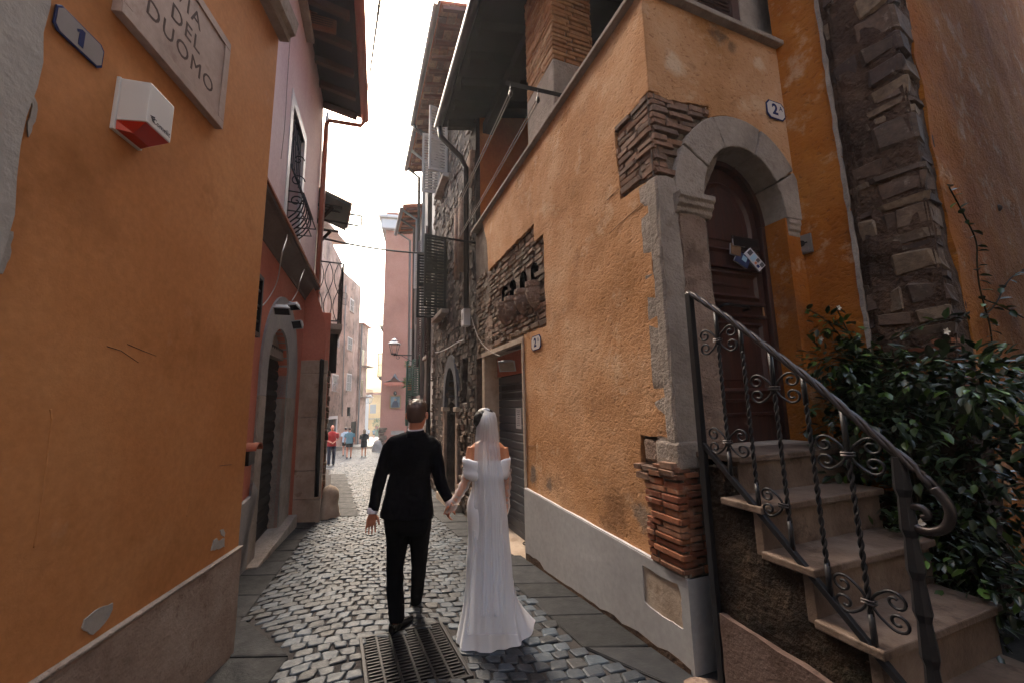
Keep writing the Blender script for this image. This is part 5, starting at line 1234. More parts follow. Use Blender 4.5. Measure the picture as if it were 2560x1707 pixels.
for px in (cM(300, 315), cM(185, 515), cM(1000, 470), cM(785, 850), cN(885, 440)):
    q = SW.X(px, .1) if px[0] < 2300 else RF.X(px, .12)
    if px[1] > 1200: q = rw3(-1.25, .5, 0) * 0 + CAM + ray(px).normalized() * 2.35
    mb = MB()
    for k in range(5): a = 2 * math.pi * k / 5; leaf_geo(mb, q, Vector((math.cos(a), -.5, math.sin(a))), Vector((0, -1, .2)), .026, .008)
    mb.build('flower', M['flower'], th)
# soil bed under the jasmine
mb = MB(); mb.prism([rw3(-3.2, .93, gz(1) - .1), rw3(-.3, .93, gz(1) - .1), rw3(-.3, 4, gz(1) - .1), rw3(-3.2, 4, gz(1) - .1)], (0, 0, .28)); o = mb.build('planting_bed', M['joint']); tag(o, 'raised earth bed under the jasmine beside the steps', 'flower bed')
mb = MB(); mb.fbox(DF, .46, 1.40, 1.26, 1.332, -.30, .004); mb.build('door_threshold', M['travertine'], LG, bevel=.006)
# ------------------------------------------------------------------ shared bits for the houses further on
def louvre(name, fr, s0, s1, z0, z1, d, mat, parent, n=None, fr_w=.05, thick=.03):
    """a louvred leaf lying in plane fr"""
    mb = MB(); W_ = min(fr_w, (s1 - s0) * .2)
    for a, b, c, e in ((s0, s0 + W_, z0, z1), (s1 - W_, s1, z0, z1), (s0 + W_, s1 - W_, z0, z0 + W_), (s0 + W_, s1 - W_, z1 - W_, z1), (s0 + W_, s1 - W_, (z0 + z1) / 2 - W_ / 2, (z0 + z1) / 2 + W_ / 2)): mb.fbox(fr, a, b, c, e, d, d + thick)
    k = n or int((z1 - z0) / .06); q = (z1 - z0 - 2 * W_) / k
    for i in range(k): mb.box(fr.W((s0 + s1) / 2, z0 + W_ + (i + .5) * q, d + thick / 2), fr.u * ((s1 - s0) / 2 - W_), fr.n * thick * .42 + Vector((0, 0, -q * .22)), Vector((0, 0, q * .08)) + fr.n * .003)
    return mb.build(name, mat, parent)
def window(fr, s0, s1, z0, z1, parent, frame='white_paint', leaf='louvre_grey', depth=.12, sill=True, leaves=2):
    mb = MB(); b = .10
    for a, c, e, g in ((s0 - b, s0, z0, z1 + b), (s1, s1 + b, z0, z1 + b), (s0, s1, z1, z1 + b)): mb.fbox(fr, a, c, e, g, -.05, .025)
    wi = mb.build('window', M[frame], parent)
    mb = MB(); mb.fbox(fr, s0 - .001, s1 + .001, z0, z1, -.02, .004); mb.build('pane', M['glass_dark'], wi)
    if leaves == 2:
        m_ = (s0 + s1) / 2; louvre('shutter', fr, s0, m_ - .01, z0 + .01, z1 - .01, .006, M[leaf], wi, 14); louvre('shutter', fr, m_ + .01, s1, z0 + .01, z1 - .01, .006, M[leaf], wi, 14)
    if sill: mb = MB(); mb.fbox(fr, s0 - b - .05, s1 + b + .05, z0 - .08, z0 - .001, -.05, .10); mb.build('sill', M['stone_grey'], wi)
    return wi
def eave(fr, s0, s1, z, out, parent, tmat='tile', wood='wood_red', gut='zinc', rise=.18, step=.2, raft=.45):
    """tiled eave: sloping bed of flat tiles on rafters, curved tile ends, gutter"""
    mb = MB(); mb.prism([fr.W(s0, z + .02, out), fr.W(s0, z + .07, out), fr.W(s0, z + .07 + rise * 3, -1.4), fr.W(s0, z + .02 + rise * 3, -1.4)], fr.u * (s1 - s0)); roof = mb.build('roof', M['tile_red'], parent)
    sl = rise * 3 / (out + 1.4); mb = MB(); n1 = int((s1 - s0) / .28); n2 = 3
    for i in range(n1):
        for j in range(n2):
            a = s0 + (i + .5) * (s1 - s0) / n1; d_ = out - .02 - (j + .5) * (out - .02) / n2; mb.box(fr.W(a, z + .004 + sl * (out - d_) + rnd.uniform(-.006, .006), d_), fr.u * ((s1 - s0) / n1 / 2 - .008), (fr.n + Vector((0, 0, -sl))) * ((out - .02) / n2 / 2 - .008), Vector((0, 0, .012)))
    mb.build('soffit_tiles', M[tmat], roof, kind='stuff')
    mb = MB(); k = int((s1 - s0) / step)
    for i in range(k):
        a = s0 + (i + .5) * (s1 - s0) / k; q = [fr.W(a + step * .42 * math.cos(t_), z + .08 + .07 * math.sin(t_), out + .05) for t_ in [math.pi * m_ / 6 for m_ in range(7)]]; mb.prism(q, -fr.n * .9 + Vector((0, 0, .9 * sl)))
    mb.build('cover_tiles', M[tmat], roof, kind='stuff')
    for i in range(int((s1 - s0) / raft) + 1):
        a = s0 + i * raft; mb = MB(); mb.prism([fr.W(a, z - .10, out - .06), fr.W(a, z - .012, out - .06), fr.W(a, z - .012 + sl * out, -.02), fr.W(a, z - .10 + sl * out, -.02)], fr.u * .08); mb.build('rafter', M[wood], roof)
    mb = MB(); half_gutter(mb, fr.W(s0, z + .03, out + .08), fr.W(s1, z + .01, out + .08), .075, out=fr.n); mb.build('gutter', M[gut], parent, True)
    return roof
# ------------------------------------------------------------------ dark stone house
S0, S1 = 4.97, 9.46
th = thing('stone_house', 'dark rubble stone house with arched doorway and open black shutters', 'house', RW.W(7, gz(9.3)))
zt = max(RW.hit(cE(170, 870))[1], 9.3); zg = gz(11.5) - .2
as0, as1 = RW.hit(cV(318, 900))[0], RW.hit(cV(212, 900))[0]; asp = 1.62; aap = RW.hit(cV(245, 552))[1]; acx = (as0 + as1) / 2; arx = (as1 - as0) / 2
ah = [(as0, zg), (as1, zg), (as1, asp)] + [(acx + arx * math.cos(math.radians(t_)), asp + (aap - asp) * math.sin(math.radians(t_))) for t_ in range(165, 0, -15)] + [(as0, asp)]
ss0, ss1 = RW.hit(cV(415, 700))[0], RW.hit(cV(360, 700))[0]; sz0, sz1 = RW.hit(cV(390, 900))[1], RW.hit(cV(400, 440))[1]
slit = [(ss0, sz0), (ss1, sz0), (ss1, sz1), (ss0, sz1)]
ws0 = RW.hit(cF(365, 500))[0]; ws1 = ws0 + 1.15; wz0, wz1 = RW.hit(cF(345, 880))[1], RW.hit(cF(362, 300))[1]
us0 = RW.hit(cE(262, 1000))[0]; us1 = us0 + 1.05; uz0, uz1 = RW.hit(cE(255, 1160))[1], RW.hit(cE(240, 800))[1]
wins = [[(ws0, wz0), (ws1, wz0), (ws1, wz1), (ws0, wz1)], [(us0, uz0), (us1, uz0), (us1, uz1), (us0, uz1)]]
mb = MB(); panel(mb, RW, [(S0, zg), (S1, zg), (S1, zt), (S0, zt)], [ah, slit] + wins, -.03, .4, .13, .05, 2.2); mb.fbox(RW, S0 + .01, S1 - .01, zg, zt - .02, -6, -.8); mb.build('wall', M['dark_mortar'], th, True)
mb = MB(); r_ = random.Random(12); z = zg + .25; big = MB(); n_obj = 0
while z < zt - .05:
    h = r_.uniform(.06, .14); s = S0 + r_.uniform(0, .1)
    while s < S1 - .04:
        L = r_.uniform(.10, .34) * (.75 if s < 5.5 else 1); c, zz = s + L / 2, z + h / 2
        if not any(inside(p_, c, zz) for p_ in [ah, slit] + wins) and not any(inside(p_, s + .03, zz) or inside(p_, s + L - .03, zz) for p_ in [ah, slit] + wins):
            dd = -.03 + .05 * (noise.noise(RW.W(c, zz) * 2.2) + .5 * noise.noise(RW.W(c, zz) * 2.2 * 2.7)) + r_.uniform(-.02, .03)
            if r_.random() < .84:
                if z < 2.6 and s < 6.2 and n_obj < 120: piece('stone', 'rubble_obj', RW, c, zz, dd - .03, L - .015, .1, h - .012, th, r_.uniform(-.04, .04)); n_obj += 1
                else:
                    j = lambda: r_.uniform(-.02, .02); k = len(mb.v)
                    f_ = [RW.W(a + j(), b + j() * .6, dd + j() * .6) for a, b in ((s + .02, z + .015), (s + L - .02, z + .015), (s + L - .02, z + h - .015), (s + .02, z + h - .015))]
                    b_ = [RW.W(a, b, dd - .06) for a, b in ((s, z), (s + L, z), (s + L, z + h), (s, z + h))]
                    mb.add(b_ + f_, [(4, 5, 6, 7), (0, 1, 5, 4), (1, 2, 6, 5), (2, 3, 7, 6), (3, 0, 4, 7)])
        s += L
    z += h
mb.build('rubble_stones', M['rubble'], th, kind='stuff')
# doorway
po = [(as0 - .22, zg), (as0 - .22, asp)] + [(acx + (arx + .22) * math.cos(math.radians(t_)), asp + (aap - asp + .30) * math.sin(math.radians(t_))) for t_ in range(0, 181, 15)] + [(as1 + .22, asp), (as1 + .22, zg)]
mb = MB(); a_ = [(acx + (arx + .20) * math.cos(math.radians(t_)), asp + (aap - asp + .30) * math.sin(math.radians(t_))) for t_ in range(0, 181, 12)]; b_ = [(acx + arx * math.cos(math.radians(t_)), asp + (aap - asp) * math.sin(math.radians(t_))) for t_ in range(0, 181, 12)]
for i in range(len(a_) - 1): mb = MB(); mb.fprism(RW, [a_[i], a_[i + 1], b_[i + 1], b_[i]], -.4, .035); mb.build('voussoir', plain('basalt', '#4a4a50', .8, 0, .3, 8, .4) if i == 0 else bpy.data.materials['basalt'], th, bevel=.008)
for a, b in ((as0 - .20, as0), (as1, as1 + .20)):
    mb = MB(); mb.fbox(RW, a, b, zg, asp - .001, -.4, .03); mb.build('door_jamb', M['rough_jamb'], th, bevel=.012)
    mb = MB(); mb.fbox(RW, a - .02, b + .02, asp - .10, asp - .002, -.1, .07); mb.build('impost', M['travertine'], th, bevel=.01)
mb = MB(); mb.fprism(RW, [(a, b) for a, b in ah], -.50, -.42); do = mb.build('door', M['door_wood'], th)
for i in range(2):
    a = as0 + .05 + i * (as1 - as0) / 2
    for z_ in (gz(9) + .25, gz(9) + 1.15): mb = MB(); mb.fbox(RW, a + .06, a + (as1 - as0) / 2 - .1, z_, z_ + .75, -.419, -.40); mb.build('door_panel', M['door_wood'], do, bevel=.01)
zs_ = gz(8.6) + .16
mb = MB(); mb.fprism(RW, ragged([(as0 - .35, zg - .2), (as1 + .3, zg - .2), (as1 + .3, zs_ - .06), (as0 - .35, zs_)], .4, .006, 3), -.5, .16); mb.build('door_sill', M['travertine'], th, bevel=.02)
mb = MB(); mb.fbox(RW, ss0, ss1, sz0, sz1, -.38, -.34); mb.build('niche', M['pit'], th)
# flues and shutters
for a, b, c, rr in ((cF(440, 270), cF(440, 620), .06, .07), (cF(482, 200), cF(482, 560), .08, .09)):
    s_, z_a = RW.hit(a, c); _, z_b = RW.hit(b, c); mb = MB(); mb.tube([RW.W(s_, z_a + .6, c - .02), RW.W(s_, z_b, c - .02)], rr, 10); mb.build('flue', M['rough_jamb'], th, True)
def open_leaf(fr, s, z0, z1, wd, ang, mat, parent, name='shutter'):
    f2 = Frame(fr.W(s, 0, .02), fr.az + ang, 1); return louvre(name, f2, 0, wd, z0, z1, -.015, mat, parent, int((z1 - z0) / .085), .06, .03)
for k, (q, mt, wd) in enumerate(((wins[0], 'louvre_dark', .56), (wins[1], 'louvre_pale', .5))):
    s0, s1, z0, z1 = q[0][0], q[1][0], q[0][1], q[2][1]
    mb = MB(); mb.fbox(RW, s0, s1, z0, z1, -.30, -.26); wi = mb.build('window', M['glass_dark'], th)
    mb = MB(); mb.fbox(RW, s0 - .12, s1 + .12, z0 - .12, z0 - .001, -.3, .16); mb.build('sill', M['stone_grey'], wi, bevel=.015)
    open_leaf(RW, s0, z0 + .02, z1 - .02, wd, -98, M[mt], wi); open_leaf(RW, s1, z0 + .02, z1 - .02, wd, -82, M[mt], wi)
eave(RW, S0 + .35, S1, zt, .62, th, 'tile', 'wood_red', 'zinc', .16)
e1 = S1
mb = MB(); mb.tube([RW.W(S1 - .1, zt - .02, .68), RW.W(S1 - .1, zt - .2, .6), RW.W(S1 - .08, zt - .45, .12), RW.W(S1 - .08, .6, .09)], .05, 8); mb.build('downpipe', M['pipe_dark'], th, True)
# meter box and cable on the stone house
s_, z_ = RW.hit(cF(512, 925), .06)
t_ = thing('meter_box', 'small white electric meter box on the dark stone wall', 'meter box', RW.W(s_, z_ - .15))
mb = MB(); mb.fbox(RW, s_ - .10, s_ + .10, z_ - .17, z_ + .17, -.02, .12); mb.build('case', M['white_paint'], t_, bevel=.01)
mb = MB(); mb.fbox(RW, s_ - .05, s_ + .05, z_ - .05, z_ + .09, .121, .125); mb.build('cover', M['enamel_old'], t_)
cable('cable', 'white cable sagging across the dark stone wall below the meter box', [RW.X(cV(405, 120), .08), RW.X(cV(390, 265), .08), RW.X(cV(340, 290), .08), RW.X(cV(240, 350), .08), RW.X(cV(160, 385), .08), RW.X(cV(110, 395), .08)], .012, M['cable_white'])
cable('cable', 'thin grey cable drooping to the garage lintel', [RW.X(cF(560, 920), .06), RW.X(cF(600, 1050), .08), RW.X(cF(640, 1120), .08), RW.X(cF(700, 1180), .06), RW.X(cF(790, 1225), .05)], .007, M['rope'])
# ------------------------------------------------------------------ clothes line between two iron arms
t_ = thing('clothesline', 'clothes line with pulleys strung between two iron arms below the loggia', 'clothes line', RW.W(1.2, ZC))
a0, a1 = RW.W(1.30, ZC + .09, -.05), RW.X(cE(885, 362), .62); b0, b1 = RW.W(5.0, 4.78, -.05), RW.X(cF(445, 165), .55)
a1 = RW.W(1.42, ZC + .16, .62); b1 = RW.W(5.12, 4.86, .60)
mb = MB(); bar4(mb, a0, a1, .02); mb.build('arm', M['iron'], t_); mb = MB(); bar4(mb, b0, b1, .02); mb.build('arm', M['iron'], t_)
for k, f_ in enumerate((.97, .93, .52, .48)):
    p, q = a0.lerp(a1, f_) - Vector((0, 0, .12)), b0.lerp(b1, f_) + Vector((0, 0, .06)); cable('rope', None, [p, q], .006, M['rope'], sag=.03, parent=t_)
for f_ in (.95, .5):
    p = a0.lerp(a1, f_) - Vector((0, 0, .12)); mb = MB(); mb.ball(p, .022, .035, .04, 8, 6); mb.tube([p, p + Vector((0, 0, .12))], .006, 5); mb.build('pulley', M['iron_worn'], t_, True)
# ------------------------------------------------------------------ pale houses further down on the right
th = thing('pale_house', 'tall pale stained house with grey downpipes beyond the stone house', 'house', RW.W(10.8, gz(12.8)))
A_, B_ = S1 + .005, 12.3; zt2 = RW.hit(cE(118, 985))[1] if RW.hit(cE(118, 985))[1] < 12 else 9.5
zt2 = min(max(zt2, 8.5), 10.5)
dn = [(10.0, zg - .4), (10.75, zg - .4), (10.75, 1.0)] + arc(10.375, 1.0, .375, 10, 170, 8) + [(10.0, 1.0)]
mb = MB(); panel(mb, RW, [(A_, zg - .5), (B_, zg - .5), (B_, zt2), (A_, zt2)], [dn], -.08, .3, .3, .03, 1.2); mb.fbox(RW, A_ + .01, B_ - .01, zg - .5, zt2 - .01, -6, -.5); mb.build('wall', M['white_grey'], th, True)
mb = MB(); mb.fprism(RW, dn, -.4, -.36); mb.build('door', M['wood_dark'], th)
mb = MB()
for a, b in ((9.9, 10.0), (10.75, 10.85)): mb.fbox(RW, a, b, zg - .4, 1.05, -.3, -.02)
mb.build('door_jamb', M['travertine'], th)
for k, (a, z0, z1, lf) in enumerate(((10.3, 3.2, 4.6, 'louvre_brown'), (10.3, 5.9, 7.3, 'louvre_brown'), (11.4, 2.0, 3.3, 'louvre_green'), (11.4, 5.9, 7.3, 'louvre_pale'))):
    mb = MB(); mb.fbox(RW, a, a + .7, z0, z1, -.09, -.06); wi = mb.build('window', M['glass_dark'], th); mb = MB(); mb.fbox(RW, a - .1, a + .8, z0 - .1, z0, -.1, .06); mb.build('sill', M['stone_grey'], wi)
    f2 = Frame(RW.o + RW.n * -.06, RW.az, -1); open_leaf(f2, a - .02, z0, z1, .36, -150, M[lf], wi); open_leaf(f2, a + .72, z0, z1, .36, -40, M[lf], wi)
eave(RW, A_, B_, zt2, .5, th, 'tile', 'wood_red', 'zinc', .14)
for a, m_ in ((9.75, 'pipe_dark'), (11.0, 'zinc'), (12.15, 'pipe_dark')):
    mb = MB(); mb.tube([RW.W(a, zt2, .55), RW.W(a, zt2 - .3, .1), RW.W(a, 3 if a > 12 else zg - .2, .04)], .055, 8); mb.build('downpipe', M[m_], th, True)
th = thing('narrow_house', 'narrow grey house with a tiled eave beside the terracotta corner house', 'house', RW.W(13.6, gz(15.4)))
A_, B_ = 12.31, 14.9; zt3 = RW.hit(cG(1115, 610), .0)[1]; zt3 = min(max(zt3, 5.5), 9)
mb = MB(); panel(mb, RW, [(A_, zg - .8), (B_, zg - .8), (B_, zt3), (A_, zt3)], [], -.10, .3, .3, .03, 1.2); mb.fbox(RW, A_ + .01, B_ - .01, zg - .8, zt3 - .01, -6, -.45); mb.build('wall', M['white_grey'], th, True)
eave(RW, A_, B_ + .05, zt3, .6, th, 'tile_red', 'wood_red', 'zinc', .14)
for k, (a, z0, z1, lf) in enumerate(((12.8, 3.2, 4.6, 'louvre_pale'), (13.9, .9, 3.4, 'louvre_green'), (12.8, .6, 1.9, 'louvre_pale'))):
    mb = MB(); mb.fbox(RW, a, a + .6, z0, z1, -.11, -.08); wi = mb.build('window', M['glass_dark'], th); mb = MB(); mb.fbox(RW, a - .1, a + .7, z0 - .1, z0, -.1, .05); mb.build('sill', M['stone_grey'], wi)
    f2 = Frame(RW.o + RW.n * -.08, RW.az, -1); open_leaf(f2, a - .02, z0, z1, .3, -100 if lf == 'louvre_green' else -150, M[lf], wi); open_leaf(f2, a + .62, z0, z1, .3, -40, M[lf], wi)
for a, m_ in ((12.6, 'zinc'), (13.4, 'pipe_dark'), (14.7, 'zinc')):
    mb = MB(); mb.tube([RW.W(a, zt3, .62), RW.W(a, zt3 - .3, .1), RW.W(a, zg - .5, .0)], .05, 8); mb.build('downpipe', M[m_], th, True)
# street lantern on a bracket
lp = RW.X(cH(1065, 365), .0); ly = lp.y
t_ = thing('street_lantern', 'black street lantern on a scrolled wall bracket before the terracotta house', 'street lamp', lp)
tip = at_y(cH(848, 358), ly - .2); mb = MB(); mb.tube([lp + Vector((.15, 0, 0)), tip], .022, 6); mb.build('arm', M['iron'], t_)
c_ = at_y(cH(898, 385), ly - .1); f3 = Frame(tip, 90, 1)
mb = MB(); mb.tube([lp - Vector((0, 0, .32)), lp.lerp(tip, .3) - Vector((0, 0, .16)), lp.lerp(tip, .65) - Vector((0, 0, .02))], .011, 5); mb.tube(spiral(f3, c_.x - tip.x + .0, c_.z, 0, .10, 1.2, 1.5), .010, 5); mb.build('brace', M['iron'], t_)
def lantern(t_, c, h):
    w0, w1 = h * .14, h * .26; z = Vector((0, 0, 1)); X, Y = Vector((1, 0, 0)), Vector((0, 1, 0))
    for a, b in ((-1, -1), (1, -1), (1, 1), (-1, 1)):
        mb = MB(); mb.tube([c + X * a * w0 + Y * b * w0, c + X * a * w1 + Y * b * w1 + z * h * .62], h * .02, 5); mb.build('lantern_bar', M['iron'], t_)
    mb = MB(); q = lambda w_, z_: [c + X * a * w_ + Y * b * w_ + z * z_ for a, b in ((-1, -1), (1, -1), (1, 1), (-1, 1))]
    mb.loft([q(w1 * 1.22, h * .62), q(w1 * 1.15, h * .66), q(w1 * .55, h * .80), q(w1 * .5, h * .86), q(w1 * .62, h * .88), q(w1 * .2, h * .96), q(w1 * .08, h * 1.02)]); mb.build('lantern_roof', M['flood_grey'], t_)
    mb = MB(); mb.loft([q(w0 * 1.15, -.02), q(w0 * 1.15, .02)]); mb.tube([c - z * h * .12, c], h * .04, 6); mb.build('lantern_base', M['iron'], t_)
    g_ = NT('lantern_glass'); mb = MB(); mb.loft([q(w0 * .95, .02), q(w1 * .95, h * .61)], False); mb.build('glass', LANT, t_)
tg = NT('lamp_glass'); tr = tg.n('ShaderNodeBsdfTransparent'); gl_ = tg.n('ShaderNodeBsdfGlossy'); gl_.inputs['Roughness'].default_value = .1; mx = tg.n('ShaderNodeMixShader'); mx.inputs[0].default_value = .12
tg.l(tr.outputs[0], mx.inputs[1]); tg.l(gl_.outputs[0], mx.inputs[2]); tg.l(mx.outputs[0], tg.out.inputs[0]); LANT = tg.m
lh = at_y(cH(848, 190), ly - .2).z - tip.z - .02
lantern(t_, tip + Vector((0, 0, .03)), lh)
# ------------------------------------------------------------------ terracotta corner house with a shrine
tl = on_ground((948, 1127)); TF = Frame(tl, 78, 1)
th = thing('terracotta_house', 'tall terracotta corner house with a shrine and rubble stone foot', 'house', tl)
ztt = TF.hit(cG(840, 232))[1]; zcn = TF.hit(cG(800, 440))[1]
mb = MB(); mb.fbox(TF, 0, 9, tl.z - 1.5, ztt, -14, 0); mb.build('wall', M['coral_far'], th)
mb = MB(); mb.fbox(TF, -.35, 9.3, zcn, zcn + .9, -14.3, .35); mb.build('cornice', M['white_paint'], th, bevel=.12)
mb = MB(); mb.fbox(TF, -.55, 9.5, zcn + .901, zcn + 1.15, -14.5, .55); mb.build('cornice', M['white_paint'], th, bevel=.05)
r_ = random.Random(4); z = tl.z - .4
while z < tl.z + 1.75:
    h = r_.uniform(.12, .24); L = r_.uniform(.35, .6); piece('stone', 'rubble_obj', TF, L / 2 - .06, z + h / 2, .0, L, .3, h - .02, th); f2 = Frame(tl, 78 - 90, -1); piece('stone', 'rubble_obj', f2, L / 2 - .02, z + h / 2, .0, L, .2, h - .02, th); z += h
boulder('guard_stone', 'pale guard stone at the foot of the terracotta corner house', tl + Vector((-.05, -.3, -.05)), .42, .4, 1.0, M['stone_grey'], 3)
for k, z_ in enumerate((8.2, 4.0)):
    f2 = Frame(TF.W(0, 0, -2.2), 78 - 90, -1); mb = MB(); mb.fbox(f2, 0, 1.6, z_, z_ + 1.9, -.01, .02); wi = mb.build('window', M['glass_dark'], th); open_leaf(f2, 0, z_, z_ + 2.0, .55, -95, M['louvre_dark'], wi); mb = MB(); mb.fbox(f2, -.2, 1.8, z_ - .15, z_, -.1, .45); mb.build('sill', M['stone_grey'], wi)
mb = MB(); q0, q1 = TF.hit(cH(815, 1140), .02), TF.hit(cH(950, 1175), .02); mb.fbox(TF, q0[0], q1[0], q1[1], q0[1], -.05, .02); mb.build('stone_slab', M['stone_grey'], th)
s0, zb0 = TF.hit(cH(745, 640), .3); s1, _ = TF.hit(cH(955, 632), .3); zpk = TF.hit(cH(862, 548), .0)[1]; zdr = TF.hit(cH(850, 675), .4)[1]
t_ = thing('shrine_canopy', 'peaked grey metal canopy with scalloped edge over the street shrine', 'canopy', TF.W((s0 + s1) / 2, zb0))
mb = MB(); sc = (s0 + s1) / 2; hw = (s1 - s0) / 2
prof = [(-1, 0), (-.7, .10), (-.45, .28), (-.25, .55), (-.1, .85), (0, 1), (.1, .85), (.25, .55), (.45, .28), (.7, .10), (1, 0)]
mb.loft([[TF.W(sc + a * hw * .85, zb0 + b * (zpk - zb0), .0) for a, b in prof], [TF.W(sc + a * hw, zb0 + b * (zpk - zb0) * .55, .75) for a, b in prof]], False, False); o = mb.build('roof', M['zinc'], t_)
o.modifiers.new('s', 'SOLIDIFY').thickness = .02
for k in range(8):
    a = s0 + (s1 - s0) * k / 8; b = s0 + (s1 - s0) * (k + 1) / 8; mb = MB(); mb.fprism(TF, [(a, zb0), (b, zb0), (b, zb0 - .18), ((a + b) / 2, zdr - .1), (a, zb0 - .18)], .74, .755); mb.build('scallop', M['coral'], t_)
p0, p1 = TF.hit(cH(803, 775), .05), TF.hit(cH(915, 907), .05)
t_ = thing('framed_icon', 'gold framed religious picture on the terracotta wall', 'picture', TF.W((p0[0] + p1[0]) / 2, p1[1]))
gold = plain('gold', '#8a6a3a', .5, .2); mb = MB()
fw = (p1[0] - p0[0]) * .09
for a, b, c, d_ in ((p0[0], p1[0], p1[1], p1[1] + fw), (p0[0], p1[0], p0[1] - fw, p0[1]), (p0[0], p0[0] + fw, p1[1] + fw, p0[1] - fw), (p1[0] - fw, p1[0], p1[1] + fw, p0[1] - fw)): mb.fbox(TF, a, b, c, d_, .0, .10)
mb.build('frame', gold, t_)
nt_ = NT('icon_paint'); c = nt_.ramp(nt_.noise(1.6, 4, .6), [(.3, '#2c3c44'), (.55, '#6f8388'), (.75, '#9aa7a6')]); mb = MB(); mb.fbox(TF, p0[0] + fw, p1[0] - fw, p1[1] + fw, p0[1] - fw, .0, .03); mb.build('canvas', nt_.done(c, .5), t_)
mc, mz = (p0[0] + p1[0]) / 2, (p0[1] + p1[1]) / 2; hh = (p0[1] - p1[1])
mb = MB(); mb.fprism(TF, [(mc - hh * .27, p1[1] + fw + .01), (mc + hh * .27, p1[1] + fw + .01), (mc + hh * .2, mz - .05), (mc + hh * .1, mz + hh * .08), (mc - hh * .1, mz + hh * .08), (mc - hh * .2, mz - .05)], .031, .036); mb.build('painted_robe', plain('robe', '#3a3a44', .6), t_)
mb = MB(); mb.fprism(TF, arc(mc, mz + hh * .17, hh * .09, 0, 330, 12), .032, .038); mb.build('painted_head', plain('face', '#9b7a5e', .6), t_)
lc = TF.X(cH(858, 752), .2)
t_ = thing('shrine_lamp', 'small dark lamp above the gold framed picture', 'lamp', lc); mb = MB(); mb.ball(lc, .14, .14, .17, 10, 7); mb.build('globe', M['glass_dark'], t_, True); mb = MB(); mb.tube([lc, lc + TF.n * -.2 + Vector((0, 0, .1))], .03, 6); mb.build('bracket', M['iron'], t_)
# hanging pots on the grey house corner
for i, (px, lab) in enumerate(((cH(1000, 660), 'orange pot of trailing leaves hung low on the grey house corner'), (cH(998, 460), 'small pot plant hung beside the green shutter'))):
    c = RW.X(px, .28); c = at_y(px, RW.W(14.3, 0).y); sc_ = 1.0 if i == 0 else .6
    t_ = thing('hanging_pot', lab, 'pot plant', c)
    mb = MB(); q = lambda r, z_: [c + Vector((r * math.cos(a), r * math.sin(a), z_)) for a in [2 * math.pi * k / 12 for k in range(12)]]
    mb.loft([q(.10 * sc_, -.22 * sc_), q(.15 * sc_, .0)]); mb.build('pot', M['pot_orange'], t_, True)
    mb = MB(); rl2 = random.Random(i)
    for k in range(70):
        a, e_ = rl2.uniform(0, 6.3), rl2.uniform(-.6, 1.1); d_ = Vector((math.cos(a), math.sin(a), e_)); leaf_geo(mb, c + d_ * .05, d_, Vector((0, 0, 1)), rl2.uniform(.18, .36) * sc_, .03 * sc_)
    mb.build('leaves', M['leaf_pale'], t_, True, kind='stuff')
    mb = MB(); mb.tube([c, c + Vector((.35, .1, .2))], .012, 5); mb.build('hook', M['iron'], t_)
# brick house behind
bl_ = at_y(cG(1110, 300), 40)
th = thing('brick_tower_house', 'bare brick and render house rising behind the terracotta cornice', 'house', (bl_.x + 3, 41, gz(41)))
fb = Frame((bl_.x, 40), 84, 1); zz = at_y(cG(1110, 262), 40).z
mb = MB(); mb.fbox(fb, 0, 8, gz(40) - 1, zz, -6, 0); mb.build('wall', M['white_grey'], th); mb = MB(); mb.fbox(fb, -.2, 8, zz, zz + .12, -6, .2); mb.build('roof', M['tile_red'], th)
for i, px in enumerate((cG(872, 250), cG(1245, 270))):
    yy = 31.5 if i == 0 else 40.5; c = at_y(px, yy); c.z = (ztt if i == 0 else zz + .1)
    t_ = thing('antenna', ('television antenna on the terracotta house roof', 'television antenna on the brick house roof')[i], 'antenna', c)
    mb = MB(); mb.tube([c, c + Vector((0, 0, 4.2))], .03, 5); mb.build('mast', M['zinc'], t_)
    for k in range(4): mb = MB(); mb.tube([c + Vector((-.7 + .1 * k, 0, 4.1 - .45 * k)), c + Vector((.7 - .1 * k, 0, 4.1 - .45 * k))], .018, 4); mb.build('rod', M['zinc'], t_)
# ------------------------------------------------------------------ left side beyond the pink house
th = thing('balcony_house', 'low pink house with iron balcony and tiled door canopy past the buttress', 'house', UW.W(s_end + 2, gz(10)))
bc0 = BT.W(xr, 0, -.05) + MD * .3
LB = Frame(bc0 + MD * .25, -24.5, 1)                                 # lower street wall
zb_ = UW.hit(cG(100, 1290), .35)[1]; zg2 = gz(17) - .3
mb = MB(); panel(mb, LB, [(0, zg2), (9.2, zg2), (9.2, zb_ + .2), (0, zb_ + .2)], [], -.02, .3, .4, .02, 1); mb.fbox(LB, .02, 9.15, zg2, zb_ + .1, -5, -.33); mb.build('wall', M['coral'], th, True)
mb = MB(); r_ = random.Random(9)
z = LB.hit(cD(655, 760))[1] - .6
for k in range(22):
    h = r_.uniform(.10, .16); piece('stone', 'rubble_obj', LB, r_.uniform(.2, .35), z + h / 2, -.02 + r_.uniform(0, .03), r_.uniform(.35, .6), .08, h - .015, th); z += h
UB = Frame(UW.W(s_end + .12, 0, -.02), -26.2, 1)                     # upper wall, set back
zt4 = UB.hit(cG(100, 20))[1] + .35
mb = MB(); mb.fbox(UB, 0, 6, zb_ - .3, zt4, -5, 0); mb.build('wall', M['weathered'], th)
for a, m_, rr in ((.25, 'pipe_red', .05), (.08, 'zinc', .035)):
    mb = MB(); mb.tube([UB.W(a, zt4 - .1, .09), UB.W(a, zb_ - .6, .09)], rr, 8); mb.build('downpipe', M[m_], th, True)
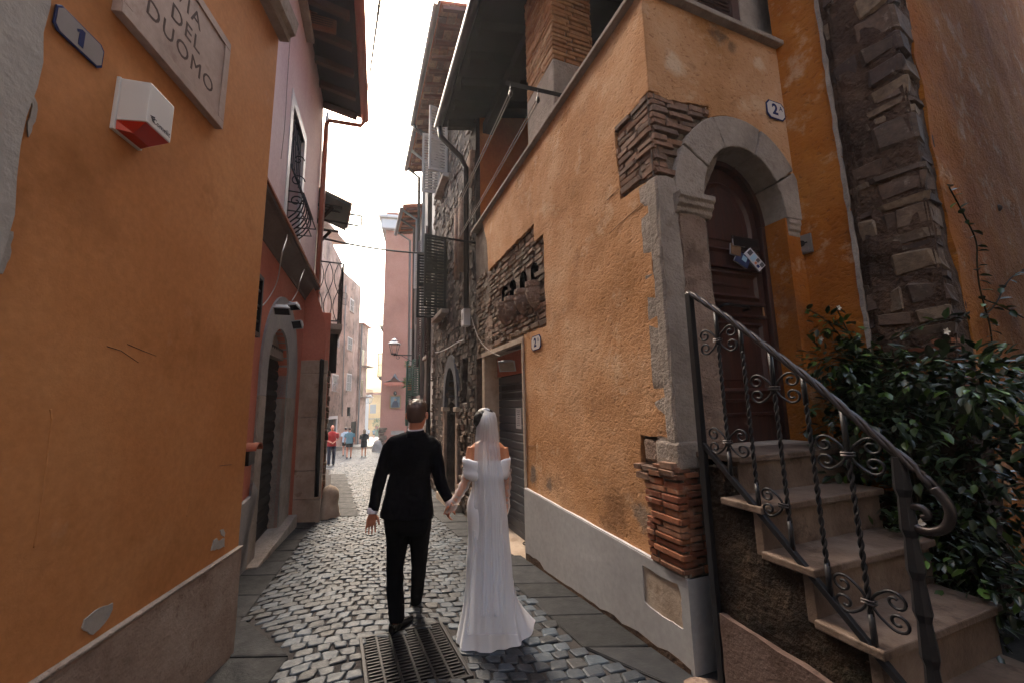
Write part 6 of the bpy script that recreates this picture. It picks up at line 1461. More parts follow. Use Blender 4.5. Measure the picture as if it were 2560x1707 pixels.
# canopy: tiled lean-to on timber brackets
q_in, q_out = UB.W(.35, 0, .0), None
cy_ = UB.W(.6, 0).y
CP = Frame(UB.W(.45, 0, 0), UB.az + 90, 1)                           # faces the camera; s runs out from the wall
o1, o2 = CP.hit(cG(440, 140)), CP.hit(cG(85, 5)); zlow = CP.hit(cG(405, 410))[1]
LN = 1.5; ow = o1[0]
mb = MB(); mb.prism([CP.W(0, o2[1] + .1, 0), CP.W(ow, o1[1], 0), CP.W(ow, o1[1] - .06, 0), CP.W(0, o2[1] + .04, 0)], -CP.n * LN); can = mb.build('canopy', plain('canopy_board', '#3a4446', .8, 0, .3), th)
mb = MB(); 
for k in range(7):
    a = -LN * (k + .5) / 7; q = [CP.W(0, o2[1] + .11 + .05 * math.sin(t_), a + .1 * math.cos(t_)) for t_ in [math.pi * m_ / 6 for m_ in range(7)]]; mb.prism(q, CP.W(ow + .05, o1[1] + .01) - CP.W(0, o2[1] + .11))
mb.build('canopy_tiles', M['tile'], can)
for a in (-.05, -LN + .05):
    zbk = o1[1] - .12
    for p, q in (((0, zbk - .02), (ow * .75, zbk)), ((0, zbk - .45), (ow * .45, zbk - .03))):
        mb = MB(); bar = (CP.W(*p, a), CP.W(*q, a)); mb.tube(bar, .04, 4); mb.build('bracket', M['wood_dark'], can)
# iron balcony
bs0, bs1 = .0, CP.hit(cG(325, 1290))[0] + .05; BL = 1.9
mb = MB(); mb.prism([CP.W(-.3, zb_ - .12, .25), CP.W(bs1, zb_ - .12, .25), CP.W(bs1, zb_, .25), CP.W(-.3, zb_, .25)], -CP.n * BL); bal = mb.build('balcony', M['stone_grey'], th)
zr = CP.hit(cG(325, 825), .25)[1]
def rail(a, b, nn):
    for z_ in (zr, zb_ + .06): mb = MB(); mb.tube([a + Vector((0, 0, z_)), b + Vector((0, 0, z_))], .016, 6); mb.build('balcony_rail', M['iron'], bal)
    for k in range(nn):
        p = a.lerp(b, (k + .5) / nn); w_ = (b - a) / nn * .48; mb = MB()
        for sg in (-1, 1): mb.tube([p + w_ * sg * math.sin(math.pi * t_ * 2) * .9 + Vector((0, 0, zb_ + .06 + (zr - zb_ - .06) * t_)) for t_ in [i / 14 for i in range(15)]], .009, 5)
        mb.build('balcony_bar', M['iron'], bal, True)
def c0(s, d): v = CP.W(s, 0, d); v.z = 0; return v
rail(c0(.02, .23), c0(bs1 - .03, .23), 3); rail(c0(bs1 - .03, .23), c0(bs1 - .03, .25 - BL), 6)
mb = MB(); mb.tube([c0(bs1 - .03, .23) + Vector((0, 0, zb_)), c0(bs1 - .03, .23) + Vector((0, 0, zr))], .02, 6); mb.build('balcony_post', M['iron'], bal)
mb = MB(); mb.prism([CP.W(bs1 - .35, zb_ - .121, -.4), CP.W(bs1 - .05, zb_ - .121, -.4), CP.W(bs1 - .05, zb_ - 1.0, -.4), CP.W(bs1 - .35, zb_ - 1.0, -.4)], -CP.n * .08); mb.build('hanging_blind', M['wood_dark'], th)
t_ = thing('sign_frame', 'thin empty metal sign frame projecting beyond the tiled canopy', 'sign frame', CP.X(cG(430, 320)))
q = [CP.X(p, -.6) for p in (cG(425, 258), cG(573, 280), cG(568, 400), cG(420, 375))]; mb = MB(); mb.tube([CP.W(0, q[0].z, -.6), q[0], q[1], q[2], q[3], CP.W(0, q[3].z, -.6)], .028, 5); mb.build('frame', M['iron'], t_)
# ------------------------------------------------------------------ weathered house at the bend
wl = on_ground((833, 1117)); WF = Frame((wl.x, wl.y), -4.2, 1)
th = thing('weathered_house', 'tall weathered pink and grey stone house with shuttered windows at the bend', 'house', WF.W(0, gz(wl.y)))
hW = WF.hit; zg3 = gz(44) - .5
r0, r1, r2, r3 = hW(cC(895, 830)), hW(cC(770, 720)), hW(cC(720, 620)), hW(cC(660, 460))
dr = [hW(cH(172, 1020)), hW(cH(245, 1010))]
door = [(hW(cH(172, 1100))[0] - 1.0, zg3), (hW(cH(244, 1100))[0], zg3), (hW(cH(244, 1100))[0], hW(cH(240, 1015))[1]), (hW(cH(172, 1100))[0] - 1.0, hW(cH(240, 1015))[1])]
mb = MB(); panel(mb, WF, [(-14, zg3), (r0[0], zg3), (r0[0], r0[1]), (r1[0], r1[1]), (r1[0] - .02, r2[1]), (-6, r2[1] + 2.0), (-14, r2[1] + 2.0)], [door], 0, .4, .6, .06, .5); mb.fbox(WF, -14, r0[0] - .05, zg3, r0[1] - .3, -8, -.45); mb.build('wall', M['weathered'], th, True)
mb = MB(); mb.fbox(WF, door[0][0], door[1][0], zg3, door[2][1], -.3, -.25); mb.build('door', M['wood_dark'], th)
mb = MB(); fw = .28; mb.fbox(WF, door[1][0], door[1][0] + fw, zg3, door[2][1] + fw, -.1, .06); mb.fbox(WF, door[0][0], door[1][0], door[2][1], door[2][1] + fw, -.1, .06); mb.build('door_frame', M['white_paint'], th)
for (a, b, lf) in ((cH(215, 562), cH(262, 735), 'louvre_grey'), (cH(362, 555), cH(398, 728), 'louvre_grey'), (cH(228, 125), cH(273, 278), 'louvre_grey'), (cH(372, 180), cH(408, 318), 'louvre_grey'), (cG(445, 1235), cG(475, 1400), 'louvre_pale')):
    p, q = hW(a), hW(b); s_m = (p[0] + q[0]) / 2; hw = max(.45, abs(q[0] - p[0]) / 2); window(WF, s_m - hw, s_m + hw, q[1], p[1], th, 'white_paint', lf)
p, q = hW(cG(328, 1145)), hW(cG(385, 1335)); f2 = Frame(WF.W(p[0], 0, 0), 20, 1); louvre('shutter', f2, 0, .9, q[1], p[1], 0, M['louvre_brown'], th, 16)
for a, b in ((cH(365, 895), cH(386, 985)), (cH(405, 1045), cH(440, 1250))):
    p, q = hW(a), hW(b); mb = MB(); mb.fbox(WF, p[0], max(q[0], p[0] + .5), q[1], p[1], -.1, .066); mb.build('window', M['pit'], th)
for a, b, m_ in ((cG(380, 1080), cH(300, 990), 'pipe_red'), ):
    p, q = hW(a), hW(b); mb = MB(); mb.tube([WF.W(p[0], p[1], .1), WF.W((p[0] + q[0]) / 2, (p[1] + q[1]) / 2, .1), WF.W(q[0], q[1], .1)], .06, 6); mb.build('downpipe', M['zinc'], th, True)
mb = MB(); mb.fbox(WF, -14, r1[0], r2[1] + 1.9, r2[1] + 2.1, -8, .4); mb.build('roof', M['weathered'], th)
th = thing('grey_far_house', 'grey far house with balcony and zinc downpipe past the weathered house', 'house', WF.W(r0[0] + 1.5, gz(44)))
e0 = WF.hit((912, 1000))[0] if WF.hit((912, 1000))[0] < 14 else 10.5; e0 = min(max(e0, r0[0] + 1.5), r0[0] + 4); zz = hW(cH(520, 60))[1]
mb = MB(); mb.fbox(WF, r0[0] + .01, e0, zg3, zz, -8, .12); mb.build('wall', M['weathered'], th); mb = MB(); mb.fbox(WF, r0[0] + .01, e0 + .15, zz, zz + .15, -8, .5); mb.build('roof', M['tile_red'], th)
mb = MB(); mb.tube([WF.W(r0[0] + .15, zz, .25), WF.W(r0[0] + .15, zg3, .25)], .09, 6); mb.build('downpipe', M['zinc'], th)
for z_ in (hW(cH(500, 480))[1], hW(cH(520, 800))[1]):
    mb = MB(); mb.fbox(WF, r0[0] + .6, e0 - .1, z_, z_ + .12, .12, 1.0); b_ = mb.build('balcony', M['stone_grey'], th)
    for k in range(8): s_ = r0[0] + .65 + k * (e0 - r0[0] - .8) / 7; mb = MB(); mb.tube([WF.W(s_, z_ + .12, .95), WF.W(s_, z_ + 1.0, .95)], .02, 4); mb.build('balcony_bar', M['iron'], b_)
    mb = MB(); mb.tube([WF.W(r0[0] + .62, z_ + 1.0, .95), WF.W(e0 - .12, z_ + 1.0, .95)], .025, 4); mb.build('balcony_rail', M['iron'], b_)
    mb = MB(); mb.fbox(WF, r0[0] + 1.0, r0[0] + 1.9, z_ + .12, z_ + 2.1, .1, .135); mb.build('window', M['glass_dark'], th)
# ------------------------------------------------------------------ far end of the street
YD = 92
yl = at_y(cH(585, 900), YD); YF = Frame((yl.x, YD), 82, 1); ztp = at_y(cH(600, 768), YD).z
th = thing('yellow_house', 'pale yellow house closing the far end of the street', 'house', (yl.x + 2, YD, gz(YD)))
mb = MB(); mb.fbox(YF, 0, 14, gz(YD) - 3, ztp, -8, 0); mb.build('wall', M['yellow_far'], th)
mb = MB(); mb.fbox(YF, -.5, 14.5, ztp, ztp + .35, -8.5, .6); mb.build('roof', M['tile_red'], th)
mb = MB(); mb.fbox(YF, .3, 1.6, ztp - 4.2, ztp - 2.2, -.1, .05); mb.build('window', M['louvre_pale'], th)
mb = MB(); mb.fbox(YF, 0, 12, ztp - 5.5, ztp - 5.3, -.1, .15); mb.build('string_course', M['stone_grey'], th)
th = thing('light_gap_house', 'white house put in for the bright gap of light beyond the grey far house', 'house', (yl.x - 6, YD + 8, gz(YD)))
yw = at_y(cH(548, 900), 100); fw2 = Frame((yw.x - 6, 100), 84, 1); mb = MB(); mb.fbox(fw2, 0, 12, gz(100) - 3, at_y(cH(560, 760), 100).z, -8, 0); mb.build('wall', M['white_paint'], th)  # white wall stands in for the bright gap of light
mb = MB(); mb.fbox(fw2, -.4, 12.4, at_y(cH(560, 760), 100).z, at_y(cH(560, 760), 100).z + .4, -8, .5); mb.build('roof', M['tile_red'], th)
c = at_y(cH(596, 862), 80); t_ = thing('street_lantern', 'tiny distant street lantern before the yellow house', 'street lamp', c)
lantern(t_, c + Vector((0, 0, .2)), 1.7); mb = MB(); mb.tube([c + Vector((0, 0, .2)), c + Vector((-2.2, 1.5, .2))], .05, 5); mb.build('arm', M['iron'], t_)
c = on_ground(cH(668, 1196)); hh = at_y(cH(668, 1112), c.y).z - c.z; ww = (at_y(cH(687, 1150), c.y).x - at_y(cH(648, 1150), c.y).x) / 2
t_ = thing('green_bin', 'green refuse bin standing against the terracotta house corner', 'bin', c)
gm = plain('bin_green', '#2f5a3c', .5); mb = MB(); mb.loft([[c + Vector((a * ww * .9, b * ww * .8, .12)) for a, b in ((-1, -1), (1, -1), (1, 1), (-1, 1))], [c + Vector((a * ww, b * ww, hh * .85)) for a, b in ((-1, -1), (1, -1), (1, 1), (-1, 1))]]); mb.build('body', gm, t_)
mb = MB(); mb.box(c + Vector((0, 0, hh * .92)), Vector((ww * 1.05, 0, 0)), Vector((0, ww * 1.05, 0)), Vector((0, 0, hh * .07))); mb.build('lid', gm, t_, bevel=.05)
for a in (-1, 1): mb = MB(); mb.tube([c + Vector((a * ww * .7, -ww * .5, .08)), c + Vector((a * ww * .85, -ww * .5, .08))], .1, 8); mb.build('wheel', M['black_metal'], t_)
pc = at_y(cH(668, 1095), c.y - .3); t_ = thing('potted_plant', 'terracotta pot with a green bush above the green bin', 'pot plant', pc)
mb = MB(); mb.loft([[pc + Vector((r * math.cos(a), r * math.sin(a), z_)) for a in [k * math.pi / 6 for k in range(12)]] for r, z_ in ((.3, -.6), (.45, .15))]); mb.build('pot', M['terracotta'], t_, True)
mb = MB(); rl3 = random.Random(8)
for k in range(240): v = Vector((rl3.gauss(0, 1), rl3.gauss(0, 1), rl3.gauss(.3, .8))).normalized(); leaf_geo(mb, pc + Vector((0, 0, .7)) + v * rl3.uniform(.3, 1.0) * Vector((1, 1, .7)).length / 1.6, v, Vector((0, 0, 1)), .3, .08)
mb.build('leaves', M['leaf_pale'], t_, True, kind='stuff')
# ------------------------------------------------------------------ wires across the street
cable('overhead_wire', 'black wire strung across the street from the red downpipe to the black shutters', [UB.W(.25, at_y(cG(115, 525), UB.W(.25, 0).y).z, .1), RW.X(cG(1400, 712), .1)], .024, M['cable_dark'], 'wire', 20, .08)
cable('overhead_wire', 'thin wire crossing the open sky high above the street', [at_y(cT(985, -60), 7.0), at_y(cT(795, 1260), 33)], .035, M['cable_dark'], 'wire', 24, .5)
# ------------------------------------------------------------------ unseen houses added beside and behind the photographer to shade the near walls
BH = Frame((3.7, 1.5), 160, 1)
th = thing('unseen_side_house', 'unseen grey house added beside the steps to shade the right-hand walls', 'house', BH.W(3, gz(-1)))
mb = MB(); mb.fbox(BH, 0, 9, -.3, 13.5, -6, 0); mb.build('wall', M['render_grey'], th)
mb = MB(); mb.fbox(BH, 1.5, 2.5, gz(0), 2.4, -.1, .01); mb.build('door', M['door_wood'], th)
mb = MB(); mb.fbox(BH, -.3, 9.3, 13.5, 13.7, -6, .6); mb.build('roof', M['tile_red'], th)
th = thing('unseen_rear_house', 'unseen grey house added behind the photographer to cut the light on the near walls', 'house', (0, -10, gz(-10)))
mb = MB(); mb.box((1, -12, 6), Vector((9, 0, 0)), Vector((0, 2, 0)), Vector((0, 0, 7))); mb.build('wall', M['grey_wall'], th)
mb = MB(); mb.box((1, -12, 13.15), Vector((9.4, 0, 0)), Vector((0, 2.5, 0)), Vector((0, 0, .1))); mb.build('roof', M['tile_red'], th)
for x in (-3, 1, 5): mb = MB(); mb.box((x, -9.99, 5), Vector((.5, 0, 0)), Vector((0, .02, 0)), Vector((0, 0, .8))); mb.build('window', M['louvre_brown'], th)
# ------------------------------------------------------------------ people
def ring(c, rx, ry, n=20, ax=Vector((1, 0, 0)), ay=Vector((0, 1, 0)), p=2.3):
    """a rounded cross-section (superellipse)"""
    o = []
    for k in range(n):
        a = 2 * math.pi * k / n; ca, sa = math.cos(a), math.sin(a)
        o.append(Vector(c) + ax * rx * math.copysign(abs(ca) ** (2 / p), ca) + ay * ry * math.copysign(abs(sa) ** (2 / p), sa))
    return o
def fuse(mb, name, mat, parent, voxel, smooth_it=6, disp=None):
    o = mb.build(name, mat, parent, True)
    m = o.modifiers.new('remesh', 'REMESH'); m.mode = 'VOXEL'; m.voxel_size = voxel; m.use_smooth_shade = True
    if smooth_it: s = o.modifiers.new('smooth', 'SMOOTH'); s.iterations = smooth_it; s.factor = .5
    if disp:
        t_ = bpy.data.textures.new(name + '_folds', 'CLOUDS'); t_.noise_scale = disp[0]; t_.noise_depth = 2
        d = o.modifiers.new('folds', 'DISPLACE'); d.texture = t_; d.strength = disp[1]; d.mid_level = .5; d.texture_coords = 'GLOBAL'
    return o
def hand(mb, w, d, side, pn, curl=.5, sc=1.0, spread=.0):
    """palm, four unequal bent fingers and a thumb; d towards the fingertips, side towards the thumb, pn out of the palm"""
    d, pn = Vector(d).normalized(), Vector(pn).normalized(); side = (Vector(side) - d * Vector(side).dot(d)).normalized(); w = Vector(w)
    mb.loft([ring(w + d * t_ * sc, a * sc, b * sc, 12, side, pn) for t_, a, b in ((-.03, .026, .021), (0, .028, .019), (.035, .040, .017), (.07, .042, .015), (.092, .038, .012))])
    for off, L, r in ((.034, .070, .0076), (.0115, .080, .0080), (-.0115, .074, .0077), (-.034, .058, .0070)):
        p = w + (d * .088 + side * off) * sc; a = 0; pts = [p - d * .015 * sc, p]; dd = (d + side * off * spread * 8).normalized()
        for k, f in enumerate((.45, .30, .25)):
            a += curl * (.55 if k == 0 else .75); q = dd * math.cos(a) + pn * math.sin(a); p = p + q * L * f * sc; pts.append(p.copy())
        mb.tube(pts, [r * sc, r * sc, r * .95 * sc, r * .88 * sc, r * .7 * sc], 8)
    p = w + (d * .018 + side * .026) * sc; t1 = (d * .65 + side * .7 + pn * .25).normalized(); t2 = (d * .9 + side * .2 + pn * .45 * (1 + curl)).normalized()
    mb.tube([p - t1 * .01 * sc, p + t1 * .035 * sc, p + t1 * .035 * sc + t2 * .028 * sc, p + t1 * .035 * sc + t2 * .052 * sc], [.013 * sc, .0115 * sc, .010 * sc, .007 * sc], 8)
def head(mb, c, H, fwd, up=Vector((0, 0, 1))):
    """skull, jaw, nose, brow, lips and ears; c is the middle of the head, H its height"""
    f = Vector(fwd).normalized(); r = f.cross(up).normalized(); k = H / .235
    rot = Matrix((r, f, up)).transposed()
    mb.ball(c + (up * .022 - f * .012) * k, .076 * k, .094 * k, .094 * k, 18, 12, rot)
    mb.loft([ring(c + (up * z - f * .0 + f * y) * k, a * k, b * k, 16, r, f) for z, y, a, b in ((.04, .01, .070, .085), (-.02, .018, .068, .078), (-.065, .028, .058, .062), (-.10, .045, .040, .042), (-.116, .055, .022, .026))])
    mb.loft([ring(c + (up * z + f * y) * k, a * k, b * k, 8, r, f) for z, y, a, b in ((.03, .092, .008, .010), (.0, .105, .010, .014), (-.022, .114, .016, .016), (-.034, .098, .014, .014))])
    mb.ball(c + (up * .036 + f * .082) * k, .058 * k, .018 * k, .012 * k, 10, 6, rot); mb.ball(c + (up * -.062 + f * .088) * k, .024 * k, .012 * k, .010 * k, 8, 6, rot)
    for s in (-1, 1): mb.ball(c + (r * s * .085 + up * -.004 - f * .012) * k, .012 * k, .024 * k, .033 * k, 9, 7, rot)
def eyes(c, H, fwd, parent):
    f = Vector(fwd).normalized(); r = f.cross(Vector((0, 0, 1))).normalized(); k = H / .235
    for s in (-1, 1): mb = MB(); mb.ball(Vector(c) + (r * s * .032 + f * .083 + Vector((0, 0, .012))) * k, .012 * k); mb.build('eye', M['white_tee'], parent, True)
GY = 3.40
def g(px, py, dy=0.0): return at_y((px, py), GY + dy)
def gring(py, xl, xr, ry, dy=0.0, n=28, p=2.4):
    a, b = g(xl, py, dy), g(xr, py, dy); return ring((a + b) / 2, (b - a).length / 2, ry, n, (b - a).normalized(), Vector((0, 1, 0)), p)
FW = Vector((math.sin(math.radians(-14)), math.cos(math.radians(-14)), 0))
base = on_ground((1008, 1560))
th = thing('person', 'man in a black suit seen from behind, holding the hand of the veiled woman', 'person', base)
hc = g(1043, 1037); HF = Vector((math.sin(math.radians(2)), 1, -.02))
mb = MB(); head(mb, hc, .235, HF)
neck0, neck1 = g(1042, 1050), g(1037, 1090)
mb.tube([neck0 - Vector((0, 0, .0)), neck0.lerp(neck1, .5), neck1], [.056, .056, .064], 14)
mb.loft([gring(1088, 990, 1075, .06), gring(1105, 975, 1085, .09), gring(1180, 982, 1068, .09), gring(1290, 970, 1070, .10)])
la = [g(980, 1110), g(957, 1172, -.02), g(941, 1228, -.05), g(931, 1280, -.09)]; ra = [g(1083, 1110), g(1095, 1172, -.02), g(1103, 1203, -.03), g(1124, 1252, -.06)]
mb.tube(la, [.045, .04, .036, .027], 12); mb.tube(ra, [.045, .04, .036, .026], 12)
hand(mb, g(930, 1283, -.09), g(927, 1312, -.08) - g(930, 1283, -.09), Vector((.75, .6, 0)), Vector((.35, -.8, 0)), .35, .98, .35)
GHW = g(1125, 1254, -.06); hand(mb, GHW, g(1119, 1278, -.06) - GHW, Vector((.5, -.8, 0)), Vector((.9, .2, -.1)), .75, .95)
kl, kr = [g(990, 1295), g(990, 1400, .02), g(993, 1556, -.05)], [g(1050, 1295), g(1048, 1400, .10), g(1040, 1500, .30)]
mb.tube(kl, [.08, .055, .036], 12); mb.tube(kr, [.08, .055, .036], 12)
fuse(mb, 'body', M['skin_m'], th, .0048, 3); eyes(hc, .235, HF, th)
# hair: short sides fading to skin, longer top
f = HF.normalized(); rgt = f.cross(Vector((0, 0, 1))).normalized(); rot = Matrix((rgt, f, Vector((0, 0, 1)))).transposed()
mb = MB(); rings = []
for z, y, a, b in ((-.060, -.058, .050, .036), (-.03, -.042, .070, .066), (.0, -.030, .0770, .083), (.03, -.022, .0800, .094), (.06, -.018, .081, .095), (.09, -.014, .070, .084)): rings.append(ring(hc + Vector((0, 0, z)) + f * y, a, b, 24, rgt, f, 2.1))
mb.loft(rings); fuse(mb, 'hair_sides', M['hair_fade'], th, .006, 3)
mb = MB(); rings = []
for z, y, a, b in ((.030, -.018, .0805, .093), (.05, -.012, .084, .096), (.08, -.008, .080, .094), (.105, -.002, .066, .084), (.124, .006, .046, .066), (.134, .012, .018, .034)): rings.append([p + Vector((0, 0, .010 * noise.noise(p * 40))) + (p - hc).normalized() * .007 * noise.noise(p * Vector((60, 60, 25)).length * .5) for p in ring(hc + Vector((0, 0, z)) + f * y, a, b, 36, rgt, f, 2.1)])
mb.loft(rings); fuse(mb, 'hair', M['hair_brown'], th, .005, 2, (.02, .008))
# shirt collar and cuff
mb = MB(); rings = [ring(g(1039, py) + Vector((0, .0, 0)), r, r * 1.02, 22, Vector((1, 0, 0)), Vector((0, 1, .12)), 2) for py, r in ((1070, .062), (1076, .064), (1086, .068))]
mb.loft(rings, False); o = mb.build('shirt_collar', M['shirt'], th, True); o.modifiers.new('s', 'SOLIDIFY').thickness = .004
c0_, c1_ = g(932, 1268, -.08), g(930, 1284, -.09); mb = MB(); mb.tube([c0_, c1_], [.040, .041], 16); mb.build('shirt_cuff', M['shirt'], th, True, bevel=.004)
c0_, c1_ = g(1119, 1244, -.055), g(1125.5, 1256, -.062); mb = MB(); mb.tube([c0_, c1_], [.036, .036], 16); mb.build('shirt_cuff', M['shirt'], th, True, bevel=.004)
# jacket
mb = MB()
mb.loft([gring(*q) for q in ((1079, 1012, 1062, .060), (1084, 998, 1070, .078), (1091, 978, 1085, .092), (1100, 968, 1093, .105), (1118, 968, 1093, .118), (1145, 971, 1088, .124), (1168, 974, 1080, .118), (1187, 975, 1075, .110), (1212, 969, 1077, .114), (1245, 961, 1080, .124), (1270, 955, 1083, .130), (1291, 952, 1085, .134))])
mb.tube([g(985, 1108), g(975, 1118), g(963, 1150, -.01), g(954, 1178, -.02), g(947, 1205, -.035), g(940, 1235, -.055), g(932, 1276, -.085)], [.056, .060, .056, .053, .051, .047, .043], 16)
mb.tube([g(1076, 1108), g(1086, 1118), g(1092, 1148, -.01), g(1096, 1178, -.02), g(1101, 1203, -.03), g(1111, 1226, -.045), g(1122, 1249, -.06)], [.056, .060, .056, .053, .050, .045, .040], 16)
jk = fuse(mb, 'jacket', M['suit'], th, .0085, 6, (.11, .016))
mb = MB(); rings = [ring(g(1038, py) + Vector((0, -.004, 0)), r, r * 1.0, 22, Vector((1, 0, 0)), Vector((0, 1, .10)), 2) for py, r in ((1073.5, .068), (1080, .078), (1088, .098))]
mb.loft(rings, False); o = mb.build('jacket_collar', M['suit'], jk, True); o.modifiers.new('s', 'SOLIDIFY').thickness = .008
mb = MB(); cv = [g(1018.5, py, -.128 if py > 1250 else -.13) for py in (1230, 1250, 1270, 1291)]
# trousers
mb = MB(); mb.loft([gring(1268, 962, 1078, .115), gring(1292, 961, 1079, .122), gring(1318, 964, 1077, .115), gring(1330, 968, 1074, .10)])
mb.loft([gring(*q) for q in ((1290, 961, 1021, .105), (1326, 965, 1021, .10), (1366, 968, 1017, .088, .0), (1425, 967.5, 1008, .072, .01), (1466, 967.5, 1008, .068, -.01), (1510, 971, 1009, .066, -.03), (1550, 975, 1011, .066, -.05))])
mb.loft([gring(*q) for q in ((1290, 1019, 1079, .105), (1328, 1023, 1075, .10, .03), (1378, 1028, 1069, .085, .09), (1430, 1029, 1064, .072, .16), (1480, 1028, 1058, .066, .25), (1506, 1027, 1053, .064, .30))])
fuse(mb, 'trousers', M['trouser'], th, .0085, 5, (.10, .014))
def shoe(heel, toe, w_, lift_h, lift_t, h, parent):
    d = toe - heel; L = d.length; d = d.normalized(); r = d.cross(Vector((0, 0, 1))).normalized(); mb = MB(); rings = []
    for t_, a, hh, z in ((0, .6, .75, 0), (.05, .82, .95, 0), (.2, .88, 1.0, 0), (.4, .86, .8, .0), (.6, .98, .58, 0), (.8, .95, .45, 0), (.93, .7, .36, 0), (1.0, .35, .26, .006)):
        c = heel.lerp(toe, t_) + Vector((0, 0, lift_h * (1 - t_) ** 1.5 + z)); k = h * hh / 2
        rings.append(ring(c + Vector((0, 0, k)), w_ * a, k, 14, r, Vector((0, 0, 1)), 2.8))
    mb.loft(rings); return fuse(mb, 'shoe', M['shoe'], parent, .005, 3)
hl = on_ground((978, 1586)); tl_ = on_ground((1020, 1553)); tl_ = hl + (tl_ - hl).normalized() * .29; tl_.z = gz(tl_.y)
shoe(hl + Vector((0, 0, .0)), tl_, .045, .0, 0, .085, th)
h2 = on_ground((1041, 1523)); t2 = h2 + FW * .27; t2.z = gz(t2.y); shoe(h2, t2, .045, .085, 0, .085, th)
# ---------------------------- bride
BY = 3.26
def b(px, py, dy=0.0): return at_y((px, py), BY + dy)
def bring(py, xl, xr, ry, dy=0.0, n=32, p=2.2):
    a, c = b(xl, py, dy), b(xr, py, dy); return ring((a + c) / 2, (c - a).length / 2, ry, n, (c - a).normalized(), Vector((0, 1, 0)), p)
th = thing('person', 'woman in a long white off the shoulder wedding dress and veil', 'person', on_ground((1235, 1600)))
hc = b(1211, 1054); HF = Vector((math.sin(math.radians(-22)), math.cos(math.radians(-22)), -.04))
mb = MB(); head(mb, hc, .215, HF); mb.tube([b(1215, 1068), b(1217, 1086), b(1218, 1104)], [.046, .044, .054], 14)
mb.loft([bring(1098, 1203, 1233, .05), bring(1106, 1186, 1252, .06), bring(1116, 1176, 1262, .078), bring(1135, 1178, 1261, .092), bring(1165, 1181, 1258, .098), bring(1225, 1186, 1252, .09), bring(1270, 1172, 1262, .12), bring(1320, 1178, 1262, .11)])
bla = [b(1179, 1117), b(1175, 1138, -.01), b(1172, 1170, -.02), b(1164, 1203, -.02), b(1149, 1232, -.02), b(1136, 1253, .01)]; bra = [b(1259, 1118), b(1263, 1140, .0), b(1265, 1170, .0), b(1266, 1205, .01), b(1265, 1235, .02), b(1264, 1256, .03)]
mb.tube(bla, [.036, .035, .033, .030, .027, .021], 12); mb.tube(bra, [.036, .035, .033, .030, .026, .020], 12)
HB = b(1135, 1255, .015); hand(mb, HB, GHW + (g(1119, 1278, -.06) - GHW) * .75 - HB, Vector((-.3, -.9, .2)), Vector((-.3, .4, -.8)), .6, .86)
hand(mb, b(1264, 1257, .03), Vector((-.03, .0, -1)), Vector((-.3, .9, 0)), Vector((-.9, -.2, 0)), .4, .86)
fuse(mb, 'body', M['skin_f'], th, .0048, 3); eyes(hc, .215, HF, th)
f = HF.normalized(); rgt = f.cross(Vector((0, 0, 1))).normalized(); rot = Matrix((rgt, f, Vector((0, 0, 1)))).transposed()
mb = MB(); mb.ball(hc + Vector((0, 0, .022)) - f * .016, .082, .096, .093, 18, 12, rot); mb.ball(hc - f * .088 + Vector((0, 0, -.005)), .050, .040, .050, 14, 9, rot); mb.ball(hc - rgt * .050 + Vector((0, 0, .015)) - f * .01, .045, .075, .065, 12, 8, rot)
fuse(mb, 'hair', M['hair_black'], th, .006, 2, (.03, .012))
# dress: fitted to the thigh, flaring into a train on the ground
tab = [(1150, 1180, 1259, .108), (1172, 1180, 1259, .108), (1200, 1181, 1257, .104), (1222, 1180, 1254, .102), (1240, 1172, 1259, .118), (1258, 1167, 1265, .132), (1285, 1167, 1268, .138), (1315, 1171, 1269, .134), (1352, 1171, 1273, .134), (1390, 1166, 1278, .138)]
NN = 64; rings = [bring(*q, n=NN, p=2.1) for q in tab]
hem_px = [(1345, 1538), (1336, 1562), (1321, 1591), (1297, 1610), (1269, 1623), (1240, 1629), (1210, 1631), (1180, 1628), (1160, 1624), (1142, 1617)]
hp = [on_ground(p) for p in hem_px]; cen = Vector((b(1222, 1390).x + .01, BY, 0))
hem = []
for k in range(NN):
    a = 2 * math.pi * k / NN
    ang = [math.atan2(p.y - cen.y, p.x - cen.x) for p in hp]
    best = None; d_ = Vector((math.cos(a), math.sin(a), 0))
    r_k = None
    for i in range(len(hp) - 1):
        a0, a1 = ang[i], ang[i + 1]; aa = a if a <= math.pi else a - 2 * math.pi
        if min(a0, a1) <= aa <= max(a0, a1) and abs(a1 - a0) < 2:
            t_ = (aa - a0) / (a1 - a0); r_k = ((hp[i] - cen).xy.length * (1 - t_) + (hp[i + 1] - cen).xy.length * t_); break
    hem.append((d_, r_k))
rr = [h[1] for h in hem]
known = [k for k in range(NN) if rr[k]]
for k in range(NN):
    if rr[k] is None:
        lo = max([q - NN * (q > k) for q in known]); hi = min([q + NN * (q < k) for q in known]); t_ = (k - lo) / (hi - lo)
        rr[k] = (rr[lo % NN] * (1 - t_) + rr[hi % NN] * t_) * (1 - .28 * math.sin(math.pi * t_)) 
ztop = rings[-1][0].z; last = rings[-1]
for i in range(1, 23):
    t_ = i / 22; q = []
    for k in range(NN):
        a = 2 * math.pi * k / NN; e = cen + hem[k][0] * rr[k]; e.z = gz(e.y) + .004
        fl = t_ ** 1.75; p = last[k].lerp(e, fl); p.z = last[k].z + (e.z - last[k].z) * (t_ ** .82 if t_ < 1 else 1)
        w_ = .016 * t_ * math.sin(a * 7 + 1.3 * math.sin(a * 3)) + .010 * t_ * math.sin(a * 13 + 2)
        p += hem[k][0] * w_
        if i == 22: p.z = gz(p.y) + .003
        q.append(p)
    rings.append(q)
mb = MB(); mb.loft(rings, False); dr = mb.build('dress', M['satin'], th, True)
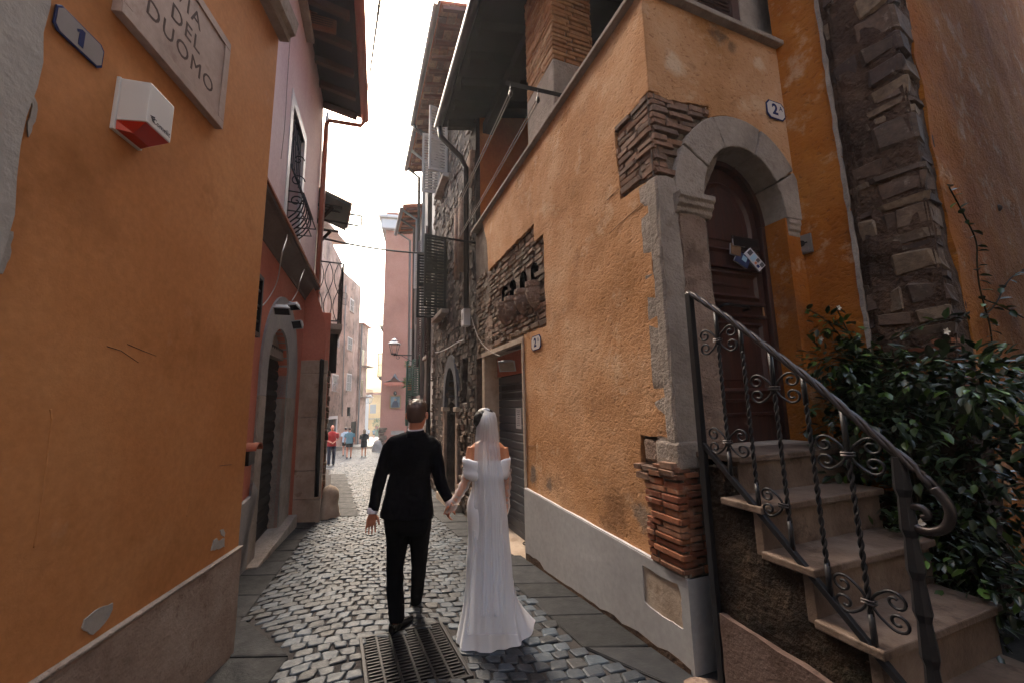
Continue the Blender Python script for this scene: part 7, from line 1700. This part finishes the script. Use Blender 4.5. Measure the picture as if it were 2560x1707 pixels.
s_ = dr.modifiers.new('sub', 'SUBSURF'); s_.levels = 1; s_.render_levels = 1
mb = MB(); bt_ = [(1146, 1158.5, 1275, .125), (1150, 1156, 1277, .132), (1160, 1157, 1276.5, .134), (1172, 1159, 1275, .130), (1177, 1158, 1275, .135), (1184, 1157, 1275.5, .137), (1192, 1160, 1273, .130), (1197, 1165, 1268, .122)]
rs = []
for j, q in enumerate(bt_):
    R_ = bring(*q, n=48, p=2.3); rs.append([p + Vector((0, 0, .012 * abs(math.cos(2 * math.pi * k / 48)) ** 2 + .004 * math.sin(k * .9 + j))) for k, p in enumerate(R_)])
inner = [[p + (Vector((sum(x.x for x in r0) / 48, sum(x.y for x in r0) / 48, p.z)) - p) * .06 for p in r0] for r0 in (rs[3], rs[0])]
mb.loft(inner[:1] + inner[1:] + rs, False); o = mb.build('shoulder_band', M['satin'], dr, True); o.modifiers.new('s', 'SOLIDIFY').thickness = .006; o.modifiers['s'].offset = -1
# sheer sleeves
for path, rad, nm in ((bla[2:] , [.045, .044, .038, .030], 'l'), (bra[2:], [.042, .040, .034, .027], 'r')):
    mb = MB(); pp = smooth([Vector(p) for p in path], 6); rr_ = [rad[0] + (rad[-1] - rad[0]) * i / (len(pp) - 1) + .004 * math.sin(i * 1.7) for i in range(len(pp))]; mb.tube(pp, rr_, 14, False); mb.build('sheer_sleeve', M['tulle'], dr, True)
mb = MB(); mb.tube([HB + (HB - b(1149, 1232, -.02)) * -.2, HB, HB.lerp(GHW + (g(1119, 1278, -.06) - GHW) * .75, .5), GHW + (g(1119, 1278, -.06) - GHW) * .95], [.032, .036, .046, .026], 12, True); mb.build('sheer_glove', M['tulle'], dr, True)
mb = MB(); mb.tube([b(1264, 1250, .03), b(1263, 1262, .03), b(1262, 1284, .03)], [.030, .040, .024], 12, True); mb.build('sheer_glove', M['tulle'], dr, True)
# veil
def veil(x_l, x_r, py0, py1, seed, dyo, name):
    NU, NV = 84, 46; rs = []
    for j in range(NV + 1):
        t_ = j / NV; py = py0 + (py1 - py0) * t_
        def ip(tb):
            for (a, x), (c, y) in zip(tb, tb[1:]):
                if py <= c: return x + (y - x) * (py - a) / (c - a)
            return tb[-1][1]
        xl, xr, dy = ip(x_l), ip(x_r), ip([(1019, .0), (1024, -.075), (1029, -.12), (1040, -.15), (1062, -.170), (1100, -.148), (1140, -.170), (1200, -.178), (1260, -.176), (1330, -.165), (1400, -.18), (1480, -.22), (1560, -.27), (1600, -.30)]) + dyo
        row = []
        for i in range(NU + 1):
            u_ = i / NU; e = 2 * u_ - 1; wrap = .085 * e * e * (1.25 if py < 1085 else .8)
            amp = .009 * min(1, .25 + t_ * 1.2)
            pl_ = amp * (math.sin(e * 9 + seed + 1.2 * math.sin(t_ * 2.1 + seed)) + .28 * math.sin(e * 19 + 2 * seed + t_ * 1.5) + 1.2 * noise.noise(Vector((e * 3.2, t_ * 2.0, seed))))
            xx = xl + (xr - xl) * u_ + 3.0 * noise.noise(Vector((e * 3, t_ * 3, seed + 9))) * t_
            p = at_y((xx, py), BY + dy + wrap + pl_); p.z = max(p.z, gz(p.y) + .012); row.append(p)
        rs.append(row)
    mb = MB(); mb.loft(rs, False, False); return mb.build(name, M['veil'], th, True)
veil([(1019, 1211), (1024, 1204), (1030, 1200), (1045, 1195), (1060, 1192), (1100, 1188), (1160, 1185), (1260, 1185), (1400, 1180), (1600, 1166)], [(1019, 1221), (1024, 1232), (1029, 1237), (1042, 1242), (1085, 1246), (1140, 1251), (1200, 1260), (1300, 1270), (1400, 1279), (1500, 1287), (1600, 1296)], 1019, 1585, 1.0, 0, 'veil')
veil([(1024, 1209), (1034, 1204), (1060, 1199), (1100, 1196), (1160, 1195), (1260, 1197), (1400, 1196), (1600, 1190)], [(1024, 1222), (1034, 1230), (1060, 1238), (1100, 1240), (1200, 1248), (1300, 1257), (1450, 1266), (1600, 1274)], 1024, 1540, 4.2, -.016, 'veil')
mb = MB(); cpt = [b(1206 + 2.2 * k, 1025 - 3 * math.sin(math.pi * k / 8), -.06) for k in range(9)]; mb.tube(cpt, .009, 6); mb.build('veil_comb', M['satin'], th, True)
# ---------------------------- people further down the street
def walker(label, px_foot, H, az, top, bottom, shoes, hair, kind='tee', stride=.28, bag=None, extra=None, group=None, lift=0):
    c = on_ground(px_foot); a = math.radians(az); X, Y, Zv = Vector((math.cos(a), -math.sin(a), 0)), Vector((math.sin(a), math.cos(a), 0)), Vector((0, 0, 1)); k = H / 1.75
    W_ = lambda x, y, z: c + (X * x + Y * y + Zv * z) * k
    t_ = thing('person', label, 'person', c)
    mb = MB(); head(mb, W_(0, .0, 1.63), .225 * k, Y); mb.tube([W_(0, -.01, 1.55), W_(0, -.015, 1.44)], [.05 * k, .058 * k], 10)
    mb.loft([ring(W_(0, -.01, z), a_ * k, b_ * k, 14, X, Y) for z, a_, b_ in ((1.46, .08, .06), (1.40, .17, .09), (1.25, .165, .105), (1.05, .14, .095), (.92, .165, .11), (.84, .15, .11))])
    arms = [[(-.19, 0, 1.39), (-.24, -.03, 1.12), (-.25, .10 if kind != 'stand' else .16, .90)], [(.19, 0, 1.39), (.24, -.04, 1.12), (.25 if kind != 'stand' else .05, -.02 if kind != 'stand' else .24, .90 if kind != 'stand' else 1.0)]]
    if kind == 'stand': arms[0] = [(-.19, 0, 1.39), (-.25, -.02, 1.12), (-.05, .24, 1.0)]
    for q in arms:
        p = [W_(*v) for v in q]; mb.tube(p, [.048 * k, .04 * k, .03 * k], 8); hand(mb, p[-1], p[-1] - p[1], X * (1 if q[0][0] < 0 else -1) * .2 + Y, X * (1 if q[0][0] < 0 else -1), .4, .95 * k)
    legs = [[(-.09, 0, .90), (-.10, stride * .25, .48), (-.10, -stride * .5, .07)], [(.09, 0, .90), (.10, stride * .45, .49), (.10, stride * .5, .06)]]
    for q in legs: mb.tube([W_(*v) for v in q], [.085 * k, .058 * k, .036 * k], 10)
    fuse(mb, 'body', M['skin_m'] if hair != 'hair_blond' else M['skin_f'], t_, .012, 4)
    for q in legs:
        e = W_(*q[2]); mb = MB(); f_ = e + Y * .17 * k; g0, g1 = gz(e.y) + .0, gz(f_.y); mb.loft([ring(Vector((e.x, e.y, g0 + .045)) + Y * (t2 * .26 - .07) * k + Vector((0, 0, (g1 - g0) * t2)), w2 * k, h2 * k, 10, X, Zv) for t2, w2, h2 in ((0, .035, .04), (.3, .045, .045), (.7, .045, .035), (1, .025, .02))]); fuse(mb, 'shoe', M[shoes], t_, .012, 2)
    if hair:
        mb = MB(); rot_ = Matrix((X, Y, Zv)).transposed(); mb.ball(W_(0, -.022, 1.665), .086 * k, .098 * k, .088 * k, 14, 9, rot_)
        if hair == 'hair_blond': mb.loft([ring(W_(0, -.04, z), a_ * k, b_ * k, 12, X, Y) for z, a_, b_ in ((1.68, .09, .085), (1.58, .10, .08), (1.50, .095, .06), (1.46, .07, .045))])
        fuse(mb, 'hair', M[hair], t_, .012, 2, (.05, .02))
    mb = MB()
    mb.loft([ring(W_(0, -.01, z), a_ * k, b_ * k, 18, X, Y) for z, a_, b_ in ((1.475, .085, .075), (1.42, .175, .10), (1.27, .19, .13), (1.08, .175, .125), (.92, .19, .13), (.84 if kind != 'dress' else .60, .195 if kind != 'dress' else .20, .135 if kind != 'dress' else .15))])
    for q in arms: p = [W_(*v) for v in q]; mb.tube([p[0], p[0].lerp(p[1], .75 if kind != 'dress' else 1.0)], [.075 * k, .075 * k], 10)
    fuse(mb, 'dress' if kind == 'dress' else 'shirt', M[top], t_, .014, 4, (.12, .02))
    if kind != 'dress':
        mb = MB(); mb.loft([ring(W_(0, -.01, z), a_ * k, b_ * k, 16, X, Y) for z, a_, b_ in ((.95, .17, .12), (.80, .175, .125))])
        for q in legs:
            p = [W_(*v) for v in q]
            if bottom == 'jeans': mb.tube(p, [.10 * k, .075 * k, .062 * k], 10)
            else: mb.tube([p[0], p[0].lerp(p[1], .62)], [.105 * k, .10 * k], 10)
        fuse(mb, 'jeans' if bottom == 'jeans' else 'shorts', M[bottom], t_, .014, 4)
    if bag: mb = MB(); mb.loft([ring(W_(-.05, -.16, z), a_ * k, .05 * k, 12, X, Y) for z, a_ in ((1.32, .07), (1.25, .12), (1.02, .13), (.97, .10))]); mb.tube([W_(-.05, -.14, 1.3), W_(.12, -.02, 1.45), W_(.14, .12, 1.3)], .015, 5); fuse(mb, 'backpack', M[bag], t_, .014, 3)
    return t_
walker('bald man in a red shirt and jeans standing at the pink house corner', (827, 1163), 1.76, 150, 'red_tee', 'jeans', 'shoe', None, 'stand', .12)
walker('man in a teal shirt and black shorts walking down the street', (872, 1145), 1.78, -22, 'teal_tee', 'black_cloth', 'shoe', 'hair_brown')
walker('man in a white shirt half hidden behind the teal shirt', (862, 1139), 1.80, -22, 'white_tee', 'black_cloth', 'shoe', 'hair_black')
walker('woman in a black dress with a small backpack walking down the street', (909, 1141), 1.66, -20, 'black_cloth', None, 'shoe', 'hair_blond', 'dress', .34, 'black_cloth')
walker('tiny figure in a white shirt far down the street', (921, 1093), 1.75, -20, 'white_tee', 'black_cloth', 'shoe', 'hair_black')
walker('tiny figure in grey by the green bin', (934, 1095), 1.72, -20, 'teal_tee', 'black_cloth', 'shoe', 'hair_black')
# ------------------------------------------------------------------ haze: thin volume added to imitate lens glare down the street
hz_ = MB(); hz_.box((0, 54, 10), Vector((78, 0, 0)), Vector((0, 99, 0)), Vector((0, 0, 20.5))); ho = hz_.build('glare_haze'); tag(ho, 'thin pale volume added to imitate glare at the far end of the street', 'glare_haze', kind='stuff')
hm = bpy.data.materials.new('glare_haze'); hm.use_nodes = True; q = hm.node_tree; q.nodes.clear(); hv = q.nodes.new('ShaderNodeVolumePrincipled'); hout = q.nodes.new('ShaderNodeOutputMaterial')
hv.inputs['Color'].default_value = (.97, .98, 1, 1); hv.inputs['Density'].default_value = .0014; hv.inputs['Anisotropy'].default_value = .35; q.links.new(hv.outputs[0], hout.inputs['Volume']); ho.data.materials.append(hm)
